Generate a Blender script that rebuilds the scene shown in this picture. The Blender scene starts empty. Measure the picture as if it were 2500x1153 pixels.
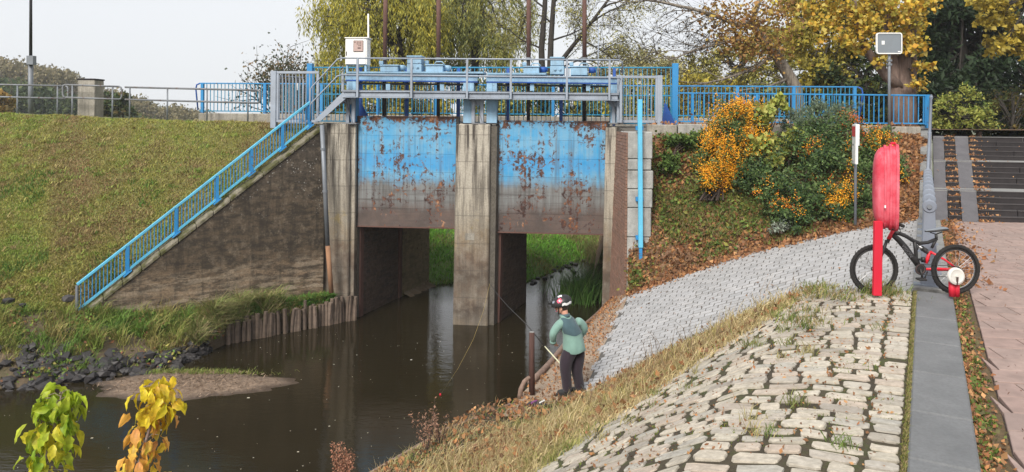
import bpy, bmesh, math, random
import numpy as np
from mathutils import Vector, Matrix
RND = random.Random(7)
NR = np.random.default_rng(11)
sc = bpy.context.scene
COL = sc.collection

# ------------------------------------------------------------------ camera, sky, sun, exposure
FPX, PCX, PCY, ROLL, EYE = 1805.0, 1250.0, 297.0, 0.008, 5.6
cam = bpy.data.cameras.new('camera'); camo = bpy.data.objects.new('camera', cam); COL.objects.link(camo)
cam.sensor_fit = 'HORIZONTAL'; cam.sensor_width = 36.0; cam.lens = FPX / 2500.0 * 36.0
cam.shift_y = -(576.5 - PCY) / 2500.0
cam.clip_start = 0.05; cam.clip_end = 2000.0
camo.location = (0, 0, EYE); camo.rotation_euler = (math.pi / 2, -ROLL, 0)
sc.camera = camo

SUN_EL, SUN_AZ = math.radians(40), math.radians(205)   # azimuth clockwise from +Y: behind the camera, to its left
world = bpy.data.worlds.new('World'); sc.world = world; world.use_nodes = True
wn = world.node_tree; wn.nodes.clear()
sky = wn.nodes.new('ShaderNodeTexSky'); sky.sky_type = 'NISHITA'; sky.sun_disc = False
sky.sun_elevation = SUN_EL; sky.sun_rotation = SUN_AZ; sky.air_density = 1.0; sky.dust_density = 4.0
bg1 = wn.nodes.new('ShaderNodeBackground'); bg1.inputs['Strength'].default_value = 0.10
wn.links.new(sky.outputs[0], bg1.inputs['Color'])
tcw = wn.nodes.new('ShaderNodeTexCoord'); nzw = wn.nodes.new('ShaderNodeTexNoise')
nzw.inputs['Scale'].default_value = 1.6; nzw.inputs['Detail'].default_value = 4
wn.links.new(tcw.outputs['Generated'], nzw.inputs['Vector'])
crw = wn.nodes.new('ShaderNodeValToRGB'); crw.color_ramp.elements[0].color = (0.83, 0.855, 0.895, 1); crw.color_ramp.elements[1].color = (0.965, 0.975, 0.995, 1)
wn.links.new(nzw.outputs['Fac'], crw.inputs['Fac'])
bg2 = wn.nodes.new('ShaderNodeBackground'); bg2.inputs['Strength'].default_value = 0.76
wn.links.new(crw.outputs[0], bg2.inputs['Color'])
mxw = wn.nodes.new('ShaderNodeMixShader'); mxw.inputs[0].default_value = 0.9
wn.links.new(bg1.outputs[0], mxw.inputs[1]); wn.links.new(bg2.outputs[0], mxw.inputs[2])
wo = wn.nodes.new('ShaderNodeOutputWorld'); wn.links.new(mxw.outputs[0], wo.inputs['Surface'])

sl = bpy.data.lights.new('sun', 'SUN'); sl.energy = 3.0; sl.angle = math.radians(22); sl.color = (1.0, 0.945, 0.86)
slo = bpy.data.objects.new('sun', sl); COL.objects.link(slo)
sd = Vector((math.sin(SUN_AZ) * math.cos(SUN_EL), math.cos(SUN_AZ) * math.cos(SUN_EL), math.sin(SUN_EL)))
slo.rotation_euler = sd.to_track_quat('Z', 'Y').to_euler(); slo.location = sd * 60

sc.view_settings.view_transform = 'Standard'; sc.view_settings.look = 'None'
sc.view_settings.exposure = 0.5; sc.view_settings.gamma = 1.0; sc.view_settings.use_curve_mapping = False
sc.cycles.max_bounces = 6; sc.cycles.transparent_max_bounces = 8; sc.cycles.volume_bounces = 1
sc.cycles.caustics_reflective = False; sc.cycles.caustics_refractive = False

HAZE = 0.0006
# ------------------------------------------------------------------ measuring helpers (photo point + real distance -> place)
def P(px, py, d):
    a, b = px - PCX, py - PCY
    X = a * math.cos(ROLL) + b * math.sin(ROLL); Y = -a * math.sin(ROLL) + b * math.cos(ROLL)
    return Vector((X / FPX * d, d, EYE - Y / FPX * d))
def PZ(px, py, z):
    p = P(px, py, 1.0); k = (EYE - z) / (EYE - p.z)
    return P(px, py, k)
DA = math.radians(6)                       # the weir stands 6 degrees off square
DU = Vector((math.cos(DA), -math.sin(DA), 0)); DV = Vector((math.sin(DA), math.cos(DA), 0))
D0 = PZ(1160, 795, 0.0)
def D(u, v, z): return Vector((D0.x, D0.y, 0)) + DU * u + DV * v + Vector((0, 0, z))
def DP(px, py, v):                         # photo point on the weir plane v -> (u, z)
    p = P(px, py, 1.0) - Vector((0, 0, EYE)); n = DV
    k = (Vector((D0.x, D0.y, 0)).dot(n) + v) / p.dot(n)
    w = p * k
    return ((w - Vector((D0.x, D0.y, 0))).dot(DU), w.z + EYE)
QD = Vector((0.488, 0.873, 0)).normalized(); QN = Vector((QD.y, -QD.x, 0)); Q0 = Vector((2.26, 4.2, 0))
def Q(s, t, z=0.0): return Q0 + QD * t - QN * s + Vector((0, 0, z))   # s: metres left of the quay edge, t: along it
def QI(x, y):
    w = Vector((x, y, 0)) - Q0
    return -w.dot(QN), w.dot(QD)
def lerp(a, b, t): return a + (b - a) * t

# ------------------------------------------------------------------ materials
MATS = {}
class NB:
    def __init__(s, name):
        s.m = bpy.data.materials.new(name); s.m.use_nodes = True; s.t = s.m.node_tree; s.b = s.t.nodes['Principled BSDF']
        MATS[name] = s.m
    def n(s, typ, ins=None, **pr):
        x = s.t.nodes.new(typ)
        for k, v in pr.items(): setattr(x, k, v)
        for k, v in (ins or {}).items(): s.put(x.inputs[k], v)
        return x
    def put(s, sock, v):
        if isinstance(v, bpy.types.NodeSocket): s.t.links.new(v, sock)
        else:
            if isinstance(v, tuple) and len(v) == 3 and sock.type == 'RGBA': v = v + (1,)
            sock.default_value = v
    def pos(s, sx=1, sy=1, sz=1):
        g = s.n('ShaderNodeNewGeometry')
        m = s.n('ShaderNodeMapping', {'Vector': g.outputs['Position']}); m.inputs['Scale'].default_value = (sx, sy, sz)
        return m.outputs[0]
    def obj(s, sx=1, sy=1, sz=1):
        g = s.n('ShaderNodeTexCoord')
        m = s.n('ShaderNodeMapping', {'Vector': g.outputs['Object']}); m.inputs['Scale'].default_value = (sx, sy, sz)
        return m.outputs[0]
    def noise(s, vec, scale, detail=5, rough=0.6, dist=0.0):
        return s.n('ShaderNodeTexNoise', {'Vector': vec, 'Scale': scale, 'Detail': detail, 'Roughness': rough, 'Distortion': dist}).outputs['Fac']
    def ramp(s, fac, stops, interp='LINEAR'):
        r = s.n('ShaderNodeValToRGB', {'Fac': fac}); cr = r.color_ramp; cr.interpolation = interp
        while len(cr.elements) < len(stops): cr.elements.new(0.5)
        for e, (p, c) in zip(cr.elements, stops):
            e.position = p; e.color = (c, c, c, 1) if not isinstance(c, tuple) else c + (1,)
        return r.outputs[0]
    def mix(s, f, a, b, mode='MIX'):
        return s.n('ShaderNodeMixRGB', {'Fac': f, 'Color1': a, 'Color2': b}, blend_type=mode).outputs[0]
    def math(s, op, a, b=0.0, c=None, clamp=False):
        ins = {0: a, 1: b}
        if c is not None: ins[2] = c
        return s.n('ShaderNodeMath', ins, operation=op, use_clamp=clamp).outputs[0]
    def sepz(s):
        g = s.n('ShaderNodeNewGeometry'); return s.n('ShaderNodeSeparateXYZ', {0: g.outputs['Position']}).outputs
    def rnd(s):
        a = s.n('ShaderNodeObjectInfo').outputs['Random']; b = s.n('ShaderNodeNewGeometry').outputs['Random Per Island']
        return s.math('FRACT', s.math('ADD', a, b))
    def maprange(s, v, a, b, c=0.0, d=1.0):
        return s.n('ShaderNodeMapRange', {0: v, 1: a, 2: b, 3: c, 4: d}).outputs[0]
    def bump(s, h, strength=0.3, dist=0.02):
        s.put(s.b.inputs['Normal'], s.n('ShaderNodeBump', {'Height': h, 'Strength': strength, 'Distance': dist}).outputs[0])
    def base(s, c, rough=None, metal=None, spec=None):
        s.put(s.b.inputs['Base Color'], c)
        if rough is not None: s.put(s.b.inputs['Roughness'], rough)
        if metal is not None: s.put(s.b.inputs['Metallic'], metal)
        if spec is not None: s.put(s.b.inputs['Specular IOR Level'], spec)
        return s.m
def srgb(r, g, b):
    f = lambda c: (c / 12.92 if c <= 0.04045 else ((c + 0.055) / 1.055) ** 2.4)
    return (f(r / 255), f(g / 255), f(b / 255))
def paint(name, c, rough=0.45, dirt=0.35, metal=0.0, dirtc=(0.09, 0.075, 0.06), rust=0.0):
    b = NB(name); v = b.pos()
    n1 = b.noise(v, 2.3, 6, 0.7); n2 = b.noise(b.pos(9, 9, 1.2), 1.6, 4, 0.6)
    f = b.math('MULTIPLY', b.ramp(n1, [(0.42, 0.0), (0.72, 1.0)]), dirt)
    col = b.mix(f, c, dirtc)
    col = b.mix(b.math('MULTIPLY', b.ramp(n2, [(0.5, 0.0), (0.75, 1.0)]), dirt * 0.8), col, dirtc)
    if rust:
        n3 = b.noise(v, 7.0, 7, 0.7)
        col = b.mix(b.ramp(n3, [(0.66 - rust * .12, 0.0), (0.68 - rust * .12, 1.0)]), col, (0.10, 0.035, 0.014))
    col = b.mix(b.ramp(b.noise(v, 0.9, 2), [(0.3, 0.0), (0.7, 0.25)]), col, (min(c[0]*1.5+.03,1), min(c[1]*1.4+.03,1), min(c[2]*1.3+.03,1)))
    b.bump(n1, 0.12, 0.004)
    return b.base(col, b.ramp(n1, [(0.3, rough), (0.75, min(rough + 0.3, 1.0))]), metal)

paint('blue_rail', srgb(36, 128, 186), 0.4, 0.18, rust=0.4)
paint('blue_cap', srgb(88, 180, 216), 0.45, 0.3)
paint('blue_deep', srgb(18, 78, 160), 0.4, 0.25)
paint('blue_teal', srgb(10, 125, 165), 0.4, 0.3, rust=0.4)
paint('blue_pale', srgb(140, 178, 206), 0.5, 0.4, rust=0.2)
paint('grey_steel', srgb(146, 156, 170), 0.45, 0.3, 0.15)
paint('galvanised', srgb(120, 126, 134), 0.45, 0.35, 0.3)
paint('rail_dull', srgb(118, 122, 128), 0.5, 0.4, 0.2, rust=0.6)
paint('pipe_rust', srgb(150, 112, 84), 0.8, 0.5, dirtc=(0.10, 0.06, 0.04))
paint('rust_pole', srgb(98, 70, 62), 0.8, 0.5, dirtc=(0.05, 0.03, 0.025))
paint('white_enamel', srgb(232, 231, 228), 0.5, 0.12, dirtc=(0.35, 0.33, 0.3))
paint('grey_sign', srgb(118, 126, 134), 0.5, 0.12)
paint('red_paint', srgb(196, 18, 48), 0.45, 0.08, dirtc=(0.4, 0.12, 0.12)); paint('red_faded', srgb(192, 36, 62), 0.6, 0.85, dirtc=srgb(222, 132, 146))
paint('black_metal', (0.012, 0.012, 0.013), 0.4, 0.2, dirtc=(0.06, 0.055, 0.05))
paint('rubber', (0.012, 0.011, 0.011), 0.85, 0.3, dirtc=(0.05, 0.045, 0.04))
paint('bike_red', srgb(214, 34, 52), 0.3, 0.05)
paint('chrome', (0.55, 0.55, 0.56), 0.3, 0.1, 0.9)
paint('quay_rail', srgb(126, 134, 148), 0.5, 0.2, 0.2)
paint('panel_pink', srgb(176, 152, 146), 0.5, 0.1)
paint('dark_button', srgb(80, 62, 60), 0.5, 0.1)
paint('ring_white', srgb(205, 203, 198), 0.5, 0.25, dirtc=(0.25, 0.22, 0.2))
paint('text_grey', srgb(95, 95, 98), 0.5, 0.05)

def concrete(name, c1, c2, dark=(0.05, 0.045, 0.04), streak=0.5, scale=1.0, top=None):
    b = NB(name); v = b.pos()
    n1 = b.noise(v, 1.7 * scale, 7, 0.65); n2 = b.noise(v, 24 * scale, 4, 0.7); st = b.noise(b.pos(4.5, 4.5, 0.35), 1.3, 6, 0.65)
    col = b.mix(b.ramp(n1, [(0.35, 0.0), (0.68, 1.0)]), c1, c2)
    col = b.mix(b.math('MULTIPLY', b.ramp(st, [(0.5, 0.0), (0.68, 1.0)]), streak), col, dark)
    col = b.mix(b.ramp(n2, [(0.35, 0.35), (0.6, 0.0)]), col, dark)
    b.bump(n2, 0.35, 0.01)
    return b, b.base(col, 0.9)
concrete('concrete', (0.40, 0.37, 0.32), (0.27, 0.25, 0.21))
concrete('concrete_grey', (0.30, 0.30, 0.29), (0.20, 0.20, 0.195), streak=0.25)
concrete('coping_stone', (0.175, 0.18, 0.185), (0.125, 0.13, 0.135), dark=(0.09, 0.09, 0.09), streak=0.15, scale=1.6)
concrete('stair_dark', (0.035, 0.029, 0.03), (0.022, 0.018, 0.019), dark=(0.012, 0.011, 0.012), streak=0.4, scale=2)
concrete('stair_nose', (0.075, 0.066, 0.066), (0.05, 0.044, 0.045), dark=(0.03, 0.03, 0.03), streak=0.3, scale=2)
concrete('stair_ramp', (0.125, 0.12, 0.13), (0.09, 0.086, 0.094), dark=(0.05, 0.05, 0.05), streak=0.2, scale=2)
concrete('rough_block', (0.46, 0.455, 0.43), (0.27, 0.265, 0.25), dark=(0.07, 0.065, 0.06), streak=0.25, scale=2.4)

# pier concrete: pale, dark run-off from the top, brown tide stains low down, ochre lichen half way
b = NB('pier_concrete'); v = b.pos(); z = b.sepz()[2]
n1 = b.noise(v, 1.6, 8, 0.65); n2 = b.noise(v, 26, 4, 0.7); st = b.noise(b.pos(5, 5, 0.28), 1.25, 7, 0.7)
zz = b.math('ADD', z, b.math('MULTIPLY', b.math('SUBTRACT', n1, 0.5), 1.6))
low = b.ramp(b.maprange(zz, 0.0, 4.6), [(0.0, (0.21, 0.17, 0.125)), (0.08, (0.075, 0.055, 0.042)), (0.17, (0.17, 0.125, 0.09)), (0.27, (0.10, 0.075, 0.055)), (0.40, (0.17, 0.12, 0.085)), (0.52, (0.27, 0.21, 0.14)), (0.66, (0.42, 0.375, 0.30)), (0.9, (0.47, 0.43, 0.36))])
col = b.mix(b.ramp(b.noise(v, 3.2, 5), [(0.4, 0.0), (0.7, 0.55)]), low, (0.34, 0.31, 0.26))
run = b.math('MULTIPLY', b.ramp(st, [(0.44, 0.0), (0.57, 1.0)]), b.maprange(zz, 2.4, 5.0, 0.4, 1.0))
col = b.mix(run, col, (0.055, 0.045, 0.038))
lich = b.math('MULTIPLY', b.ramp(b.noise(v, 2.6, 6, 0.7), [(0.58, 0.0), (0.66, 0.8)]), b.ramp(b.maprange(z, 1.8, 3.4), [(0.0, 0.0), (0.4, 1.0), (1.0, 0.0)]))
col = b.mix(lich, col, (0.33, 0.24, 0.05))
band = b.n('ShaderNodeTexWave', {'Vector': b.pos(0, 0, 1), 'Scale': 0.42, 'Distortion': 0.6, 'Detail': 2}, bands_direction='Z').outputs['Fac']
col = b.mix(b.ramp(band, [(0.0, 0.45), (0.006, 0.0)]), col, (0.08, 0.07, 0.06))
col = b.mix(b.ramp(n2, [(0.36, 0.3), (0.6, 0.0)]), col, (0.06, 0.05, 0.04))
b.bump(b.math('ADD', n2, n1), 0.4, 0.015); b.base(col, 0.92)

# wing wall: dark, algae above, pale lime bands below, white lichen dots near the top
b = NB('wing_concrete'); v = b.pos(); z = b.sepz()[2]
n1 = b.noise(v, 1.1, 8, 0.7); n2 = b.noise(v, 22, 5, 0.75); n3 = b.noise(b.pos(1.2, 1.2, 4.0), 1.5, 7, 0.75); st = b.noise(b.pos(3.2, 3.2, 0.3), 1.2, 6, 0.7)
zz = b.math('ADD', z, b.math('MULTIPLY', b.math('SUBTRACT', n1, 0.5), 1.5))
col = b.ramp(b.maprange(zz, 0.3, 5.2), [(0.0, (0.25, 0.175, 0.11)), (0.10, (0.22, 0.15, 0.095)), (0.22, (0.28, 0.20, 0.13)), (0.30, (0.16, 0.112, 0.07)), (0.40, (0.10, 0.073, 0.047)), (0.62, (0.13, 0.095, 0.062)), (0.8, (0.10, 0.078, 0.058)), (1.0, (0.06, 0.05, 0.042))])
col = b.mix(b.ramp(n3, [(0.42, 0.0), (0.56, 0.85)]), col, (0.035, 0.028, 0.021))
col = b.mix(b.math('MULTIPLY', b.ramp(b.noise(v, 5.0, 7, .75), [(0.5, 0.0), (0.66, 1.0)]), .6), col, (0.24, 0.19, 0.135))
col = b.mix(b.math('MULTIPLY', b.ramp(st, [(0.5, 0.0), (0.62, 1.0)]), 0.6), col, (0.026, 0.021, 0.016))
tilt = b.math('ADD', z, b.math('MULTIPLY', b.sepz()[0], -0.07))
lime = b.math('MULTIPLY', b.ramp(b.noise(b.pos(1.3, 1.3, 7), 1.3, 6, 0.7), [(0.48, 0.0), (0.56, 1.0)]), b.ramp(b.maprange(tilt, 1.15, 2.35), [(0.0, 0.0), (0.25, 0.9), (0.55, 0.25), (0.8, 0.55), (1.0, 0.0)]))
col = b.mix(lime, col, (0.42, 0.34, 0.25))
dots = b.n('ShaderNodeTexVoronoi', {'Vector': v, 'Scale': 13.0}).outputs['Distance']
dm = b.math('MULTIPLY', b.ramp(dots, [(0.16, 1.0), (0.24, 0.0)]), b.math('MULTIPLY', b.ramp(b.noise(v, 2.2, 5, .7), [(0.47, 0.0), (0.56, 1.0)]), b.maprange(z, 2.7, 4.0)))
col = b.mix(dm, col, (0.42, 0.40, 0.36))
col = b.mix(b.ramp(n2, [(0.38, 0.45), (0.6, 0.0)]), col, (0.03, 0.025, 0.02))
b.bump(b.math('ADD', n2, n3), 0.5, 0.02); b.base(col, 0.95)

# moss-topped coping of the wing wall
b = NB('mossy_concrete'); v = b.pos()
col = b.mix(b.ramp(b.noise(v, 2.5, 8, 0.75), [(0.45, 0.0), (0.55, 1.0)]), (0.27, 0.24, 0.18), (0.085, 0.085, 0.022))
col = b.mix(b.ramp(b.noise(v, 20, 4, 0.7), [(0.4, 0.6), (0.6, 0.0)]), col, (0.05, 0.045, 0.03))
b.bump(b.noise(v, 14, 6, 0.8), 0.6, 0.03); b.base(col, 0.95)

# the two lift gates: blue paint peeling to rust, grey water wear, brown foot
b = NB('gate_paint'); v = b.pos(); z = b.sepz()[2]
n1 = b.noise(v, 1.4, 7, 0.65); fine = b.noise(v, 7.5, 9, 0.72, 0.6); big = b.noise(v, 1.15, 3, 0.5); st = b.noise(b.pos(6, 6, 0.35), 1.25, 6, 0.65)
zz = b.math('ADD', z, b.math('ADD', b.math('MULTIPLY', b.math('SUBTRACT', n1, 0.5), 0.3), b.math('MULTIPLY', b.math('SUBTRACT', b.noise(b.pos(3.5, 3.5, .5), 1.5, 6, .7), 0.5), 0.7)))
blue = b.mix(b.ramp(b.noise(b.pos(1, 1, 2.5), 1.6, 5), [(0.35, 0.0), (0.65, 1.0)]), srgb(104, 162, 196), srgb(58, 148, 198))
blue = b.mix(b.math('MULTIPLY', b.ramp(st, [(0.44, 0.0), (0.62, 1.0)]), 0.75), blue, srgb(122, 158, 180))
bandz = b.ramp(b.maprange(zz, 4.15, 4.75), [(0.0, 0.0), (0.3, 1.0), (0.7, 1.0), (1.0, 0.0)])
blue = b.mix(b.math('MULTIPLY', bandz, 0.55), blue, srgb(30, 138, 200))
grey = b.mix(b.ramp(st, [(0.4, 0.0), (0.65, 1.0)]), srgb(122, 124, 124), srgb(86, 84, 82))
brown = b.mix(b.ramp(n1, [(0.35, 0.0), (0.65, 1.0)]), srgb(100, 84, 77), srgb(74, 65, 61))
col = b.mix(b.ramp(b.maprange(zz, 3.75, 4.1), [(0.0, 0.0), (1.0, 1.0)]), grey, blue)
col = b.mix(b.ramp(b.maprange(zz, 3.05, 3.4), [(0.0, 0.0), (1.0, 1.0)]), brown, col)
bb = b.noise(b.pos(0.4, 0.4, 9), 1.4, 4); col = b.mix(b.math('MULTIPLY', b.ramp(bb, [(0.5, 0.0), (0.7, 1.0)]), b.maprange(z, 4.3, 3.6, 0.0, 0.7)), col, (0.055, 0.045, 0.04))
run2 = b.math('MULTIPLY', b.ramp(b.noise(b.pos(9, 9, .22), 1.3, 5, .6), [(0.52, 0.0), (0.64, 1.0)]), b.ramp(b.maprange(z, 2.7, 5.6), [(0.0, 0.15), (0.4, 0.5), (0.75, 0.45), (1.0, 0.1)]))
col = b.mix(run2, col, (0.085, 0.062, 0.052))
# peeling: more towards the top edge and the sides
amt = b.ramp(b.maprange(z, 3.3, 5.7), [(0.0, -0.3), (0.3, -0.24), (0.45, -0.15), (0.65, -0.09), (0.82, -0.04), (0.93, 0.05), (1.0, 0.14)])
pv = b.math('ADD', b.math('ADD', b.math('MULTIPLY', fine, 0.70), b.math('MULTIPLY', big, 0.34)), amt)
drip = b.math('MULTIPLY', b.math('SUBTRACT', st, 0.5), 0.32); pv = b.math('ADD', pv, drip)
peel = b.ramp(pv, [(0.585, 0.0), (0.60, 1.0)])
rc = b.noise(v, 3.5, 6, 0.7)
rust = b.ramp(rc, [(0.34, (0.03, 0.018, 0.016)), (0.48, (0.075, 0.036, 0.028)), (0.58, (0.20, 0.08, 0.035)), (0.66, (0.42, 0.23, 0.13))])
rim = b.ramp(pv, [(0.55, 0.0), (0.58, 1.0)])
col = b.mix(b.math('MULTIPLY', rim, 0.8), col, (0.12, 0.10, 0.10))
col = b.mix(peel, col, rust)
b.bump(b.math('SUBTRACT', b.noise(v, 6, 4), b.math('MULTIPLY', peel, 0.7)), 0.5, 0.012); b.base(col, b.ramp(pv, [(0.5, 0.5), (0.6, 0.9)]))

def varied(name, stops, rough=0.85, nscale=9, bump=0.4, bdist=0.012, grime=(0.06, 0.055, 0.045), gamt=0.5):
    b = NB(name); v = b.pos(); r = b.rnd()
    c = b.ramp(r, stops); n = b.noise(v, nscale, 6, 0.7)
    c = b.mix(b.math('MULTIPLY', b.ramp(n, [(0.42, 0.0), (0.7, 1.0)]), gamt), c, grime)
    c = b.mix(b.ramp(b.noise(v, nscale * 4, 3), [(0.35, 0.3), (0.6, 0.0)]), c, grime)
    b.bump(n, bump, bdist); return b.base(c, rough)
varied('cobble', [(0.0, (0.46, 0.42, 0.35)), (0.2, (0.57, 0.51, 0.425)), (0.4, (0.41, 0.395, 0.355)), (0.58, (0.51, 0.425, 0.35)), (0.75, (0.33, 0.30, 0.265)), (0.88, (0.48, 0.44, 0.365)), (1.0, (0.60, 0.55, 0.465))], 0.85, 20, 0.5, 0.015, (0.16, 0.135, 0.095), 0.5)
varied('sett', [(0.0, (0.40, 0.40, 0.41)), (0.25, (0.44, 0.44, 0.45)), (0.5, (0.33, 0.33, 0.335)), (0.75, (0.46, 0.455, 0.46)), (1.0, (0.37, 0.37, 0.38))], 0.8, 4, 0.3, 0.01, (0.24, 0.23, 0.22), 0.35)
varied('paver', [(0.0, (0.33, 0.23, 0.20)), (0.5, (0.37, 0.27, 0.235)), (1.0, (0.29, 0.215, 0.19))], 0.85, 7, 0.4, 0.008, (0.15, 0.11, 0.095), 0.6)
varied('brick_dark', [(0.0, (0.10, 0.065, 0.05)), (0.5, (0.14, 0.095, 0.07)), (1.0, (0.075, 0.055, 0.048))], 0.9, 7, 0.5, 0.01, (0.03, 0.026, 0.02), 0.7)
varied('brick_buff', [(0.0, (0.22, 0.17, 0.10)), (0.5, (0.27, 0.21, 0.13)), (1.0, (0.17, 0.13, 0.08))], 0.9, 5, 0.5, 0.01, (0.10, 0.09, 0.035), 0.7)
varied('brick_red', [(0.0, (0.30, 0.16, 0.115)), (0.5, (0.34, 0.19, 0.14)), (1.0, (0.25, 0.14, 0.105))], 0.9, 5, 0.4, 0.01, (0.14, 0.10, 0.07), 0.7)
varied('piling_wood', [(0.0, (0.20, 0.145, 0.11)), (0.5, (0.145, 0.105, 0.08)), (1.0, (0.25, 0.185, 0.145))], 0.9, 8, 0.6, 0.02, (0.05, 0.04, 0.03), 0.7)
varied('rock', [(0.0, (0.03, 0.027, 0.028)), (0.5, (0.055, 0.049, 0.049)), (1.0, (0.02, 0.018, 0.019))], 0.6, 6, 0.6, 0.03, (0.02, 0.018, 0.018), 0.6)
b = NB('post_wood'); n = b.noise(b.pos(14, 14, 1.2), 1.5, 6, 0.7)
b.bump(n, 0.6, 0.01); b.base(b.mix(b.ramp(n, [(0.35, 0.0), (0.65, 1.0)]), (0.10, 0.045, 0.035), (0.05, 0.026, 0.022)), 0.85)
b = NB('log_wood'); n = b.noise(b.pos(8, 8, 8), 1.5, 6, 0.7)
b.bump(n, 0.5, 0.01); b.base(b.mix(b.ramp(n, [(0.35, 0.0), (0.65, 1.0)]), (0.28, 0.19, 0.15), (0.15, 0.10, 0.075)), 0.85)

def bark(name, c1, c2, sc=3.0):
    b = NB(name); n = b.noise(b.pos(5, 5, 1.0), sc, 7, 0.7)
    b.bump(n, 0.8, 0.04); return b.base(b.mix(b.ramp(n, [(0.35, 0.0), (0.65, 1.0)]), c1, c2), 0.95)
bark('bark_dark', (0.05, 0.042, 0.035), (0.022, 0.018, 0.015))
bark('bark_brown', (0.21, 0.15, 0.125), (0.11, 0.075, 0.062))
bark('bark_grey', (0.30, 0.26, 0.21), (0.085, 0.07, 0.058))
bark('twig', (0.09, 0.065, 0.05), (0.05, 0.035, 0.03))
bark('stem_pale', (0.34, 0.27, 0.24), (0.22, 0.15, 0.13), 6)

def ground(name, stops, scale, bump=0.6, bd=0.04, fine=30):
    b = NB(name); v = b.pos()
    c = b.ramp(b.noise(v, scale, 8, 0.68), stops)
    c = b.mix(b.ramp(b.noise(v, fine, 4, 0.7), [(0.36, 0.5), (0.6, 0.0)]), c, (0.035, 0.028, 0.015))
    b.bump(b.noise(v, fine * 0.4, 6, 0.75), bump, bd); return b.base(c, 0.95)
ground('turf', [(0.3, (0.15, 0.12, 0.05)), (0.45, (0.16, 0.155, 0.045)), (0.55, (0.13, 0.15, 0.035)), (0.68, (0.18, 0.13, 0.065))], 1.1)
ground('lush_turf', [(0.3, (0.055, 0.11, 0.018)), (0.5, (0.085, 0.16, 0.025)), (0.7, (0.14, 0.18, 0.04))], 0.8)
ground('bank_soil', [(0.3, (0.09, 0.065, 0.04)), (0.5, (0.13, 0.095, 0.06)), (0.7, (0.075, 0.07, 0.03))], 1.5)
ground('leafy_soil', [(0.3, (0.14, 0.075, 0.04)), (0.5, (0.20, 0.115, 0.065)), (0.7, (0.10, 0.08, 0.035))], 2.5)
ground('dry_soil', [(0.3, (0.20, 0.145, 0.085)), (0.5, (0.26, 0.20, 0.12)), (0.7, (0.13, 0.10, 0.05))], 2.5)
ground('path_sand', [(0.3, (0.36, 0.265, 0.195)), (0.5, (0.42, 0.32, 0.235)), (0.7, (0.30, 0.20, 0.145))], 1.8, 0.3, 0.02, 45)
ground('joint_moss', [(0.3, (0.04, 0.032, 0.02)), (0.5, (0.065, 0.05, 0.03)), (0.62, (0.06, 0.075, 0.016))], 3.0)
ground('joint_sand', [(0.3, (0.10, 0.095, 0.09)), (0.6, (0.15, 0.14, 0.13))], 3.0)
ground('joint_dark', [(0.3, (0.10, 0.075, 0.06)), (0.6, (0.16, 0.12, 0.10))], 3.0)
ground('mortar', [(0.3, (0.09, 0.08, 0.07)), (0.6, (0.14, 0.125, 0.105))], 3.0)
b = NB('sandbar_silt'); v = b.pos(); z = b.sepz()[2]; n = b.noise(v, 2.2, 8, .7); n2 = b.noise(v, 16, 6, .75)
c = b.ramp(n, [(0.3, (0.21, 0.145, 0.10)), (0.5, (0.31, 0.225, 0.16)), (0.7, (0.17, 0.12, 0.085))]); c = b.mix(b.ramp(n2, [(0.4, 0.7), (0.6, 0.0)]), c, (0.09, 0.06, 0.04))
wet = b.ramp(b.maprange(b.math('ADD', z, b.math('MULTIPLY', b.math('SUBTRACT', n, .5), .06)), 0.0, 0.05), [(0.2, 1.0), (0.8, 0.0)]); c = b.mix(wet, c, (0.085, 0.06, 0.042)); b.bump(n2, 1.0, .04); b.base(c, b.ramp(wet, [(0, .95), (1, .35)]))
ground('far_land', [(0.3, (0.08, 0.10, 0.03)), (0.6, (0.11, 0.12, 0.04))], 0.05)
ground('asphalt', [(0.3, (0.06, 0.06, 0.06)), (0.6, (0.09, 0.09, 0.088))], 1.0)
ground('leaf_strip', [(0.3, (0.17, 0.105, 0.05)), (0.5, (0.12, 0.085, 0.04)), (0.7, (0.22, 0.13, 0.06))], 6.0)

# foliage: colour comes from each leaf's own colour attribute
def leafmat(name, rough=0.6, trans=0.25):
    b = NB(name); a = b.n('ShaderNodeAttribute', attribute_name='Col').outputs['Color']
    b.base(a, rough, spec=0.3)
    tr = b.n('ShaderNodeBsdfTranslucent', {'Color': a}); mx = b.n('ShaderNodeMixShader', {0: trans, 1: b.b.outputs[0], 2: tr.outputs[0]})
    b.t.links.new(mx.outputs[0], b.t.nodes['Material Output'].inputs['Surface']); return b.m
leafmat('leaf'); leafmat('blade', 0.7, 0.15); leafmat('dead_leaf', 0.85, 0.05); leafmat('berry', 0.35, 0.0); leafmat('big_leaf', 0.45, 0.35)

b = NB('water'); v = b.pos(1, 1, 1)
w1 = b.noise(b.pos(1.6, 3.2, 1), 1.3, 3, 0.5); w2 = b.noise(b.pos(3, 9, 1), 2.2, 3, 0.55)
far = b.maprange(b.sepz()[1], 19.0, 26.0)
b.bump(b.math('ADD', w1, b.math('MULTIPLY', w2, b.math('ADD', 0.5, b.math('MULTIPLY', far, 3.0)))), 0.05, 0.10)
b.base(b.ramp(b.noise(v, 0.35, 3), [(0.3, (0.017, 0.0135, 0.007)), (0.7, (0.024, 0.019, 0.0105))]), 0.04, spec=0.5); b.b.inputs['IOR'].default_value = 1.33

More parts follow.
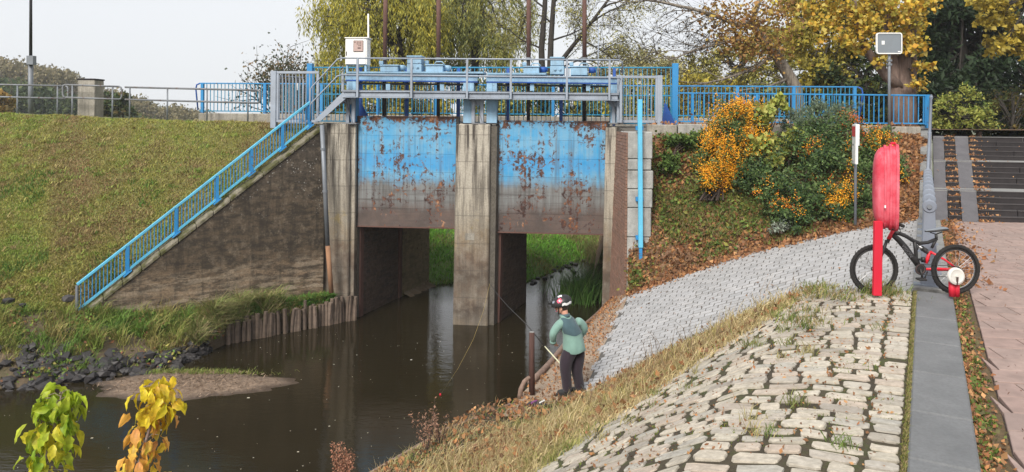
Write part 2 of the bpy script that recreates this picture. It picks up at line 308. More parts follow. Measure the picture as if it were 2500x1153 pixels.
def cloth(name, c, rough=0.95):
    b = NB(name); n = b.noise(b.pos(), 60, 3); n2 = b.noise(b.pos(), 9, 4)
    b.bump(b.math('ADD', n, n2), 0.35, 0.008); b.put(b.b.inputs['Sheen Weight'], 0.15)
    return b.base(b.mix(b.ramp(n2, [(0.35, 0.0), (0.7, 0.35)]), c, tuple(x * 0.55 for x in c)), rough)
cloth('fleece_mint', srgb(126, 160, 150)); cloth('fleece_slate', srgb(72, 96, 104)); cloth('trousers', srgb(44, 34, 44)); cloth('boot', (0.012, 0.012, 0.013), 0.6)
paint('skin', srgb(214, 160, 138), 0.55, 0.03); paint('hair', (0.05, 0.03, 0.02), 0.6, 0.1)
paint('helmet_white', srgb(225, 225, 225), 0.3, 0.05); paint('helmet_pink', srgb(225, 80, 110), 0.3, 0.05)
paint('bag_violet', srgb(120, 60, 120), 0.7, 0.1); paint('rod_pale', srgb(205, 205, 175), 0.4, 0.05); paint('line_nylon', srgb(170, 150, 90), 0.5, 0.0)
paint('sign_red', srgb(206, 60, 66), 0.5, 0.1); paint('paper_white', srgb(236, 236, 236), 0.7, 0.05)
M = MATS
# ------------------------------------------------------------------ mesh helpers
class MB:
    def __init__(s, F=None): s.v = []; s.f = []; s.F = F
    def add(s, vs, fs):
        o = len(s.v)
        s.v += [tuple(s.F(*p)) if s.F else tuple(p) for p in vs]; s.f += [tuple(i + o for i in f) for f in fs]; return s
    def box(s, x0, x1, y0, y1, z0, z1):
        return s.add([(x0,y0,z0),(x1,y0,z0),(x1,y1,z0),(x0,y1,z0),(x0,y0,z1),(x1,y0,z1),(x1,y1,z1),(x0,y1,z1)],
                     [(0,3,2,1),(4,5,6,7),(0,1,5,4),(1,2,6,5),(2,3,7,6),(3,0,4,7)])
    def hexa(s, q0, q1):                   # two quads (bottom / top), same winding
        return s.add(list(q0) + list(q1), [(3,2,1,0),(4,5,6,7),(0,1,5,4),(1,2,6,5),(2,3,7,6),(3,0,4,7)])
    def tube(s, pts, r, n=8, cap=True):
        pts = [Vector(p) for p in pts]; rs = r if isinstance(r, (list, tuple)) else [r] * len(pts)
        vs = []; fs = []; prev = None
        for i, p in enumerate(pts):
            t = (pts[min(i + 1, len(pts) - 1)] - pts[max(i - 1, 0)]).normalized()
            if prev is None:
                a = Vector((0, 0, 1)) if abs(t.z) < 0.9 else Vector((1, 0, 0)); x = t.cross(a).normalized()
            else:
                x = (prev - t * prev.dot(t)).normalized()
            prev = x; y = t.cross(x)
            for k in range(n):
                an = 2 * math.pi * k / n; vs.append(p + (x * math.cos(an) + y * math.sin(an)) * rs[i])
        m = len(pts)
        for i in range(m - 1):
            for k in range(n):
                k2 = (k + 1) % n; fs.append((i*n+k, i*n+k2, (i+1)*n+k2, (i+1)*n+k))
        if cap: fs += [tuple(range(n - 1, -1, -1)), tuple((m - 1) * n + k for k in range(n))]
        return s.add(vs, fs)
    def bar(s, a, b, w, h, up=(0, 0, 1)):
        a = Vector(a); b = Vector(b); t = (b - a).normalized(); up = Vector(up)
        x = t.cross(up); x = x.normalized() if x.length > 1e-4 else Vector((1, 0, 0)); y = x.cross(t).normalized()
        q = lambda p: [p - x*w/2 - y*h/2, p + x*w/2 - y*h/2, p + x*w/2 + y*h/2, p - x*w/2 + y*h/2]
        return s.hexa(q(a), q(b))
    def prism(s, poly, d):                 # polygon of 3-D points, extruded by vector d
        n = len(poly); d = Vector(d); vs = [Vector(p) for p in poly]; vs += [p + d for p in vs]
        return s.add(vs, [tuple(range(n - 1, -1, -1)), tuple(range(n, 2 * n))] + [(i, (i + 1) % n, n + (i + 1) % n, n + i) for i in range(n)])
    def lathe(s, c, axis, prof, n=24):     # prof: (along axis, radius)
        c = Vector(c); t = Vector(axis).normalized(); a = Vector((0, 0, 1)) if abs(t.z) < 0.9 else Vector((1, 0, 0)); x = t.cross(a).normalized(); y = t.cross(x)
        vs = []; fs = []
        for (h, r) in prof:
            for k in range(n):
                an = 2 * math.pi * k / n; vs.append(c + t * h + (x * math.cos(an) + y * math.sin(an)) * r)
        for i in range(len(prof) - 1):
            for k in range(n):
                k2 = (k + 1) % n; fs.append((i*n+k, i*n+k2, (i+1)*n+k2, (i+1)*n+k))
        fs += [tuple(range(n - 1, -1, -1)), tuple((len(prof) - 1) * n + k for k in range(n))]
        return s.add(vs, fs)
    def grid(s, rows):                     # rows of points -> sheet
        m = len(rows[0]); vs = [p for r in rows for p in r]
        return s.add(vs, [(i*m+j, i*m+j+1, (i+1)*m+j+1, (i+1)*m+j) for i in range(len(rows)-1) for j in range(m-1)])
def top(o):
    while o.parent: o = o.parent
    return o
def thing(name, label, cat, loc=(0, 0, 0), group=None):
    o = bpy.data.objects.new(name, None); COL.objects.link(o); o.location = loc; o.empty_display_size = 0.1
    return tag(o, label, cat, group)
def tag(o, label=None, cat=None, group=None, kind=None):
    if label: o['label'] = label
    if cat: o['category'] = cat
    if group: o['group'] = group
    if kind: o['kind'] = kind
    return o
def mesh_of(name, mb, off=Vector((0, 0, 0)), recalc=True, smooth=False):
    me = bpy.data.meshes.new(name); off = Vector(off)
    me.from_pydata([Vector(p) - off for p in mb.v], [], mb.f)
    if recalc:
        bm = bmesh.new(); bm.from_mesh(me); bmesh.ops.recalc_face_normals(bm, faces=bm.faces); bm.to_mesh(me); bm.free()
    if smooth:
        for p in me.polygons: p.use_smooth = True
    return me
def part(name, mb, mat, parent=None, bevel=0.0, smooth=False, loc=None, recalc=True, seg=1):
    """world-space MB -> one mesh object; the origin sits at the thing's base"""
    if parent is not None: off = top(parent).location
    else: off = Vector(loc) if loc is not None else Vector((0, 0, 0))
    me = mesh_of(name, mb, off, recalc, smooth)
    o = bpy.data.objects.new(name, me); COL.objects.link(o); me.materials.append(M[mat])
    if parent is not None: o.parent = parent
    else: o.location = off
    if bevel:
        md = o.modifiers.new('bevel', 'BEVEL'); md.width = bevel; md.segments = seg; md.limit_method = 'ANGLE'; md.angle_limit = 0.6
    return o
def inst(name, me, parent, loc, rotz=0.0, scale=None):
    o = bpy.data.objects.new(name, me); COL.objects.link(o); o.parent = parent
    o.location = Vector(loc) - (top(parent).location if parent else Vector((0, 0, 0)))
    o.rotation_euler = (0, 0, rotz)
    if scale is not None: o.scale = scale
    return o
def struct(name, mb, mat, smooth=False, recalc=True):
    o = part(name, mb, mat, None, smooth=smooth, recalc=recalc); o['kind'] = 'structure'; return o
def shade(o, ang=35):
    for p in o.data.polygons: p.use_smooth = True
    o.data.set_sharp_from_angle(angle=math.radians(ang)); return o

def npmesh(name, verts, faces, mat, parent=None, colors=None, smooth=False):
    """fast mesh from numpy: verts (N,3), faces (F,k), colours per face (F,3)"""
    verts = np.asarray(verts, dtype=np.float32); faces = np.asarray(faces, dtype=np.int32); F, k = faces.shape
    if parent is not None: verts = verts - np.array(top(parent).location, dtype=np.float32)
    me = bpy.data.meshes.new(name); me.vertices.add(len(verts)); me.vertices.foreach_set('co', verts.ravel())
    me.loops.add(F * k); me.loops.foreach_set('vertex_index', faces.ravel())
    me.polygons.add(F); me.polygons.foreach_set('loop_start', np.arange(0, F * k, k, dtype=np.int32))
    if smooth: me.polygons.foreach_set('use_smooth', np.ones(F, dtype=bool))
    me.update(calc_edges=True)
    if colors is not None:
        at = me.color_attributes.new('Col', 'FLOAT_COLOR', 'CORNER')
        c = np.ones((F, k, 4), dtype=np.float32); c[:, :, :3] = np.asarray(colors, dtype=np.float32)[:, None, :]
        at.data.foreach_set('color', c.ravel())
    me.materials.append(M[mat]); o = bpy.data.objects.new(name, me); COL.objects.link(o)
    if parent is not None: o.parent = parent
    return o
def pick(cols, n, jit=0.18):
    cols = np.array(cols, dtype=np.float32); i = NR.integers(0, len(cols), n)
    return cols[i] * (1 + NR.normal(0, jit, (n, 1))).clip(0.45, 1.6)
def unit(v): return v / np.maximum(np.linalg.norm(v, axis=1, keepdims=True), 1e-9)
def leaves(pts, size, cols, asp=0.5, axis=None, spread=1.0, jit=0.18, sjit=0.35):
    """folded diamond leaves (2 triangles sharing the midrib) at pts"""
    n = len(pts); pts = np.asarray(pts, dtype=np.float32)
    a = unit(NR.normal(0, 1, (n, 3))) * spread
    if axis is not None: a = unit(a + np.asarray(axis, dtype=np.float32))
    a = unit(a); b = unit(np.cross(a, unit(NR.normal(0, 1, (n, 3)))))
    nn = np.cross(a, b); L = (size * (1 + NR.normal(0, sjit, (n, 1)))).clip(size * 0.35, size * 1.9); W = L * asp
    p0 = pts; p2 = pts + a * L; mid = pts + a * L * 0.45
    p1 = mid + b * W * 0.5 + nn * W * 0.18; p3 = mid - b * W * 0.5 + nn * W * 0.18
    V = np.stack([p0, p1, p2, p3], 1).reshape(-1, 3); i = np.arange(n)[:, None] * 4
    Fc = np.concatenate([i + np.array([[0, 1, 2]]), i + np.array([[0, 2, 3]])], 1).reshape(-1, 3)
    c = cols if isinstance(cols, np.ndarray) and len(cols) == n else pick(cols, n, jit)
    return V, Fc, np.repeat(c, 2, axis=0)
def blades(pts, h, cols, width=0.012, lean=0.5, hj=0.35, jit=0.2, bend=None, up=None):
    """grass blades: two-segment bent strips (3 triangles)"""
    n = len(pts); pts = np.asarray(pts, dtype=np.float32); H = (h * (1 + NR.normal(0, hj, (n, 1)))).clip(0.25 * (h if np.isscalar(h) else np.asarray(h)), None)
    an = NR.uniform(0, 2 * math.pi, n); dirv = np.stack([np.cos(an), np.sin(an), np.zeros(n)], 1)
    l = np.abs(NR.normal(lean, lean * 0.5, (n, 1)))
    if bend is not None: dirv = unit(dirv * 0.7 + np.asarray(bend)[None, :])
    side = np.stack([-np.sin(an + 1.1), np.cos(an + 1.1), np.zeros(n)], 1) * width * 0.5
    upv = np.array([[0, 0, 1.0]]) if up is None else np.asarray(up)[None, :]
    m = pts + upv * H * 0.55 + dirv * H * l * 0.3; t = pts + upv * H * (1 - 0.25 * np.minimum(l, 1.5)) + dirv * H * l
    V = np.stack([pts - side, pts + side, m - side * 0.8, m + side * 0.8, t], 1).reshape(-1, 3); i = np.arange(n)[:, None] * 5
    Fc = np.concatenate([i + np.array([[0, 1, 3]]), i + np.array([[0, 3, 2]]), i + np.array([[2, 3, 4]])], 1).reshape(-1, 3)
    c = cols if isinstance(cols, np.ndarray) and len(cols) == n else pick(cols, n, jit)
    return V, Fc, np.repeat(c, 3, axis=0)
def joinnp(lst):
    V = []; Fc = []; C = []; o = 0
    for (v, f, c) in lst: V.append(v); Fc.append(f + o); C.append(c); o += len(v)
    return np.concatenate(V), np.concatenate(Fc), np.concatenate(C)
def nz(x, y, s=1.0, seed=0.0):            # cheap smooth value noise for terrain and patchiness
    x = np.asarray(x, dtype=np.float64) * s + seed * 17.13; y = np.asarray(y, dtype=np.float64) * s + seed * 7.7
    return (np.sin(x * 1.7 + 1.3 * np.sin(y * 0.9 + seed)) + np.sin(y * 2.1 + 1.1 * np.sin(x * 1.3)) + 0.6 * np.sin(x * 3.9 + y * 2.7) + 0.5 * np.sin(y * 5.1 - x * 3.3)) / 3.1

# ------------------------------------------------------------------ trees
class Tree:
    def __init__(s, seed): s.r = random.Random(seed); s.wood = MB(); s.fine = MB(); s.tips = []; s.lines = []
    def limb(s, pts, r0, r1, n=7, fine=False):
        k = len(pts); (s.fine if fine else s.wood).tube(pts, [lerp(r0, r1, i / (k - 1)) for i in range(k)], n, True)
    def grow(s, p, d, L, r, lev, maxlev, kids=4, spread=0.8, grav=0.0, wob=0.16, shrink=0.62, seg=6, start=0.3):
        R = s.r; p = Vector(p); d = Vector(d).normalized(); pts = [p.copy()]; dirs = [d.copy()]
        for i in range(seg):
            d = (d + Vector((R.gauss(0, wob), R.gauss(0, wob), R.gauss(0, wob) + grav))).normalized()
            p = p + d * (L / seg); pts.append(p.copy()); dirs.append(d.copy())
        fine = lev >= maxlev - 1
        s.limb(pts, r, max(r * 0.35, 0.004), 7 if lev == 0 else (5 if not fine else 3), fine)
        if lev >= maxlev:
            s.tips += pts[1:]; s.lines.append(pts); return
        for i in range(kids):
            f = start + (1 - start) * (i + R.random()) / kids; k = min(int(f * seg), seg - 1)
            q = pts[k].lerp(pts[k + 1], f * seg - k); dd = dirs[k + 1]
            side = Vector((R.gauss(0, 1), R.gauss(0, 1), R.gauss(0, 0.7))); side = (side - dd * side.dot(dd)).normalized()
            s.grow(q, dd * (1 - spread * 0.5) + side * spread, L * shrink * R.uniform(0.75, 1.2), r * 0.5, lev + 1, maxlev, kids, spread, grav, wob, shrink, max(3, seg - 1), 0.15)
    def pts_near_tips(s, n, sig):
        t = np.array([tuple(p) for p in s.tips]); i = NR.integers(0, len(t), n)
        return t[i] + NR.normal(0, sig, (n, 3))
def tree_thing(name, label, T, base, mat, crown, group=None, fine_mat=None, cat='tree'):
    o = thing(name, label, cat, base, group)
    if T.wood.v: part('trunk', T.wood, mat, o, smooth=True, recalc=False)
    if T.fine.v: tag(part('twigs', T.fine, fine_mat or mat, o, recalc=False), kind='stuff')
    if crown is not None: tag(npmesh('crown', crown[0], crown[1], 'leaf', o, crown[2]), kind='stuff')
    return o
# ================================================================== THE SETTING
# ------------------------------------------------------------------ water and land
W0 = Vector((-5.34, 20.6, 5.47)); W1 = Vector((-10.1, 17.5, 1.0))      # top edge of the left wing wall
WB = Vector((-0.545, 0.838, 0)).normalized()                            # towards its back
mb = MB(); mb.add([(-60, 1.0, 0), (14, 1.0, 0), (14, 60, 0), (-60, 60, 0)], [(0, 1, 2, 3)])
struct('water', mb, 'water')
mb = MB(); mb.add([(-900, -60, -0.8), (900, -60, -0.8), (900, 1600, -0.8), (-900, 1600, -0.8)], [(0, 1, 2, 3)])
struct('ground', mb, 'far_land')

def slope_pt(a, t):                        # left embankment: a 0 = far left, 1 = wing wall; t 0 = foot, 1 = crest
    L = P(-260, 300, lerp(16.8, 25.0, t)); L.z = lerp(1.35, 5.78, t)
    R = (W1 + WB * 0.36).lerp(W0 + WB * 0.36, t); R.z -= 0.06
    p = L.lerp(R, a); p.z += 0.35 * math.sin(math.pi * t) * (1 - a) * 0.6
    p.z += 0.05 * float(nz(p.x, p.y, 1.3)) * min(1, (1 - a) * 6) * min(1, t * 5)
    return p
rows = [[slope_pt(i / 44, j / 26) for i in range(45)] for j in range(27)]
crest = rows[-1]
rows.append([p + Vector((-0.1, 1.2, 0.03)) for p in crest]); rows.append([p + Vector((-0.2, 7, -0.1)) for p in crest]); rows.append([p + Vector((-0.2, 18, -5.6)) for p in crest])
mb = MB(); mb.grid([[r[0] + Vector((-16, -1.2, 0))] + r for r in rows]); struct('grass_embankment', mb, 'turf', smooth=True)

up_line = [P(-260, 300, 16.8), Vector((-11.8, 16.9, 1.15)), W1 + Vector((0.0, 0.0, 0.02)), Vector((-9.2, 18.07, 0.85)), Vector((-8.4, 18.6, 0.72)), Vector((-7.4, 19.25, 0.68)), Vector((-6.6, 19.75, 0.68)), Vector((-4.6, 20.75, 0.7))]
up_line[0].z = 1.37
wl = [(-260, 965), (0, 958), (130, 950), (250, 935), (420, 905), (500, 868), (560, 838), (866, 778)]
wl = [PZ(x, y, -0.02) for x, y in wl]
mb = MB(); rr = []
for j in range(9):
    t = j / 8; row = []
    for i in range(len(wl) - 1):
        for k in range(6):
            a = up_line[i].lerp(up_line[i + 1], k / 6); c = wl[i].lerp(wl[i + 1], k / 6)
            p = a.lerp(c, t); p.z = a.z + (c.z - 0.1 - a.z) * (t ** 1.25 if i < 5 else (0.06 if t < 0.7 else (t - 0.7) / 0.3))
            p.z += 0.07 * float(nz(p.x, p.y, 2.6, 3)) * math.sin(math.pi * t); row.append(p)
    rr.append(row)
LOWBANK = rr
mb.grid([[r[0] + Vector((-16, -1.2, 0))] + r for r in rr]); lowbank = struct('river_bank', mb, 'bank_soil', smooth=True)

# sandbar
c0 = Vector((-6.75, 15.55, 0)); mb = MB(); rr = []
for j in range(9):
    row = []
    for k in range(97):
        an = 2 * math.pi * k / 96; rad = j / 8 * (1 + 0.10 * math.sin(3 * an + 1) + 0.05 * math.sin(7 * an) + .03 * math.sin(13 * an + 2) + .02 * math.sin(23 * an))
        x = math.cos(an) * 2.15 * rad; y = math.sin(an) * 0.86 * rad
        p = c0 + Vector((x * 0.99 - y * 0.1, y + x * 0.06, 0)); p.z = 0.10 * (1 - (j / 8) ** 2) - 0.012 + 0.015 * float(nz(p.x, p.y, 5, 2)) * (1 - j / 8); row.append(p)
    rr.append(row)
mb.grid(rr); struct('sandbar', mb, 'sandbar_silt', smooth=True)

# land behind the weir: green bank left of the stream, stream bending right, low land beyond
edge = [PZ(1000, 702, 0), PZ(1110, 694, 0), PZ(1282, 692, 0), PZ(1345, 668, 0), PZ(1400, 642, 0), PZ(1440, 628, 0), PZ(1475, 618, 0), PZ(1520, 612, 0)]
rr = []
for j in range(12):
    t = j / 11; row = []
    for e in edge:
        p = e + Vector((-0.15, 1, 0)) * (t * 16); p.z = -0.12 + 0.55 * min(1, t * 9) + 1.3 * t + 0.10 * float(nz(p.x, p.y, 1.2)); row.append(p)
    row.insert(0, row[0] + Vector((-16, 0, 1.5 * t))); row.append(row[-1] + Vector((14, 4, 0.3)))
    rr.append(row)
UPBANK = rr
mb = MB(); mb.grid(rr); struct('upstream_bank', mb, 'lush_turf', smooth=True)
rb = [Vector((2.6, 23.6, -.1)), Vector((2.9, 25.0, -.1)), Vector((4.0, 27.0, -.1)), Vector((6.5, 29.5, -.1)), Vector((12, 31, -.1))]
rr = [[p + Vector((1.0, -0.35, 0)) * k * 1.2 + Vector((0, 0, [0, .3, .8, 2.0, 3.6][k])) for p in rb] for k in range(5)]
mb = MB(); mb.grid(rr); struct('upstream_shore', mb, 'bank_soil', smooth=True)

# ------------------------------------------------------------------ quay, ramp, path, cobbled bank
PS = [-.4, 0, .6, 1.2, 2.0, 3.0, 4.0, 4.7, 5.3, 5.9, 6.15]; PZs = [3.60, 3.60, 3.57, 3.45, 3.02, 2.40, 1.74, 1.36, 1.20, 1.10, 1.02]
def bankz(s): return float(np.interp(s, PS, PZs))
TEND = 5.33
def bank(s, t): return Q(s, t, bankz(s))
rr = [[bank(s, lerp(-3.2, TEND, k / 40)) + Vector((0, 0, -0.002 + (0.0 if s < 3.3 else -.03))) for k in range(41)] for s in np.linspace(0.0, 6.15, 84)]
rr.append([p + Vector((-0.05, 0.02, -1.6)) for p in rr[-1]])
mb = MB(); mb.grid(rr)
bankobj = struct('cobbled_bank', mb, 'joint_moss', smooth=False)
# its far end: a low earth and stone step down to the ramp
mb = MB(); mb.grid([[bank(s, TEND) + Vector((0, 0, -0.004)) for s in np.linspace(0, 6.15, 30)], [bank(s, TEND + 0.10) + Vector((0, 0, -0.2)) for s in np.linspace(0, 6.15, 30)], [bank(s, TEND + 0.14) + Vector((0, 0, -1.3)) for s in np.linspace(0, 6.15, 30)]])
struct('bank_end_step', mb, 'dry_soil')

RA = Q(0.02, TEND + 0.05, 3.28); RS = Q(0.02, 13.6, 3.58); RC = P(1425, 958, 11.7); RU = P(1530, 722, 17.2)
def ramp(a, b):                            # a: quay side 0 -> path side 1, b: near 0 -> far 1
    p = RA.lerp(RC, a).lerp(RS.lerp(RU, a), b)
    p.z += 0.24 * 4 * a * (1 - a) * b - 0.10 * 4 * a * (1 - a) * (1 - b) + 0.03 * float(nz(p.x, p.y, 0.9))
    return p
mb = MB(); mb.grid([[ramp(i / 60, j / 72) + Vector((0, 0, -0.001)) for i in range(61)] for j in range(-2, 73)])
rampobj = struct('paved_ramp', mb, 'joint_sand')

L0 = P(1268, 966, 12.0); L1 = P(1476, 748, 19.9)
def logline(b): return L0.lerp(L1, b)
rightpts = [RC + Vector((-0.3, -1.0, 0)), RC, ramp(1, 0.25), ramp(1, 0.5), ramp(1, 0.75), RU, P(1500, 725, 18.6), P(1482, 742, 19.8)]
bs = [-0.12, 0.0, 0.18, 0.38, 0.56, 0.72, 0.87, 1.0]
rr = []
for b_, r_ in zip(bs, rightpts):
    l_ = logline(b_); rr.append([l_.lerp(r_ + (r_ - l_).normalized() * 0.06, k / 6) + Vector((0, 0, -0.012 + 0.015 * math.sin(k * 2.1 + b_ * 20))) for k in range(7)])
mb = MB(); mb.grid(rr); mb.grid([[logline(b_) + Vector((0, 0, -0.02)) for b_ in bs], [logline(b_) + Vector((-0.03, 0, -1.6)) for b_ in bs]])
struct('sandy_path', mb, 'path_sand', smooth=True)

def lslope(a, t):                          # leaf-covered slope right of the weir, a 0 right .. 1 left, t 0 foot .. 1 kerb
    f = ramp(a, 1.0) + Vector((0, 0.0, 0.01)); tp = P(lerp(2262, 1560, a), 331, lerp(19.75, 19.3, a))
    p = f.lerp(tp, t); p.z += 0.10 * math.sin(math.pi * t) + 0.06 * float(nz(p.x, p.y, 1.6, 5)) * math.sin(math.pi * t)
    return p
mb = MB(); mb.grid([[lslope(i / 40, j / 18) for i in range(41)] for j in range(19)])
struct('leafy_slope', mb, 'leafy_soil', smooth=True)

# walkway right of the quay edge
E1 = Vector((math.cos(math.radians(11)), -math.sin(math.radians(11)), 0)); E2 = Vector((math.sin(math.radians(11)), math.cos(math.radians(11)), 0))
mb = MB(); mb.add([Q(-0.36, -4, 3.545), Q(-8, -4, 3.545), Q(-8, 16, 3.545), Q(-0.36, 16, 3.545)], [(0, 1, 2, 3)])
walk = struct('quay_walkway', mb, 'joint_dark')
mb = MB(); mb.add([Q(-0.37, -4, 3.562), Q(-0.56, -4, 3.556), Q(-0.56, 13.2, 3.556), Q(-0.37, 13.2, 3.562)], [(0, 1, 2, 3)])
struct('gutter_strip', mb, 'leaf_strip')
W00 = Q(-0.56, -1.0, 3.546)
n_p = 0
for i in range(-2, 48):
    for j in range(-1, 14):
        a0 = j * 0.56 + (0.28 if i % 2 else 0) + .05 * math.sin(i * 2.7); y0 = i * 0.335; g = 0.006
        c = W00 + E1 * (a0 + 0.28) + E2 * (y0 + 0.16)
        s_, t_ = QI(c.x, c.y)
        pr = (c.x / max(c.y, .1)) * FPX + PCX
        if c.y < 3.6 or pr > 2720 or c.y > 15.75: continue
        lo, hi = a0 + g, a0 + 0.56 - g
        sl_, _ = QI(*(W00 + E1 * lo + E2 * y0).xy); k = 0
        sl2, _ = QI(*(W00 + E1 * lo + E2 * (y0 + .33)).xy)
        lo2 = lo
        if sl_ > -0.57: lo += (sl_ + 0.57) / 0.95
        if sl2 > -0.57: lo2 += (sl2 + 0.57) / 0.95
        if max(hi - lo, hi - lo2) < .02: continue
        lo, lo2 = min(lo, hi - .004), min(lo2, hi - .004)
        dz = RND.uniform(-.003, .004); dz2 = RND.uniform(-.003, .004)
        q = [W00 + E1 * lo + E2 * (y0 + g), W00 + E1 * hi + E2 * (y0 + g), W00 + E1 * hi + E2 * (y0 + .335 - g), W00 + E1 * lo2 + E2 * (y0 + .335 - g)]
        m2 = MB(); m2.hexa(q, [p + Vector((0, 0, 0.035 + (dz if n < 2 else dz2))) for n, p in enumerate(q)])
        part('paver', m2, 'paver', walk, bevel=0.004); n_p += 1

# quay edge: dressed coping stones, and the wall under it along the ramp
mb = MB(); mb.hexa([Q(0.0, -4, 2.6), Q(-0.37, -4, 2.6), Q(-0.37, 14.2, 2.6), Q(0.0, 14.2, 2.6)], [Q(0.0, -4, 3.5), Q(-0.37, -4, 3.5), Q(-0.37, 14.2, 3.5), Q(0.0, 14.2, 3.5)])
qw = part('quay_wall', mb, 'concrete_grey', loc=Q(0, 0, 2.6)); tag(qw, 'low grey quay wall topped with a row of dressed coping slabs', 'wall')
t = -1.2; tj = []
while t < 13.2: tj.append(t); t += 0.86 if t < 4.4 else 1.0
tj = [-1.6, -0.62, 0.22, 1.06, 2.0, 2.95, 3.95, 5.28]
for a_, b_ in zip(tj[:-1], tj[1:]):
    m2 = MB(); m2.hexa([Q(0.0, a_ + .004, 3.5), Q(-0.37, a_ + .004, 3.5), Q(-0.37, b_ - .004, 3.5), Q(0.0, b_ - .004, 3.5)], [Q(0.0, a_ + .004, 3.625), Q(-0.37, a_ + .004, 3.625), Q(-0.37, b_ - .004, 3.625 + RND.uniform(-.004, .004)), Q(0.0, b_ - .004, 3.625)])
    part('coping_slab', m2, 'coping_stone', qw, bevel=0.012)
t = 5.62
while t < 13.9:
    m2 = MB(); m2.hexa([Q(0.05, t + .006, 3.42), Q(-0.37, t + .006, 3.42), Q(-0.37, t + .99, 3.42), Q(0.05, t + .99, 3.42)], [Q(0.05, t + .006, 3.60), Q(-0.37, t + .006, 3.60), Q(-0.37, t + .99, 3.6), Q(0.05, t + .99, 3.6)])
    part('coping_slab', m2, 'concrete_grey', qw, bevel=0.012); t += 1.0
m2 = MB(); m2.hexa([Q(0.0, 5.30, 3.48), Q(-0.40, 5.30, 3.48), Q(-0.40, 5.60, 3.48), Q(0.0, 5.60, 3.48)], [Q(0.0, 5.30, 3.55), Q(-0.40, 5.30, 3.55), Q(-0.40, 5.60, 3.55), Q(0.0, 5.60, 3.55)])
part('drain_channel', m2, 'black_metal', qw)

# cobbles: rows run across, from the quay edge down the bank
def sb(t): return 2.95 - (t - 1.7) * 0.47
def stone(c, es, et, n, ls, lt, h, sd):
    R = random.Random(sd); k = 8; vs = []
    shp = []
    for (x, y) in ((.5, -.30), (.5, .30), (.40, .5), (-.40, .5), (-.5, .30), (-.5, -.30), (-.40, -.5), (.40, -.5)):
        shp.append((x * ls * R.uniform(.86, 1.01), y * lt * R.uniform(.80, 1.04)))
    for (kx, hz) in ((1.0, -0.06), (0.985, h * 0.55), (0.94, h * 0.97)):
        for (x, y) in shp: vs.append(c + es * (x * kx) + et * (y * kx) + n * (hz + (R.uniform(-.006, .006) if hz > 0 else 0)))
    vs.append(c + n * (h * R.uniform(.95, 1.15)))
    fs = []
    for l in range(2):
        for i in range(k): j = (i + 1) % k; fs.append((l*k+i, l*k+j, (l+1)*k+j, (l+1)*k+i))
    fs += [(2*k+i, 2*k+(i+1) % k, 3*k) for i in range(k)]
    return vs, fs
cob = []
t = -0.9; ri = 0
while t < TEND - 0.06:
    wt = RND.uniform(0.125, 0.185); s_ = 0.03; wt = min(wt, TEND - 0.02 - t) if TEND - t < .2 else wt
    first = True
    while s_ < min(sb(t) + 0.5, 4.2):
        ls = RND.uniform(0.19, 0.24) if first else RND.uniform(0.17, 0.36)
        sm = s_ + ls / 2; tm = t + wt / 2 + 0.03 * math.sin(sm * 2.5 + ri * .7)
        if not first: tm += 0.04 * math.sin(sm * 1.3)
        p = bank(sm, tm); es = (bank(sm + .05, tm) - bank(sm - .05, tm)).normalized(); n = QD.cross(es).normalized()
        if n.z < 0: n = -n
        if p.y > 0.5:
            X = p.x / p.y * FPX + PCX; Y = (EYE - p.z) / p.y * FPX + PCY
            if Y < 1215 and 1200 < X < 2400 and RND.random() > 0.004 and sm < sb(t) + RND.uniform(-.15, .4):
                rot = RND.gauss(0, .05); ce, se = math.cos(rot), math.sin(rot)
                cob.append((p.y, stone(p, es * ce + QD * se, QD * ce - es * se, n, ls - RND.uniform(.012, .024), wt - RND.uniform(.015, .028), RND.uniform(.006, .016), len(cob))))
        s_ += ls; first = False
    t += wt; ri += 1
cob.sort(key=lambda c: c[0])
rest = MB()
for i, (_, (vs, fs)) in enumerate(cob):
    if i < 300:
        m2 = MB(); m2.add(vs, fs); part('cobble', m2, 'cobble', bankobj, smooth=False, recalc=True)
    else: rest.add(vs, fs)
tag(part('cobbles', rest, 'cobble', bankobj), kind='stuff')

# setts on the ramp
sett = []
na = 24; rows_b = 42
for i in range(rows_b):
    b0, b1 = i / rows_b, (i + 1) / rows_b
    off = (.5 if i % 2 else 0) + RND.uniform(-.12, .12)
    la = 4.7; nn_ = na
    for k in range(-1, nn_ + 1):
        a0, a1 = (k + off) / nn_, (k + 1 + off) / nn_
        a0 = max(a0, 0.004); a1 = min(a1, 1.0 + 0.02 * math.sin(i))
        if a1 - a0 < 0.006: continue
        ga, gb = 0.0013, 0.0021 ; j = lambda: RND.uniform(-.0006, .0006)
        c = [(a0 + ga + j(), b0 + gb + j()), (a1 - ga + j(), b0 + gb + j()), (a1 - ga + j(), b1 - gb + j()), (a0 + ga + j(), b1 - gb + j())]
        h = RND.uniform(.003, .008)
        q0 = [ramp(*x) + Vector((0, 0, -0.03)) for x in c]; m_ = sum((x for x in q0), Vector()) / 4
        q1 = [x + Vector((0, 0, 0.03 + h * RND.uniform(.7, 1))) for x in q0]; q1 = [m_.lerp(x, 0.985) + Vector((0, 0, (x.z - m_.z) * .05)) for x in q1]
        q1 = [Vector((x.x, x.y, y.z + 0.03 + h)) for x, y in zip(q1, q0)]
        sett.append((m_.y, q0, q1))
sett.sort(key=lambda c: c[0]); rest = MB()
for i, (_, q0, q1) in enumerate(sett):
    if i < 300: m2 = MB(); m2.hexa(q0, q1); part('sett', m2, 'sett', rampobj)
    else: rest.hexa(q0, q1)
tag(part('setts', rest, 'sett', rampobj), kind='stuff')

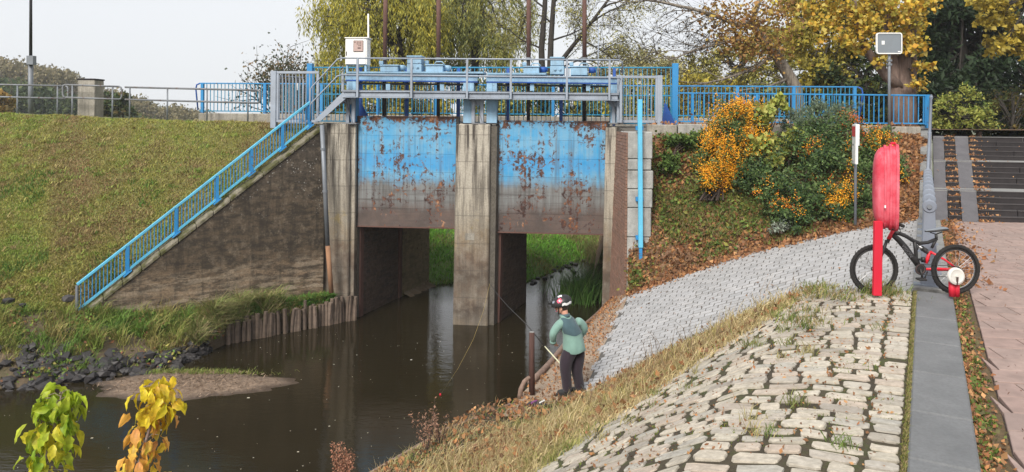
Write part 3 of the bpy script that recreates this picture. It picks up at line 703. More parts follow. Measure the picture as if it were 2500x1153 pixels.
# ------------------------------------------------------------------ stairs at the right
S0 = P(2281, 531, 15.7); S0.z = 3.58
def ST(a, b, z): return Vector((S0.x, S0.y, 0)) + E1 * a + QD * (b / QD.y) + Vector((0, 0, z))
st = thing('staircase', 'wide dark brick steps with grey wheel ramps littered with fallen leaves', 'stairs', S0)
fl = [(0.0, 3.57), (1.62, 4.14), (3.3, 4.71)]; WST = 4.2
rises = 0.114
for fi, (b0, z0) in enumerate(fl):
    for r in range(5):
        zb = z0 + r * rises; y0 = b0 + r * 0.2; y1 = b0 + (r + 1) * 0.2 if r < 4 else (fl[fi + 1][0] if fi < 2 else 8.5)
        a = 0.0; segs = []
        for x0, x1 in ((0.27, 0.53),): segs.append((x0, x1))
        x = 0.86 + (RND.uniform(.6, 1.2) if r % 2 else 1.3); xs = [0.86, x]
        while x < WST: x += RND.uniform(1.1, 1.5); xs.append(x)
        segs += list(zip(xs[:-1], xs[1:]))
        for x0, x1 in segs:
            m2 = MB(); g = 0.006; ye = y1 + 0.02 if r < 4 else y0 + 0.4
            m2.hexa([ST(x0 + g, y0, zb - .12), ST(x1 - g, y0, zb - .12), ST(x1 - g, ye, zb - .12), ST(x0 + g, ye, zb - .12)], [ST(x0 + g, y0, zb + rises), ST(x1 - g, y0, zb + rises), ST(x1 - g, ye, zb + rises), ST(x0 + g, ye, zb + rises)])
            part('step_block', m2, 'stair_dark', st, bevel=0.006)
            m2 = MB(); m2.hexa([ST(x0 + g, y0 - .012, zb + rises - .012), ST(x1 - g, y0 - .012, zb + rises - .012), ST(x1 - g, y0 + .05, zb + rises - .012), ST(x0 + g, y0 + .05, zb + rises - .012)], [ST(x0 + g, y0 - .012, zb + rises + .006), ST(x1 - g, y0 - .012, zb + rises + .006), ST(x1 - g, y0 + .05, zb + rises + .006), ST(x0 + g, y0 + .05, zb + rises + .006)]); part('nosing', m2, 'stair_nose', st)
    zt = z0 + 5 * rises
    for (x0, x1) in ((0.0, 0.265), (0.535, 0.855)):
        m2 = MB(); m2.hexa([ST(x0, b0 - .12, z0 - .02), ST(x1, b0 - .12, z0 - .02), ST(x1, b0 + .9, z0 - .1), ST(x0, b0 + .9, z0 - .1)], [ST(x0, b0 - .12, z0 + .02), ST(x1, b0 - .12, z0 + .02), ST(x1, b0 + .9, zt + .03), ST(x0, b0 + .9, zt + .03)])
        part('wheel_ramp', m2, 'stair_ramp', st, bevel=0.006)
    m2 = MB(); bb = fl[fi + 1][0] + .05 if fi < 2 else 9.0
    m2.hexa([ST(0, b0 + .83, zt - .1), ST(WST, b0 + .83, zt - .1), ST(WST, bb, zt - .1), ST(0, bb, zt - .1)], [ST(0, b0 + .83, zt + .006), ST(WST, b0 + .83, zt + .006), ST(WST, bb, zt + .006), ST(0, bb, zt + .006)])
    part('landing', m2, 'concrete_grey', st)
# grey side wall of the stairs, in stepped panels
sw = thing('stair_side_wall', 'grey stepped concrete side wall left of the dark stairs', 'wall', ST(-0.2, 0, 3.4))
for k in range(5):
    y0, y1 = -0.1 + k * 0.95, -0.1 + (k + 1) * 0.95 - 0.008; zt = 3.75 + 0.40 * k
    m2 = MB(); m2.hexa([ST(-0.30, y0, 3.3), ST(-0.03, y0, 3.3), ST(-0.03, y1, 3.3), ST(-0.30, y1, 3.3)], [ST(-0.30, y0, zt), ST(-0.03, y0, zt), ST(-0.03, y1, zt + .22), ST(-0.30, y1, zt + .22)])
    part('panel', m2, 'concrete_grey', sw, bevel=0.01)
# ================================================================== THE WEIR
SK = math.tan(math.radians(12.6))          # the channel runs askew to the weir face
def dbox(mb, px0, py0, px1, py1, v0, v1, pad=0):
    mx, my = (px0 + px1) / 2, (py0 + py1) / 2
    u0, u1 = DP(px0, my, v0)[0], DP(px1, my, v0)[0]; z1, z0 = DP(mx, py0, v0)[1], DP(mx, py1, v0)[1]
    q = lambda z: [D(u0, v0, z), D(u1, v0, z), D(u1, v1, z), D(u0, v1, z)]
    mb.hexa(q(z0), q(z1)); return mb
def UZ(px, py, v): u, z = DP(px, py, v); return D(u, v, z)
def quadprism(mb, pts_bottom, z0, z1):
    mb.hexa([Vector((p.x, p.y, z0)) for p in pts_bottom], [Vector((p.x, p.y, z1)) for p in pts_bottom]); return mb
ZP = 5.52                                   # top of the piers
def up_(px, v=0.0, y=550): return DP(px, y, v)[0]
# middle pier (tapers a little towards the foot, as it stands)
mp = thing('sluice_pier', 'stained concrete pier standing in the water between the two blue gates', 'pier', D(0, 0, 0))
uA, uB = DP(1113, 310, 0)[0], DP(1196, 310, 0)[0]; uA0, uB0 = DP(1104, 795, 0)[0], DP(1190, 795, 0)[0]
BK = 2.9
mb = MB(); mb.hexa([D(uA0, 0, -1), D(uB0, 0, -1), D(uB0 + .25 * SK, .25, -1), D(uA0 + .25 * SK, .25, -1)], [D(uA, 0, ZP), D(uB, 0, ZP), D(uB + .05, .25, ZP), D(uA + .05, .25, ZP)])
part('pier_front', mb, 'pier_concrete', mp, bevel=0.03)
uC = DP(1213, 400, 0.1)[0]; uC0 = DP(1205, 795, 0.1)[0]
mb = MB(); mb.hexa([D(uA0 + .06, .1, -1), D(uC0, .1, -1), D(uC0 + SK * (BK - .1), BK, -1), D(uA0 + .06 + SK * (BK - .1), BK, -1)], [D(uA + .04, .1, ZP - .05), D(uC, .1, ZP - .05), D(uC + SK * (BK - .1), BK, ZP - .3), D(uA + .04 + SK * (BK - .1), BK, ZP - .3)])
part('pier_body', mb, 'mortar', mp)
def bricks_on(A, B, z0, z1, nrm, mat, parent, hb=0.077, lb=0.25, name='bricks', clip=None):
    A = Vector((A.x, A.y, 0)); B = Vector((B.x, B.y, 0)); L = (B - A).length; t = (B - A) / L; nrm = Vector(nrm).normalized(); mb = MB(); r = 0; z = z0
    while z < z1:
        x = -RND.uniform(0, lb)
        while x < L:
            w = lb * (0.5 if RND.random() < .25 else 1); x0, x1 = max(x, 0) + .005, min(x + w, L) - .005
            if x1 - x0 > .03 and (clip is None or clip((x0 + x1) / 2, z)):
                o = 0.012 + RND.uniform(0, .012); p0, p1 = A + t * x0, A + t * x1
                q = [p0, p1, p1 + nrm * o, p0 + nrm * o]
                mb.hexa([p + Vector((0, 0, z + .005)) for p in q], [p + Vector((0, 0, z + hb - .005)) for p in q])
            x += w
        z += hb; r += 1
    return tag(part(name, mb, mat, parent), kind='stuff')
nR = Vector((math.cos(DA + math.radians(12.6)), -math.sin(DA + math.radians(12.6)), 0))
a_, b_ = D(uC0 + .03 + SK * .5, .6, 0), D(uC0 + .02 + SK * (BK - .1), BK, 0)
bricks_on(a_, b_, -0.3, 3.2, nR, 'brick_dark', mp)
mb = MB(); k = SK * .3
mb.hexa([D(uC0 + k, .38, -.5), D(uC0 + k + .05, .38, -.5), D(uC0 + k + .09, .58, -.5), D(uC0 + k + .04, .58, -.5)], [D(uC + k - .02, .38, 4), D(uC + k + .05, .38, 4), D(uC + k + .09, .58, 4), D(uC + k + .02, .58, 4)])
part('gate_guide', mb, 'rust_pole', mp)
mb = MB(); dbox(mb, 1136, 570, 1158, 586, -0.006, 0.02); part('marker_plate', mb, 'concrete', mp)

# left pier and the channel wall behind it
lp = thing('sluice_pier', 'streaked concrete pier left of the left blue gate, beside the grey pipe', 'pier', D(DP(830, 700, 0)[0], 0, 0))
u0, u1 = DP(786, 320, 0)[0], DP(853, 320, 0)[0]; u2 = DP(868, 320, .12)[0]
mb = MB(); mb.hexa([D(u0, 0, -1), D(u1, 0, -1), D(u1, 1.2, -1), D(u0, 1.2, -1)], [D(u0, 0, ZP), D(u1, 0, ZP), D(u1, 1.2, ZP), D(u0, 1.2, ZP)])
part('pier_front', mb, 'pier_concrete', lp, bevel=0.03)
mb = MB(); mb.hexa([D(u1 - .05, .12, -1), D(u2 - .02, .12, -1), D(u2 - .02, .42, -1), D(u1 - .05, .42, -1)], [D(u1 - .05, .12, ZP - .04), D(u2, .12, ZP - .04), D(u2, .42, ZP - .04), D(u1 - .05, .42, ZP - .04)])
part('gate_slot', mb, 'pier_concrete', lp, bevel=0.01)
mb = MB(); uw = u2 + .02
mb.hexa([D(u0, .3, -1), D(uw, .4, -1), D(uw + SK * 2.6, 3.0, -1), D(u0, 3.0, -1)], [D(u0, .3, 5.2), D(uw, .4, 5.2), D(uw + SK * 2.6, 3.0, 5.2), D(u0, 3.0, 5.2)])
part('abutment', mb, 'mortar', lp)
bricks_on(D(uw + SK * .25, .65, 0), D(uw + SK * 2.35, 2.75, 0), -0.3, 3.3, nR, 'brick_dark', lp)
for vv in (.45, 2.78):
    mb = MB(); k = SK * (vv - .4); mb.hexa([D(uw + k - .02, vv, -.5), D(uw + k + .04, vv, -.5), D(uw + k + .08, vv + .16, -.5), D(uw + k, vv + .16, -.5)], [D(uw + k - .02, vv, 4.5), D(uw + k + .04, vv, 4.5), D(uw + k + .08, vv + .16, 4.5), D(uw + k, vv + .16, 4.5)])
    part('gate_guide', mb, 'rust_pole', lp)
# buff brick training wall upstream, on the left
A = D(uw + SK * 2.6 + .02, 3.02, 0); B = PZ(1042, 700, 0); B = Vector((B.x, B.y, 0)) + Vector((.03, .3, 0)); back = Vector((-0.6, 0.15, 0))
tw = thing('training_wall', 'buff brick channel wall beyond the left gate, seen under it', 'wall', A)
mb = MB(); quadprism(mb, [A, B, B + back, A + back], -1, 4.4); part('wall_core', mb, 'mortar', tw)
t_ = (B - A).normalized(); bricks_on(A, B, -0.2, 4.3, Vector((t_.y, -t_.x, 0)), 'brick_buff', tw)
mb = MB(); mb.grid([[A.lerp(B, k / 10) + Vector((.03, -.01, .12 + .05 * math.sin(k * 3))) for k in range(11)], [A.lerp(B, k / 10) + Vector((.40 + .08 * math.sin(k * 2.3), -.12, -.05)) for k in range(11)]])
part('silt_ledge', mb, 'bank_soil', tw)

# right pier, brick wing wall and rough block abutment
rp = thing('sluice_pier', 'slim pale concrete pier right of the right blue gate', 'pier', D(DP(1490, 700, 0)[0], 0, 0))
u0, u1, u1b, u0b = DP(1479, 310, 0)[0], DP(1511, 310, 0)[0], DP(1482, 745, 0)[0], DP(1468, 745, 0)[0]
mb = MB(); mb.hexa([D(u0b, 0, -.5), D(u1b + .1, 0, -.5), D(u1b + .2, .9, -.5), D(u0b + .05, .9, -.5)], [D(u0, 0, ZP - .05), D(u1, 0, ZP - .05), D(u1, .9, ZP - .05), D(u0, .9, ZP - .05)])
part('pier_front', mb, 'pier_concrete', rp, bevel=0.03)
F0 = D(u1b + .06, .02, 0); F1 = P(1529, 690, 17.75); F1 = Vector((F1.x, F1.y, 0))
G0 = D(u1 - .02, .02, 0)
ra = thing('right_abutment', 'battered brick wing wall and rough concrete blocks right of the weir', 'wall', F1)
wt = 0.5
mb = MB(); T1 = F1 + Vector((.02, 0, 0))
mb.hexa([F0 + Vector((0, 0, -.5)), F1 + Vector((0, 0, -.5)), F1 + Vector((wt, .1, -.5)), F0 + Vector((wt, .3, -.5))], [G0 + Vector((0, 0, ZP - .05)), T1 + Vector((0, 0, 5.35)), T1 + Vector((wt, .1, 5.35)), G0 + Vector((wt, .3, ZP - .05))])
part('wall_core', mb, 'mortar', ra)
# brick courses laid along the battered face
mb = MB(); nrows = 58
for r in range(nrows):
    z0, z1 = .55 + r * .083, .55 + (r + 1) * .083 - .01
    pa = lambda z: F0.lerp(G0, (z + .5) / (ZP + .45)) + Vector((0, 0, z)); pb = lambda z: F1.lerp(T1, (z + .5) / 5.85) + Vector((0, 0, z))
    k = 8; off = (r % 2) * .5
    for i in range(-1, k):
        s0, s1 = max((i + off) / k, 0) + .004, min((i + 1 + off) / k, 1) - .004
        if s1 - s0 < .02: continue
        o = Vector((-.045 - RND.uniform(0, .014), -.02, 0))
        a0, a1, c0_, c1_ = pa(z0).lerp(pb(z0), s0), pa(z0).lerp(pb(z0), s1), pa(z1).lerp(pb(z1), s0), pa(z1).lerp(pb(z1), s1)
        mb.hexa([a0, a1, a1 + o, a0 + o], [c0_, c1_, c1_ + o, c0_ + o])
tag(part('bricks', mb, 'brick_red', ra), kind='stuff')
zs = [1.2, 2.05, 2.85, 3.55, 4.0, 4.45, 4.72, 5.38]
for i in range(len(zs) - 1):
    w = 0.56 + RND.uniform(-.04, .04) + (.02 if i < 6 else 0)
    m2 = MB(); m2.box(F1.x + .01, F1.x + w, F1.y - .05 - RND.uniform(0, .03), F1.y + 1.2, zs[i] + .012, zs[i + 1])
    part('block', m2, 'rough_block', ra, bevel=0.02)

# left wing wall with its sloping mossy top
ww = thing('wing_wall', 'tall dark stained wing wall with sloping mossy top left of the gates', 'wall', W1)
V0 = lambda p, z: Vector((p.x, p.y, z))
mb = MB(); th = WB * 0.40; X0 = W0 + DU * .12
mb.hexa([V0(W1, -.5), V0(X0, -.5), V0(X0 + th, -.5), V0(W1 + th, -.5)], [V0(W1, W1.z - .1), V0(X0, X0.z - .1), V0(X0 + th, X0.z - .1), V0(W1 + th, W1.z - .1)])
part('wall_face', mb, 'wing_concrete', ww)
lip = WB * -0.03
mb = MB(); n_ = 14
for k in range(n_):
    a, c = W1.lerp(X0, k / n_), W1.lerp(X0, (k + 1) / n_ - .002); j = RND.uniform(-.012, .012)
    mb.hexa([a + lip + Vector((0, 0, -.1)), c + lip + Vector((0, 0, -.1)), c + th, a + th], [a + lip + Vector((0, 0, .0 + j)), c + lip + Vector((0, 0, j)), c + th + Vector((0, 0, .05 + j)), a + th + Vector((0, 0, .05 + j))])
cp = part('wall_top', mb, 'mossy_concrete', ww, bevel=.015)
# grey drain pipe up the pier
pp = thing('drain_pipe', 'grey drain pipe rusting brown at its foot, fixed to the left pier', 'pipe', P(808, 716, 20.3))
a, m_, c = P(786, 305, 20.28), P(800, 600, 20.28), P(809, 715, 20.28)
part('upper_pipe', MB().tube([a, m_], .062, 12), 'galvanised', pp, smooth=True)
part('lower_pipe', MB().tube([m_, c], .066, 12), 'pipe_rust', pp, smooth=True)
for f in (.2, .55):
    q = a.lerp(m_, f); part('bracket', MB().tube([q - Vector((0, 0, .03)), q + Vector((0, 0, .03))], .075, 12), 'galvanised', pp)

# ------------------------------------------------------------------ the two lift gates
def gate(label, x0, x1, yt0, yt1, yb0, yb1, v):
    g = thing('lift_gate', label, 'sluice gate', D(DP((x0 + x1) / 2, yb0, v)[0], v, DP((x0 + x1) / 2, yb0, v)[1]), 'steel lift gates of the weir')
    u0, u1 = DP(x0, 420, v)[0], DP(x1, 420, v)[0]; zt = DP((x0 + x1) / 2, (yt0 + yt1) / 2, v)[1]; zb = DP((x0 + x1) / 2, (yb0 + yb1) / 2, v)[1]
    # plate in welded strakes, each very slightly out of plane
    n = 6
    for k in range(n):
        z0, z1 = lerp(zb + .03, zt - .03, k / n), lerp(zb + .03, zt - .03, (k + 1) / n); o = RND.uniform(-.004, .004)
        m2 = MB(); m2.hexa([D(u0, v + o, z0), D(u1, v + o, z0), D(u1, v + .1, z0), D(u0, v + .1, z0)], [D(u0, v + o, z1 - .003), D(u1, v + o, z1 - .003), D(u1, v + .1, z1 - .003), D(u0, v + .1, z1 - .003)])
        part('plate', m2, 'gate_paint', g, bevel=.002)
    for nm, z0, z1 in (('top_flange', zt - .03, zt), ('bottom_flange', zb, zb + .03)):
        m2 = MB(); m2.hexa([D(u0, v - .02, z0), D(u1, v - .02, z0), D(u1, v + .3, z0), D(u0, v + .3, z0)], [D(u0, v - .02, z1), D(u1, v - .02, z1), D(u1, v + .3, z1), D(u0, v + .3, z1)])
        part(nm, m2, 'gate_paint' if z0 > 4 else 'rust_pole', g)
    for uu in (u0, u1):
        m2 = MB(); m2.hexa([D(uu - .04, v - .012, zb), D(uu + .04, v - .012, zb), D(uu + .04, v + .12, zb), D(uu - .04, v + .12, zb)], [D(uu - .04, v - .012, zt), D(uu + .04, v - .012, zt), D(uu + .04, v + .12, zt), D(uu - .04, v + .12, zt)])
        part('seal_strip', m2, 'black_metal', g)
    for f in (.2, .5, .8):
        m2 = MB(); uu = lerp(u0, u1, f); m2.hexa([D(uu - .05, v + .1, zb), D(uu + .05, v + .1, zb), D(uu + .05, v + .3, zb), D(uu - .05, v + .3, zb)], [D(uu - .05, v + .1, zt - .04), D(uu + .05, v + .1, zt - .04), D(uu + .05, v + .3, zt - .04), D(uu - .05, v + .3, zt - .04)])
        part('stiffener', m2, 'rust_pole', g)
gate('left steel lift gate with peeling blue paint and rust patches', 871, 1116, 281, 287, 555, 558, .28)
gate('right steel lift gate with peeling blue paint and rust patches', 1214, 1484, 290, 300, 568, 575, .28)

# ------------------------------------------------------------------ bridge deck behind the gates
bd = thing('bridge_deck', 'concrete road bridge deck with kerbs behind the gates', 'bridge', D(2, 2, 5.2))
FR = P(2275, 320, 19.75)
mb = MB(); mb.hexa([D(-4.6, .95, 5.1), D(4.7, .95, 5.1), D(4.7, 3.8, 5.1), D(-4.6, 3.8, 5.1)], [D(-4.6, .95, 5.46), D(4.7, .95, 5.46), D(4.7, 3.8, 5.46), D(-4.6, 3.8, 5.46)])
part('slab', mb, 'concrete_grey', bd)
mb = MB(); mb.add([D(-5.2, .97, 5.48), D(4.8, .97, 5.48), D(4.8, 3.75, 5.48), D(-5.2, 3.75, 5.48)], [(0, 1, 2, 3)])
part('road_surface', mb, 'asphalt', bd)
mb = MB(); k_ = P(1690, 306, 19.7); mb.add([D(4.8, .97, 5.475), Vector((k_.x, k_.y, 5.475)), Vector((FR.x, FR.y + .1, 5.475)), Vector((FR.x + 9, FR.y + 1.2, 5.47)), Vector((FR.x + 9, 70, 5.46)), D(7.5, 46, 5.46), D(4.8, 3.9, 5.475)], [(0, 1, 2, 3, 4, 5, 6)])
mb.add([D(4.8, 3.9, 5.475), D(7.5, 46, 5.46), D(5.0, 46, 1.5), D(3.2, 4.6, .4)], [(0, 1, 2, 3)])
struct('upper_ground', mb, 'leafy_soil')
mb = MB(); mb.add([D(-5.2, .97, 5.478), D(-5.2, 3.75, 5.478), D(-14, 3.75, 5.5), D(-9.0, 1.9, 5.5), D(-6.2, 1.0, 5.478)], [(0, 1, 2, 3, 4)])
struct('bridge_approach', mb, 'asphalt')
# near kerb right of the weir: separate kerb stones
K0, K1 = P(1580, 331, 19.35), P(2252, 329, 19.75); nk = 9
for k in range(nk):
    a, c = K0.lerp(K1, k / nk), K0.lerp(K1, (k + 1) / nk - .004); b2 = Vector((.02, .35, 0)); z1 = 5.55 + (.02 if k % 2 else 0)
    m2 = MB(); m2.hexa([V0(a, 5.0), V0(c, 5.0), V0(c + b2, 5.0), V0(a + b2, 5.0)], [V0(a, z1), V0(c, z1), V0(c + b2, z1), V0(a + b2, z1)])
    part('kerb_stone', m2, 'concrete' if k != 1 else 'rough_block', bd, bevel=.02)
mb = MB(); ku0 = DP(486, 280, 3.1)[0]; ku1 = DP(2095, 300, 3.1)[0]
mb.hexa([D(ku0, 3.05, 5.3), D(ku1, 3.05, 5.3), D(ku1, 3.5, 5.3), D(ku0, 3.5, 5.3)], [D(ku0, 3.05, 5.80), D(ku1, 3.05, 5.74), D(ku1, 3.5, 5.74), D(ku0, 3.5, 5.80)])
part('far_kerb', mb, 'concrete', bd, bevel=.02)
mb = MB(); dbox(mb, 850, 283, 880, 304, .55, 1.1); part('bearing_block', mb, 'concrete', bd)

# ------------------------------------------------------------------ railings
def railing(name, label, A, B, h, mat, posts, bal, topw=.05, postw=.055, balw=.018, gap=.07, topmat=None, botmat=None, postmat=None, cat='railing', plates=False, endcurve=False, group=None, sub=None, postdrop=.0):
    A = Vector(A); B = Vector(B); o = thing(name, label, cat, A, group)
    U = Vector((0, 0, 1)); L = (B - A).length; dirn = (B - A).normalized(); hd = Vector((dirn.x, dirn.y, 0)).normalized(); perp = Vector((-hd.y, hd.x, 0))
    part('top_rail', MB().bar(A + U * h, B + U * h, topw, topw * .8), topmat or mat, o, bevel=.006)
    part('bottom_rail', MB().bar(A + U * gap, B + U * gap, topw * .7, topw * .7), botmat or mat, o)
    if sub: part('middle_rail', MB().bar(A + U * sub, B + U * sub, topw * .7, topw * .7), botmat or mat, o)
    mbx = MB(); mbx.box(-postw/2, postw/2, -postw/2, postw/2, -postdrop, h - topw * .4); pm = mesh_of('post', mbx); pm.materials.append(M[postmat or mat])
    rz = math.atan2(hd.y, hd.x)
    for f in posts:
        inst('post', pm, o, A.lerp(B, f), rz)
        if plates:
            q = A.lerp(B, f); part('base_plate', MB().hexa([q + hd*x + perp*y + dirn*0 + Vector((0,0,dirn.z/max(math.hypot(dirn.x,dirn.y),.01)*x)) + U*(-.005) for x, y in ((-.09,-.10),(.09,-.10),(.09,.06),(-.09,.06))], [q + hd*x + perp*y + Vector((0,0,dirn.z/max(math.hypot(dirn.x,dirn.y),.01)*x)) + U*(.02) for x, y in ((-.09,-.10),(.09,-.10),(.09,.06),(-.09,.06))]), postmat or mat, o)
    mbx = MB(); mbx.box(-balw/2, balw/2, -balw/2, balw/2, gap, h - topw * .3); bm_ = mesh_of('baluster', mbx); bm_.materials.append(M[mat])
    hl = math.hypot((B - A).x, (B - A).y); n = int(hl / bal)
    for k in range(1, n):
        f = k / n
        if any(abs(f - p_) * hl < bal * .35 for p_ in posts): continue
        inst('baluster', bm_, o, A.lerp(B, f), rz)
    return o
# far side of the bridge
fa, fb = D(ku0, 3.12, 5.80), D(ku1, 3.12, 5.74)
fr = railing('bridge_railing', 'long blue bar railing along the far side of the bridge', fa, fb, .98, 'blue_teal', [.005, .108, .20, .29, .38, .47, .56, .65, .74, .83, .91, .995], .125, .05, .09, .02, topmat='blue_rail', postmat='blue_rail', postdrop=.02)
for s_, e in ((-1, fa), (1, fb)):
    part('end_bow', MB().tube([e + Vector((0, 0, .97)), e + DU * s_ * .10 + Vector((0, 0, .93)), e + DU * s_ * .13 + Vector((0, 0, .8)), e + DU * s_ * .05 + Vector((0, 0, .1))], .025, 8), 'blue_deep', fr, smooth=True)
# tall safety fence close behind the hoists
ua, ub = DP(757, 230, .95)[0], DP(1648, 230, .95)[0]; za = DP(757, 158, .95)[1]; zb_ = DP(1648, 173, .95)[1]
tf = railing('safety_fence', 'tall blue bar fence right behind the gate hoists', D(ua, .95, 5.50), D(ub, .95, 5.50), (za + zb_) / 2 - 5.50, 'blue_teal', [.145, .275, .42, .555, .70, .84], .128, .05, .08, .018, postmat='blue_deep', topmat='blue_teal', sub=.86)
for uu in (ua, ub):
    mb = MB(); w = .085; mb.hexa([D(uu - w, .88, 5.46), D(uu + w, .88, 5.46), D(uu + w, 1.04, 5.46), D(uu - w, 1.04, 5.46)], [D(uu - w, .88, za + .03), D(uu + w, .88, za + .03), D(uu + w, 1.04, za + .03), D(uu - w, 1.04, za + .03)])
    part('end_post', mb, 'blue_rail', tf, bevel=.01)
for px, s_ in ((1652, -1), (876, 1)):
    uu = DP(px, 260, .9)[0]; mb = MB(); mb.prism([D(uu, .86, 5.5), D(uu + s_ * .42, .86, 5.5), D(uu + s_ * .34, .86, 6.15) if s_ < 0 else D(uu + .06, .86, 6.15), D(uu + s_ * .30, .86, 6.15) if s_ < 0 else D(uu, .86, 6.15)], DV * .03)
    part('gusset', mb, 'blue_deep', tf)
# near railing right of the weir
ra_, rb_ = P(1656, 301, 19.65), P(2266, 306, 19.9)
nr = railing('bridge_railing', 'blue bar railing above the leafy slope, ending at the stairs', ra_, rb_, .80, 'blue_rail', [.055, .31, .575, .99], .135, .05, .07, .02, gap=.045)
mb = MB(); q = rb_; mb.box(q.x - .06, q.x + .06, q.y - .06, q.y + .06, q.z - .08, q.z + .82); part('end_post', mb, 'blue_rail', nr, bevel=.01)
# sloping rail on the wing wall
sa, sb_ = W1 + WB * .17 + Vector((-.12, -.06, -.06)), W0 + WB * .17 + Vector((-.18, -.11, -.05))
sr = railing('slope_railing', 'blue handrail with bars running down the sloping wing wall', sa, sb_, .70, 'blue_rail', [.19, .385, .56, .715, .86, .995], .078, .075, .075, .018, gap=.075, topmat='blue_cap', botmat='blue_cap', plates=True)
e = sa; part('end_post', MB().bar(e + Vector((0, 0, -.12)), e + Vector((0, 0, .69)), .05, .05, (0, 1, 0)), 'galvanised', sr)

# plain two-bar railings on the embankment
def tworail(label, x0, x1, yt0, yt1, ym0, ym1, posts, d0, d1, bow0, bow1):
    at = lambda px, y: P(px, y, lerp(d0, d1, (px - x0) / (x1 - x0)))
    o = thing('pipe_railing', label, 'railing', at((x0 + x1) / 2, 285), 'pipe railings on the grass embankment')
    T0, T1, M0, M1 = at(x0, yt0), at(x1, yt1), at(x0, ym0), at(x1, ym1)
    r = .03; hx = (T1 - T0).normalized() * .09; dz = Vector((0, 0, .09))
    def run(p, q): part('rail', MB().tube([p, q], r, 8), 'rail_dull', o, smooth=True)
    run(T0 + hx, T1 - hx); run(M0 + hx, M1 - hx)
    for b_, a, c, s_ in ((bow0, T0, M0, 1), (bow1, T1, M1, -1)):
        if b_: part('bow', MB().tube([a + hx * s_, a + hx * s_ * .3 - dz * .3, a - dz, c + dz, c + hx * s_ * .3 + dz * .3, c + hx * s_], r, 8), 'rail_dull', o, smooth=True)
    for px in posts:
        f = (px - x0) / (x1 - x0); tp = T0.lerp(T1, f); g = at(px, 292)
        part('post', MB().tube([Vector((tp.x, tp.y, 5.45)), tp], .026, 8), 'galvanised', o, smooth=True)
tworail('grey two-bar pipe railing at the far left, beside the lamp post', -160, 166, 204, 210, 233, 241, [-60, 44, 141], 25.0, 24.6, False, True)
tworail('short grey pipe railing in front of the concrete pillar', 153, 297, 207, 212, 238, 243, [177, 275], 24.0, 23.9, True, True)
tworail('grey two-bar pipe railing between the pillar and the gate frame', 300, 635, 213, 221, 243, 252, [318, 413, 510, 607], 23.9, 22.6, False, True)

# ------------------------------------------------------------------ grey access gates
def frame_gate(label, x0, x1, y0, y1, v, postx, bars=9, open_leaf=False):
    o = thing('access_gate', label, 'gate', UZ((x0 + x1) / 2, y1, v), 'grey access gates')
    def bx(nm, a, b_, c, d_, v0=v, v1=v + .05, mat='grey_steel'): part(nm, dbox(MB(), a, b_, c, d_, v0, v1), mat, o, bevel=.004)
    bx('frame_rail', x0, y0, x1, y0 + 6); bx('frame_rail', x0, y1 - 6, x1, y1)
    bx('frame_stile', x0, y0 + 6.3, x0 + 6, y1 - 6.3); bx('frame_stile', x1 - 6, y0 + 6.3, x1, y1 - 6.3)
    for k in range(1, bars + 1):
        c = x0 + 6 + (x1 - x0 - 12) * k / (bars + 1); bx('bar', c - .9, y0 + 6, c + .9, y1 - 6, v + .015, v + .035)
    a, c = postx; bx('hinge_post', a, y0 - 1, c, y1 + (22 if not open_leaf else 14), v - .03, v + .14)
    return o
g1 = frame_gate('grey tubular gate left of the weir stairs, with its leaf half open', 674, 778, 174, 299, -.15, (660, 673), 10, True)
lf0 = UZ(676, 180, -.1); 
for k in range(8):
    p0 = D(DP(678, 240, -.1)[0] + .05 + k * .06, -.1 + .1 * k, 0); z0, z1 = 5.62, 6.85 - .01 * k
    part('leaf_bar', MB().bar(V0(p0, z0), V0(p0, z1), .03 if k in (0, 7) else .016, .03 if k in (0, 7) else .016, (0, 1, 0)), 'grey_steel', g1)
for zz in (5.62, 6.83):
    part('leaf_rail', MB().bar(D(DP(678, 240, -.1)[0] + .05, -.1, zz), D(DP(678, 240, -.1)[0] + .05 + .42, .6, zz), .03, .03), 'grey_steel', g1)
part('lock_case', MB().box(lf0.x + .40, lf0.x + .46, lf0.y + .45, lf0.y + .5, 6.45, 6.65), 'white_enamel', g1)
frame_gate('grey tubular gate right of the weir walkway', 1506, 1606, 185, 300, -.15, (1605, 1617), 9)

# ------------------------------------------------------------------ operating walkway in front of the hoists
VW = -.35
wk = thing('operating_walkway', 'grey steel operating walkway with handrail across both gates', 'walkway', UZ(1165, 300, VW))
def wb(nm, x0, y0, x1, y1, v0, v1, mat='grey_steel', bev=.004, par=None): return part(nm, dbox(MB(), x0, y0, x1, y1, v0, v1), mat, par or wk, bevel=bev)
def line(px, ya, yb): return lerp(ya, yb, (px - 845) / (1512 - 845))
posts = [872, 1004, 1140, 1247, 1384, 1488]
segs = [835] + posts + [1512]
for a, c in zip(segs[:-1], segs[1:]):
    m_ = (a + c) / 2; y = line(m_, 221, 229)
    wb('channel_web', a + 4, y + 3.2, c - 4, y + 14.5, VW + .03, VW + .05)
    wb('channel_flange', a + 1, y, c - 1, y + 3, VW - .02, VW + .12); wb('channel_flange', a + 1, y + 14.8, c - 1, y + 17.5, VW - .02, VW + .12)
    wb('grating', a, y - 1.6, c, y - .2, VW - .0, VW + .75, 'galvanised')
for px in posts:
    y = line(px, 221, 229); wb('rail_post', px - 2.6, line(px, 143, 148), px + 2.6, y + 17, VW - .08, VW - .03)
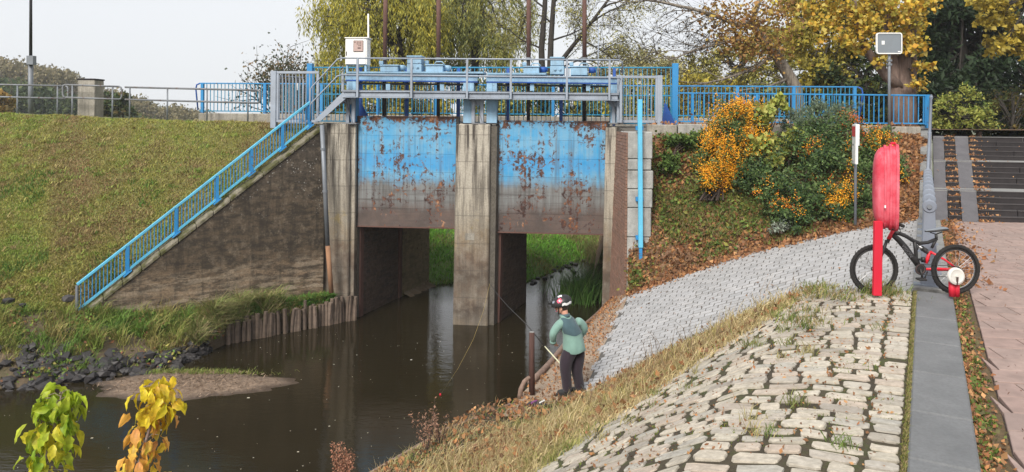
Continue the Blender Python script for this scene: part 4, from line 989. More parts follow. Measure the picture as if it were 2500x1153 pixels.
for ya, yb in ((142, 147), (183, 190)):
    part('handrail', MB().tube([UZ(835, ya, VW - .055), UZ(1510, yb, VW - .055), UZ(1519, yb + 4, VW + .1), UZ(1520, yb + 34 if ya < 150 else yb + 8, VW + .2)], .022, 8), 'grey_steel', wk, smooth=True)
    e0 = UZ(835, ya, VW - .055); part('handrail', MB().tube([e0, UZ(824, ya + 3, VW - .055), UZ(762, 212 if ya < 150 else 250, VW - .055), UZ(758, 218 if ya < 150 else 256, VW - .055), UZ(758, 296, VW - .055)], .02, 8), 'grey_steel', wk, smooth=True)
wb('rail_post', 1513, 186, 1519, 300, VW + .02, VW + .1)
for x in (836, 1514): wb('end_post', x - 3, 183, x + 3, 224, VW + .1, VW + .16)
# legs on the piers with knee braces
for x, y0, y1 in ((848, 239, 300), (862, 239, 300), (1155, 242, 301), (1176, 242, 301), (1498, 246, 304), (1510, 246, 304)):
    wb('leg', x - 4, y0, x + 4, y1, VW + .40, VW + .50)
for x, y0 in ((848, 239), (1165, 242), (1500, 246)):
    mb = MB(); mb.prism([UZ(x - 22, y0, VW + .42), UZ(x + 24, y0, VW + .42), UZ(x + 8, y0 + 16, VW + .42), UZ(x - 6, y0 + 16, VW + .42)], DV * .02); part('gusset', mb, 'grey_steel', wk)
    part('diagonal', MB().bar(UZ(x - 4, y0 + 4, VW + .39), UZ(x + 12, 298, VW + .39), .02, .02), 'rail_dull', wk)
    wb('base_plate', x - 14, 300, x + 22, 303.5, VW + .36, VW + .7, 'rail_dull')
for x in (872, 1004, 1140, 1247, 1384, 1488):   # joists reaching back
    y = line(x, 221, 229); wb('joist', x - 3, y + 3, x + 3, y + 15, VW + .13, .3)
# stair up to the walkway
ss = thing('steel_stair', 'short grey open steel stair climbing to the weir walkway', 'stairs', UZ(770, 296, VW))
for v in (VW + .02, VW + .55):
    part('stringer', MB().prism([UZ(765, 296, v), UZ(782, 296, v), UZ(846, 239, v), UZ(838, 224, v)], DV * .025), 'grey_steel', ss)
for k in range(5):
    px, py = lerp(778, 832, k / 4), lerp(284, 238, k / 4)
    part('tread', dbox(MB(), px - 12, py, px + 12, py + 2.6, VW + .05, VW + .54), 'galvanised', ss)

# ------------------------------------------------------------------ blue hoist frames, gearboxes, screws, cabinet
def hoist(label, x0, x1, cols, vt):
    o = thing('hoist_frame', label, 'hoist frame', UZ((x0 + x1) / 2, 300, vt), 'blue hoist frames')
    bx = lambda nm, a, b_, c, d_, v0, v1, mat='blue_pale': part(nm, dbox(MB(), a, b_, c, d_, v0, v1), mat, o, bevel=.006)
    L = lambda px, dy: line(px, 178, 186) + dy
    m_ = (x0 + x1) / 2
    mb = MB(); q = lambda px, dy, v: UZ(px, L(px, dy), v)
    for nm, d0, d1, v0, v1, mat in (('girder_web', 4.5, 17, vt + .03, vt + .05, 'blue_pale'), ('top_flange', 1.5, 4.2, vt - .03, vt + .16, 'blue_pale'), ('bottom_flange', 17.3, 20, vt - .03, vt + .16, 'blue_deep'), ('back_girder', 2, 20, vt + .50, vt + .54, 'blue_deep'), ('screw_beam', 23, 27.5, vt + .10, vt + .2, 'black_metal')):
        mb = MB(); a0, a1, c0_, c1_ = q(x0, d0, v0), q(x1, d0, v0), q(x0, d1, v0), q(x1, d1, v0)
        mb.hexa([c0_, c1_, c1_ + DV * (v1 - v0), c0_ + DV * (v1 - v0)], [a0, a1, a1 + DV * (v1 - v0), a0 + DV * (v1 - v0)]); part(nm, mb, mat, o, bevel=.004)
    for a, c in cols:
        y = L((a + c) / 2, 20); bx('column', a, y + .5, c, 301 if a > 900 else 297, vt + .02, vt + .32, 'blue_pale' if (a + c) / 2 > 880 else 'blue_rail')
        bx('end_box', a, y + .8, c, y + 22, vt - .02, vt + .01)
        mid = (a + c) / 2; part('flange_strip', dbox(MB(), mid - 1.2, y + 1, mid + 1.2, y + 22, vt - .035, vt - .022), 'blue_pale', o)
        bx('foot_plate', a - 2, 300.5, c + 2, 304, vt - .04, vt + .4, 'black_metal')
    return o
VT = .12
hl = hoist('left blue hoist frame carrying two gearboxes and the cabinet', 843, 1166, [(846, 869), (1131, 1157)], VT)
hr = hoist('right blue hoist frame carrying three drive boxes', 1187, 1512, [(1188, 1213), (1491, 1511)], VT)
for o, x0, x1 in ((hl, 845, 1180), (hr, 1190, 1333)):
    y0 = line((x0 + x1) / 2, 173, 181); part('perforated_deck', dbox(MB(), x0, y0, x1, y0 + 4.5, VT - .06, VT + .6), 'blue_pale', o)
for px in (938, 1070, 1290, 1427): 
    o = hl if px < 1180 else hr
    part('guide_block', dbox(MB(), px + 4, 205, px + 14, 222, VT + .05, VT + .12), 'blue_pale', o)
def gearbox(label, x0, y0, x1, y1, kind):
    o = thing('gearbox', label, 'gearbox', UZ((x0 + x1) / 2, y1, VT), 'gearboxes on the hoist frames')
    bx = lambda nm, a, b_, c, d_, v0, v1, mat='blue_pale': part(nm, dbox(MB(), a, b_, c, d_, v0, v1), mat, o, bevel=.012)
    if kind == 'tall':
        bx('casing', x0 + 1, y0 + 4, x1 - 1, (y0 + y1) / 2, VT, VT + .42); bx('base', x0, (y0 + y1) / 2 + .8, x1, y1, VT - .02, VT + .44)
        bx('cover', x0 - 1, y0, x1 + 1, y0 + 3.5, VT - .03, VT + .46)
        for fx in (.35, .72):
            c = UZ(lerp(x0, x1, fx), lerp(y0, y1, .72), VT - .02); part('bearing_cap', MB().lathe(c, -DV, [(0, .045), (.02, .045), (.02, .03), (.035, .03), (.035, .012), (.05, .012)], 16), 'blue_pale', o)
    else:
        bx('casing', x0 + 2, y0 + 5, x1 - 2, y1, VT, VT + .40, 'blue_pale'); bx('cover', x0, y0 + 1, x1, y0 + 4.5, VT - .03, VT + .44)
        bx('shaft_cover', x0 - 1, y0 - 8, x0 + 9, y0 + .5, VT + .2, VT + .3)
        c = UZ(x1 + 1, (y0 + y1) / 2, VT + .2); part('motor', MB().lathe(c, DU, [(0, .08), (.16, .08), (.16, .06), (.2, .06)], 14), 'blue_deep' if x0 > 1200 else 'blue_pale', o, smooth=True)
        if x1 > 1040: part('bow_handle', MB().tube([UZ(x1 - 22, y0 + 1, VT - .02), UZ(x1 - 18, y0 - 5, VT - .02), UZ(x1 - 4, y0 - 5, VT - .02), UZ(x1 + 2, y0 + 2, VT - .02)], .018, 8), 'blue_pale', o, smooth=True)
    return o
gearbox('low blue gearbox beside the control cabinet', 926, 157, 973, 175, 'low')
gearbox('tall blue gearbox standing on the left hoist frame', 993, 136, 1029, 176, 'tall')
gearbox('low blue gearbox with bow handle right of the left tall gearbox', 1037, 156, 1083, 177, 'low')
gearbox('low pale gearbox leftmost on the right hoist frame', 1276, 160, 1318, 181, 'low')
gearbox('tall blue gearbox standing on the right hoist frame', 1343, 139, 1377, 182, 'tall')
gearbox('low pale gearbox with bow handle rightmost on the right frame', 1391, 160, 1436, 184, 'low')
for px, ex, lab in ((938, 942, 'leftmost rusty lifting screw rising above the left gate'), (1070, 1071, 'rusty lifting screw right of the left tall gearbox'), (1290, 1291, 'rusty lifting screw above the left half of the right gate'), (1427, 1427, 'rightmost rusty lifting screw above the right gate')):
    b0 = UZ(px, 292, VT + .3); o = thing('lifting_screw', lab, 'lifting screw', b0, 'lifting screws of the gates')
    tp = UZ(ex, -60, VT + .3); mid = b0.lerp(tp, .42); part('screw', MB().tube([b0 - Vector((0, 0, .25)), mid], .05, 10), 'black_metal', o, smooth=True)
    part('cover_tube', MB().tube([mid, tp], .062, 12), 'rust_pole', o, smooth=True)
    part('collar', MB().tube([mid - Vector((0, 0, .04)), mid + Vector((0, 0, .04))], .085, 12), 'rail_dull', o)
    part('cap', MB().lathe(tp, (0, 0, 1), [(0, .062), (.04, .066), (.07, .03)], 12), 'rust_pole', o)
# control cabinet
cc = thing('control_cabinet', 'white control cabinet with a small button panel above the left gate', 'cabinet', UZ(868, 177, VT))
cb = lambda nm, a, b_, c, d_, v0, v1, mat, par=None, bev=.006: part(nm, dbox(MB(), a, b_, c, d_, v0, v1), mat, par or cc, bevel=bev)
cb('casing', 843, 94, 896, 158, VT + .02, VT + .36, 'white_enamel'); cb('roof', 841, 91, 898, 93.6, VT - .02, VT + .4, 'white_enamel')
dr = cb('door', 844, 95, 893, 157, VT, VT + .015, 'white_enamel')
pn = cb('button_panel', 862.5, 99, 886.5, 126.5, VT - .02, VT - .002, 'dark_button'); cb('panel_face', 863.5, 100.2, 885.5, 125.2, VT - .026, VT - .0205, 'panel_pink', pn, .0)
for (x, y) in [(872, 103), (876.2, 103), (880.4, 103), (872, 107.3), (876.2, 107.3), (880.4, 107.3), (876.2, 111.5), (880.4, 111.5)]: cb('button', x - 1, y - 1, x + 1, y + 1, VT - .034, VT - .0265, 'dark_button', pn, 0)
cb('key_switch', 865, 101.5, 867.5, 104, VT - .034, VT - .0265, 'dark_button', pn, 0); cb('name_strip', 873, 116, 880.5, 119, VT - .03, VT - .0265, 'dark_button', pn, 0)
cb('handle', 844.6, 126, 846.2, 136, VT - .015, VT - .001, 'black_metal', dr, 0)
for x in (847, 871, 892): cb('leg', x - 2.5, 158.3, x + 2.5, 177, VT + .05, VT + .12, 'blue_pale' if x != 871 else 'blue_deep')
ant = thing('antenna_mast', 'thin white mast standing beside the control cabinet', 'mast', UZ(900, 175, VT + .3))
part('mast', MB().tube([UZ(900, 175, VT + .3), UZ(899, 34, VT + .3)], [.03, .022], 8), 'white_enamel', ant, smooth=True)
part('mast_clamp', MB().tube([UZ(900, 110, VT + .3), UZ(900, 106, VT + .3)], .045, 8), 'galvanised', ant)
ant = thing('antenna_mast', 'slim grey rod behind the right end of the walkway', 'mast', UZ(1460, 178, .8))
part('mast', MB().tube([UZ(1460, 240, .8), UZ(1461, 62, .8)], [.02, .012], 8), 'grey_steel', ant, smooth=True)
part('mast_clamp', MB().tube([UZ(1460, 172, .8), UZ(1460, 168, .8)], .03, 8), 'galvanised', ant)

# light-blue upright in front of the right abutment
bp = thing('gauge_post', 'tall light blue square post in front of the rough block abutment', 'post', P(1564, 682, 17.55))
part('upper_tube', MB().bar(P(1564, 605, 17.55), P(1562, 243, 17.55), .105, .09, (0, 1, 0)), 'blue_cap', bp, bevel=.008)
part('lower_tube', MB().bar(P(1564, 684, 17.56), P(1564, 606, 17.56), .08, .07, (0, 1, 0)), 'blue_rail', bp, bevel=.008)
for y in (313, 486, 580): part('bracket', MB().bar(P(1552, y, 17.62), P(1570, y, 17.62), .09, .10), 'blue_rail', bp)

# ------------------------------------------------------------------ timber pilings on the left
pl = thing('piling_wall', 'row of weathered timber pilings along the waterline below the wing wall', 'piling wall', Vector((-6, 19.2, 0)))
pa, pb = PZ(505, 850, 0), PZ(866, 781, 0); n = 46
for k in range(n):
    f = k / (n - 1); c = pa.lerp(pb, f) + Vector((RND.gauss(0, .02), RND.gauss(0, .03), 0)); r = RND.uniform(.045, .07)
    if 0.50 < f < .74 and RND.random() < .35: r *= .8
    h = lerp(.52, .70, f) + RND.gauss(0, .05) - (.12 if f < .12 else 0); ln = Vector((RND.gauss(0, .03), RND.gauss(0, .02), 0))
    m2 = MB(); m2.tube([c + Vector((0, 0, -.4)), c + ln * .5 + Vector((0, 0, h * .5)), c + ln + Vector((0, 0, h))], [r, r * RND.uniform(.9, 1.1), r * RND.uniform(.8, .95)], 7)
    part('piling', m2, 'piling_wood', pl)
# backfill behind pilings is river_bank

# ------------------------------------------------------------------ riprap stones on the bank
def rockmesh(seed):
    R = random.Random(seed); bm = bmesh.new(); bmesh.ops.create_icosphere(bm, subdivisions=1, radius=1)
    for v in bm.verts: v.co *= R.uniform(.65, 1.1); v.co.z *= .7
    for i in range(3):
        nrm = Vector((R.gauss(0, 1), R.gauss(0, 1), R.gauss(0, 1))).normalized(); dd = R.uniform(.5, .7)
        for v in bm.verts:
            e = v.co.dot(nrm)
            if e > dd: v.co -= nrm * (e - dd)
    me = bpy.data.meshes.new('stone'); bm.to_mesh(me); bm.free(); me.materials.append(M['rock']); return me
rm = [rockmesh(i) for i in range(9)]
cnt = 0
NI = len(LOWBANK[0])
for k in range(900):
    i = RND.random() * (NI * .78 - 2); t = min(.98, abs(RND.gauss(.82, .16)) if RND.random() < .6 else RND.uniform(.25, 1))
    j = t * 8; i0, j0 = int(i), min(int(j), 7)
    p = LOWBANK[j0][i0].lerp(LOWBANK[j0][i0 + 1], i - i0).lerp(LOWBANK[j0 + 1][i0].lerp(LOWBANK[j0 + 1][i0 + 1], i - i0), j - j0)
    if t < .7 and nz(p.x, p.y, 1.7, 9) < .1: continue
    X = p.x / p.y * FPX + PCX
    if X < -60 or X > 590: continue
    if cnt >= 285: break
    s = RND.uniform(.09, .19) * (1.25 if RND.random() < .2 else 1)
    o = inst('stone', rm[cnt % 9], lowbank, p + Vector((0, 0, s * .25)), RND.uniform(0, 6.28), (s, s * RND.uniform(.7, 1.1), s * RND.uniform(.7, 1)))
    o.rotation_euler = (RND.gauss(0, .4), RND.gauss(0, .4), RND.uniform(0, 6.28)); cnt += 1
for (x, y, d, s) in ((168, 728, 17.2, .17), (20, 735, 17.2, .16), (55, 745, 17.0, .1)):
    p = P(x, y, d); inst('stone', rm[2], lowbank, p, RND.uniform(0, 6), (s, s, s))
# stones along the stream beyond the weir
upb = bpy.data.objects['upstream_bank']
for k in range(46):
    f = RND.uniform(2, 7); i0 = int(f); p = UPBANK[0][min(i0, 8)].lerp(UPBANK[0][min(i0 + 1, 9)], f - i0) + Vector((RND.gauss(0, .25), RND.gauss(-.1, .3), .05)); s = RND.uniform(.05, .14)
    p.z = .03; inst('stone', rm[k % 9], upb, p, RND.uniform(0, 6), (s, s, s * .8))
# ================================================================== OBJECTS
def torus(mb, c, axis, R, r, n=48, m=8, knob=0.0, squash=1.0):
    c = Vector(c); t = Vector(axis).normalized(); a = Vector((0, 0, 1)) if abs(t.z) < .9 else Vector((1, 0, 0)); x = t.cross(a).normalized(); y = t.cross(x); vs = []; fs = []
    for i in range(n):
        an = 2 * math.pi * i / n; rd = x * math.cos(an) + y * math.sin(an); k = 1 + (knob if i % 2 else 0)
        for j in range(m):
            b_ = 2 * math.pi * j / m; vs.append(c + rd * (R + r * math.cos(b_) * (k if math.cos(b_) > .2 else 1)) + t * r * squash * math.sin(b_))
    for i in range(n):
        for j in range(m): i2, j2 = (i + 1) % n, (j + 1) % m; fs.append((i*m+j, i2*m+j, i2*m+j2, i*m+j2))
    return mb.add(vs, fs)
def skinmesh(name, verts, edges, radii, sub=2, root=0):
    me = bpy.data.meshes.new(name); me.from_pydata([Vector(v) for v in verts], edges, []); o = bpy.data.objects.new(name, me); COL.objects.link(o)
    o.modifiers.new('s', 'SKIN'); 
    sv = me.skin_vertices[0].data
    for i, r in enumerate(radii): sv[i].radius = r if isinstance(r, tuple) else (r, r); sv[i].use_root = (i == root)
    m2 = o.modifiers.new('d', 'SUBSURF'); m2.levels = sub; m2.render_levels = sub
    dg = bpy.context.evaluated_depsgraph_get(); dg.update(); out = bpy.data.meshes.new_from_object(o.evaluated_get(dg)); bpy.data.objects.remove(o)
    for p in out.polygons: p.use_smooth = True
    return out
def skinpart(name, verts, edges, radii, mat, parent, sub=2, root=0):
    off = top(parent).location; me = skinmesh(name, [Vector(v) - off for v in verts], edges, radii, sub, root)
    me.materials.clear(); me.materials.append(M[mat]); o = bpy.data.objects.new(name, me); COL.objects.link(o); o.parent = parent; return o
def ellipsoid(mb, c, rx, ry, rz, n=20, m=12, z0=-1.0, z1=1.0):
    c = Vector(c); rows = []
    for j in range(m + 1):
        s = math.sin(lerp(math.asin(z0), math.asin(z1), j / m)); k = math.sqrt(max(0, 1 - s * s))
        rows.append([c + Vector((rx * k * math.cos(2*math.pi*i/n), ry * k * math.sin(2*math.pi*i/n), rz * s)) for i in range(n + 1)])
    return mb.grid(rows)

# ------------------------------------------------------------------ quay railing seen end-on, stair handrail
qr = thing('quay_railing', 'grey quay railing seen end-on, flat posts with round bolted heads', 'railing', Q(-.13, 5.8, 3.6))
ts = [5.78 + .92 * k for k in range(9)]
for t in ts:
    c = Q(-.13, t, 0); m2 = MB()
    w = lambda f: QN * f
    m2.prism([c + w(-.095) + Vector((0, 0, 3.6)), c + w(.095) + Vector((0, 0, 3.6)), c + w(.062) + Vector((0, 0, 4.56)), c + w(-.062) + Vector((0, 0, 4.56))], QD * .05)
    ps = part('post', m2, 'quay_rail', qr, bevel=.006)
    part('post_head', MB().lathe(c + QD * -.012 + Vector((0, 0, 4.585)), QD, [(0, .07), (.012, .082), (.062, .082), (.074, .07)], 20), 'quay_rail', ps)
    part('bolt', MB().lathe(c + QD * -.013 + Vector((0, 0, 4.585)), -QD, [(0, .03), (.022, .028), (.022, .0)], 10), 'galvanised', ps)
    m2 = MB(); q = [c + w(x) + QD * y for x, y in ((-.17, -.06), (.15, -.06), (.15, .11), (-.17, .11))]
    m2.hexa([p + Vector((0, 0, 3.598)) for p in q], [p + Vector((0, 0, 3.616)) for p in q]); part('foot_plate', m2, 'quay_rail', ps)
for z, x in ((4.585, 0), (4.25, .01), (3.95, .01)):
    part('rail', MB().tube([Q(-.13 + x, ts[0], z), Q(-.13 + x, ts[-1] + .1, z)], .026 if z > 4.5 else .014, 8), 'quay_rail', qr, smooth=True)
sh_ = thing('stair_handrail', 'grey pipe handrail climbing beside the stairs to the blue railing', 'handrail', ST(-.16, .3, 3.7))
h0, h1 = Q(-.13, ts[-1] + .1, 4.585), Vector((rb_.x + .02, rb_.y - .1, rb_.z + .80))
part('rail', MB().tube([h0, h0.lerp(h1, .04) + Vector((0, 0, .02)), h1], .03, 10), 'quay_rail', sh_, smooth=True)
for f in (.03, .45, .97):
    p = h0.lerp(h1, f); part('post', MB().tube([Vector((p.x, p.y, p.z - .95)), p], .026, 10), 'quay_rail', sh_, smooth=True)
    part('collar', MB().lathe(p - Vector((0, 0, .05)), (0, 0, 1), [(0, .04), (.06, .045), (.09, .03)], 10), 'quay_rail', sh_)

# ------------------------------------------------------------------ lifebuoy housing on its red post
DL = 8.52
lb = thing('lifebuoy_housing', 'red ribbed lifebuoy housing seen edge-on, on a red post', 'lifebuoy box', P(2143, 716, DL))
part('post', MB().bar(P(2141, 722, DL), P(2144, 540, DL + .01), .095, .05, (0, 1, 0)), 'red_paint', lb, bevel=.006)
ax = Vector((-.918, .395, 0)).normalized(); bx_ = Vector((-ax.y, ax.x, 0)); cL = P(2178, 457, DL + .1)
def outline(k, sh=0.0):
    pts = []
    for i in range(40):
        an = 2 * math.pi * i / 40; ca, sa_ = math.cos(an), math.sin(an); e = .62
        pts.append((math.copysign(abs(ca) ** e, ca) * .24 * k, math.copysign(abs(sa_) ** e, sa_) * (.5 * k) + sh))
    return pts
prof = [(h_ * .78, k_) for h_, k_ in [(-.075, 1.0), (-.035, 1.02), (-.03, .97), (.01, .965), (.014, 1.005), (.045, 1.0), (.05, .955), (.09, .95), (.094, .985), (.12, .975), (.125, .93), (.155, .92), (.20, .86), (.235, .74), (.255, .55), (.262, .3)]]
rows = []
for (h, k) in prof: rows.append([cL + ax * h + bx_ * x + Vector((0, 0, z)) for x, z in outline(k)] )
mb = MB(); m_ = 40
vs = [p for r in rows for p in r]; fs = []
for i in range(len(rows) - 1):
    for j in range(m_): j2 = (j + 1) % m_; fs.append((i*m_+j, i*m_+j2, (i+1)*m_+j2, (i+1)*m_+j))
fs += [tuple(range(m_ - 1, -1, -1)), tuple((len(rows)-1)*m_ + j for j in range(m_))]
mb.add(vs, fs); hs = shade(part('shell', mb, 'red_faded', lb), 30)
part('top_knob', MB().box(cL.x - .02, cL.x + .035, cL.y - .02, cL.y + .02, cL.z + .495, cL.z + .525), 'red_paint', lb, bevel=.006)
q = cL + ax * .20 + Vector((-.01, 0, -.22)); part('label_sticker', MB().box(q.x - .0, q.x + .012, q.y - .30, q.y - .285, q.z, q.z + .03), 'paper_white', hs)
# short red stump with white round cap
sp = thing('red_stump', 'short red stump with a white round cap beside the rear bicycle wheel', 'bollard', P(2330, 723, 8.42))
for dx in (-5.5, 5.5): part('leg', MB().tube([P(2330 + dx, 724, 8.42), P(2329 + dx, 688, 8.42)], .034, 14), 'red_paint', sp, smooth=True)
cc_ = P(2330, 674, 8.40); cp_ = shade(part('round_cap', MB().lathe(cc_, (0.05, -1, .12), [(0, .085), (.02, .098), (.04, .095), (.05, .075), (.042, .06), (.042, .02), (.058, .015), (.058, 0.001)], 28), 'ring_white', sp), 40)
part('bracket', MB().bar(cc_ + Vector((0, -.045, -.09)), cc_ + Vector((0, -.06, 0)), .016, .02, (0, 1, 0)), 'dark_button', sp)

# ------------------------------------------------------------------ signs, lamp post, pillar
sg = thing('side_sign', 'narrow white and red sign seen edge-on on a grey pole by the orange shrubs', 'sign', P(2088, 546, 15.95))
part('pole', MB().tube([P(2088, 548, 15.95), P(2089, 300, 15.95)], .03, 10), 'galvanised', sg, smooth=True)
f_ = Vector((.345, .938, 0)); nf = Vector((-.938, .345, 0)); c = P(2084, 304, 15.95)
brd = part('board', MB().prism([c - f_ * .5 + Vector((0, 0, 0)), c + f_ * .35, c + f_ * .35 + Vector((0, 0, -.86)), c - f_ * .5 + Vector((0, 0, -.84))], -nf * .05), 'white_enamel', sg, bevel=.01)
part('red_panel', MB().prism([c - f_ * .45 + nf * .004 + Vector((0, 0, -.04)), c + f_ * .3 + nf * .004 + Vector((0, 0, -.04)), c + f_ * .3 + nf * .004 + Vector((0, 0, -.26)), c - f_ * .45 + nf * .004 + Vector((0, 0, -.26))], nf * .002), 'sign_red', brd)
part('frame_box', MB().box(c.x + .035, c.x + .10, c.y - .07, c.y - .02, c.z - .46, c.z), 'paper_white', sg, bevel=.006)
for z in (.46, .82): part('clamp', MB().box(c.x, c.x + .08, c.y - .04, c.y + .04, c.z - z, c.z - z + .04), 'black_metal', sg)
bs_ = thing('board_sign', 'blank grey back of a large road sign on a slim pole by the maple trunk', 'sign', P(2171, 321, 19.25))
part('pole', MB().tube([P(2171, 326, 19.25), P(2171, 84, 19.25)], .036, 10), 'galvanised', bs_, smooth=True)
def rrect(x0, y0, x1, y1, r, d):
    out = []
    for (cx_, cy_, a0) in ((x1 - r, y0 + r, -90), (x1 - r, y1 - r, 0), (x0 + r, y1 - r, 90), (x0 + r, y0 + r, 180)):
        for k in range(5): a = math.radians(a0 + k * 22.5); out.append(P(cx_ + r * math.cos(a), cy_ + r * math.sin(a), d))
    return out
bo = part('board', MB().prism(rrect(2141, 82, 2202, 131, 5, 19.17), (0, .02, 0)), 'grey_sign', bs_)
o_, i_ = rrect(2140, 80, 2203, 132, 6, 19.155), rrect(2142.5, 82.5, 2200.5, 129.5, 4, 19.155); mb = MB(); n = len(o_)
mb.add(o_ + i_ + [p + Vector((0, .05, 0)) for p in o_], [(k, (k+1) % n, n + (k+1) % n, n + k) for k in range(n)] + [(k, (k+1) % n, 2*n + (k+1) % n, 2*n + k) for k in range(n)])
part('frame', mb, 'white_enamel', bo)
part('sticker', MB().prism([P(x, y, 19.165) for x, y in ((2152.5, 100), (2159.5, 100), (2159.5, 109), (2152.5, 109))], (0, -.003, 0)), 'paper_white', bo)
part('maker_plate', MB().prism([P(x, y, 19.165) for x, y in ((2192, 125), (2199, 125), (2199, 127.5), (2192, 127.5))], (0, -.003, 0)), 'paper_white', bo)
for y in (148, 158): part('clamp', MB().bar(P(2166, y, 19.25), P(2176, y, 19.25), .09, .05), 'galvanised', bs_)

lamp = thing('street_lamp', 'tall slim lamp post on the embankment at the far left', 'street lamp', P(75, 282, 27))
part('lower_pole', MB().tube([P(75, 284, 27), P(75, 150, 27)], .085, 12), 'galvanised', lamp, smooth=True)
part('upper_pole', MB().tube([P(75, 150, 27), P(75.5, -150, 27)], [.055, .04], 12), 'black_metal', lamp, smooth=True)
q = P(77, 148, 26.9); part('fuse_box', MB().box(q.x - .13, q.x + .12, q.y - .1, q.y + .1, q.z - .16, q.z + .17), 'galvanised', lamp, bevel=.01)
q = P(75.5, -150, 27); part('lamp_head', MB().prism([q, q + Vector((.8, 0, .12)), q + Vector((.8, 0, .22)), q + Vector((0, 0, .14))], (0, .25, 0)), 'galvanised', lamp, bevel=.03)
pc = thing('concrete_pillar', 'square concrete pillar stained dark at the top on the embankment', 'pillar', P(214, 282, 24.4))
q0_, q1_ = P(193, 282, 24.4), P(235, 282, 24.4); zt = P(214, 193, 24.4).z
part('shaft', MB().box(q0_.x, q1_.x, 24.3, 24.85, 5.4, zt - .04), 'concrete', pc, bevel=.015)
part('cap', MB().box(q0_.x - .02, q1_.x + .02, 24.28, 24.87, zt - .038, zt + .01), 'stair_dark', pc, bevel=.01)

# ------------------------------------------------------------------ water's edge: post, log edging, litter
wp = thing('mooring_post', 'dark brown upright wooden post at the water edge beside the child', 'post', P(1299, 958, 11.95))
part('shaft', MB().tube([P(1299, 962, 11.95), P(1298, 880, 11.95), P(1298.5, 811, 11.95)], [.05, .047, .044], 12), 'post_wood', wp, smooth=True)
part('end_grain', MB().lathe(P(1298.5, 811.4, 11.95), (0, 0, 1), [(0, .044), (.008, .036), (.008, .001)], 12), 'concrete_grey', wp)
lg = thing('edge_log', 'long pale log edging the sandy path along the water', 'log', logline(.05))
pts = [logline(b_) + Vector((.04 * math.sin(b_ * 9), 0, .05)) for b_ in np.linspace(.07, .99, 16)]
part('log', MB().tube(pts, [.055 * (1 - .35 * k / 15) for k in range(16)], 8), 'log_wood', lg, smooth=True)
part('stake', MB().tube([logline(.55) + Vector((-.09, 0, -.5)), logline(.55) + Vector((-.08, 0, .12))], .035, 7), 'post_wood', lg)
bl = thing('bent_branch', 'short bent branch arching into the ground beside the wooden post', 'branch', P(1268, 972, 11.85))
part('branch', MB().tube([P(1268, 976, 11.85), P(1272, 950, 11.87), P(1280, 932, 11.9), P(1290, 923, 11.92), P(1297, 921, 11.95)], [.042, .04, .036, .032, .03], 8), 'log_wood', bl, smooth=True)
le = thing('ledge_board', 'weathered board edging the low bank above the dark water', 'board', Q(6.1, 3, 1.0))
for a, c_ in ((-1.5, .6), (.62, 2.6), (2.62, 4.4), (4.42, 5.6)):
    s0, s1 = 6.15 - max(0, (a - 4)) * .28, 6.15 - max(0, (c_ - 4)) * .28
    part('plank', MB().bar(Q(s0, a, 1.0), Q(s1, c_, 1.02), .05, .12), 'log_wood', le, bevel=.008)
def lump(c, rx, ry, rz, sd, n=12, m=8):
    R = random.Random(sd); mb = MB(); ellipsoid(mb, c, rx, ry, rz, n, m); c = Vector(c)
    ph = [R.uniform(0, 6) for _ in range(4)]
    mb.v = [tuple(c + (Vector(v) - c) * (1 + .12 * math.sin(9 * v[0] + ph[0] + 7 * v[1]) + .10 * math.sin(14 * v[2] / max(rz, .05) * .1 + 11 * v[1] + ph[1]))) for v in mb.v]; return mb
bg_ = thing('tackle_bag', 'small dark bag with pinkish straps lying on the ground by the child', 'bag', P(1312, 998, 11.3))
c = P(1313, 990, 11.3); bb_ = part('body', lump(c, .15, .10, .07, 3, 18, 10), 'trousers', bg_, smooth=True)
for k, dx in enumerate((-.07, .05)): part('strap', MB().tube([c + Vector((dx - .06, -.08, .0)), c + Vector((dx - .02, -.06, .065)), c + Vector((dx + .05, 0, .075)), c + Vector((dx + .09, .05, .04))], .012, 6), 'bag_violet' if k == 0 else 'helmet_white', bb_)
wc = thing('white_bag', 'crumpled white plastic bag in the dry grass by the boots', 'bag', P(1370, 998, 11.35))
part('sheet', lump(P(1368, 993, 11.35), .10, .06, .05, 8, 16, 10), 'paper_white', wc, smooth=True); 
part('handle', MB().tube([P(1376, 990, 11.33), P(1383, 985, 11.33), P(1388, 991, 11.33)], .008, 5), 'paper_white', wc)
lt = thing('paper_cup', 'white squashed paper cup lying on the sandy path', 'cup', P(1486, 830, 14.6))
part('cup', MB().lathe(P(1481, 827, 14.6), (1, .2, .05), [(0, .03), (.09, .042), (.095, .045)], 12), 'paper_white', lt); part('lid', MB().lathe(P(1466, 832, 14.6), (0, .1, 1), [(0, .06), (.01, .06), (.012, .02)], 14), 'paper_white', lt)
wd = thing('driftwood_piece', 'dark flat piece of rotten wood lying on the grey setts', 'wood', P(1624, 738, 15.9))
part('wood', lump(P(1622, 738, 15.85), .16, .06, .025, 5), 'log_wood', wd); part('chip', lump(P(1638, 735, 15.9), .05, .03, .02, 6), 'log_wood', wd)

# ------------------------------------------------------------------ the child fishing
DC = 11.72
def H(px, py, dd=0.0): return P(px, py, DC + dd)
pe = thing('person', 'child in mint fleece, dark trousers and decorated helmet fishing at the water edge', 'person', H(1397, 966))
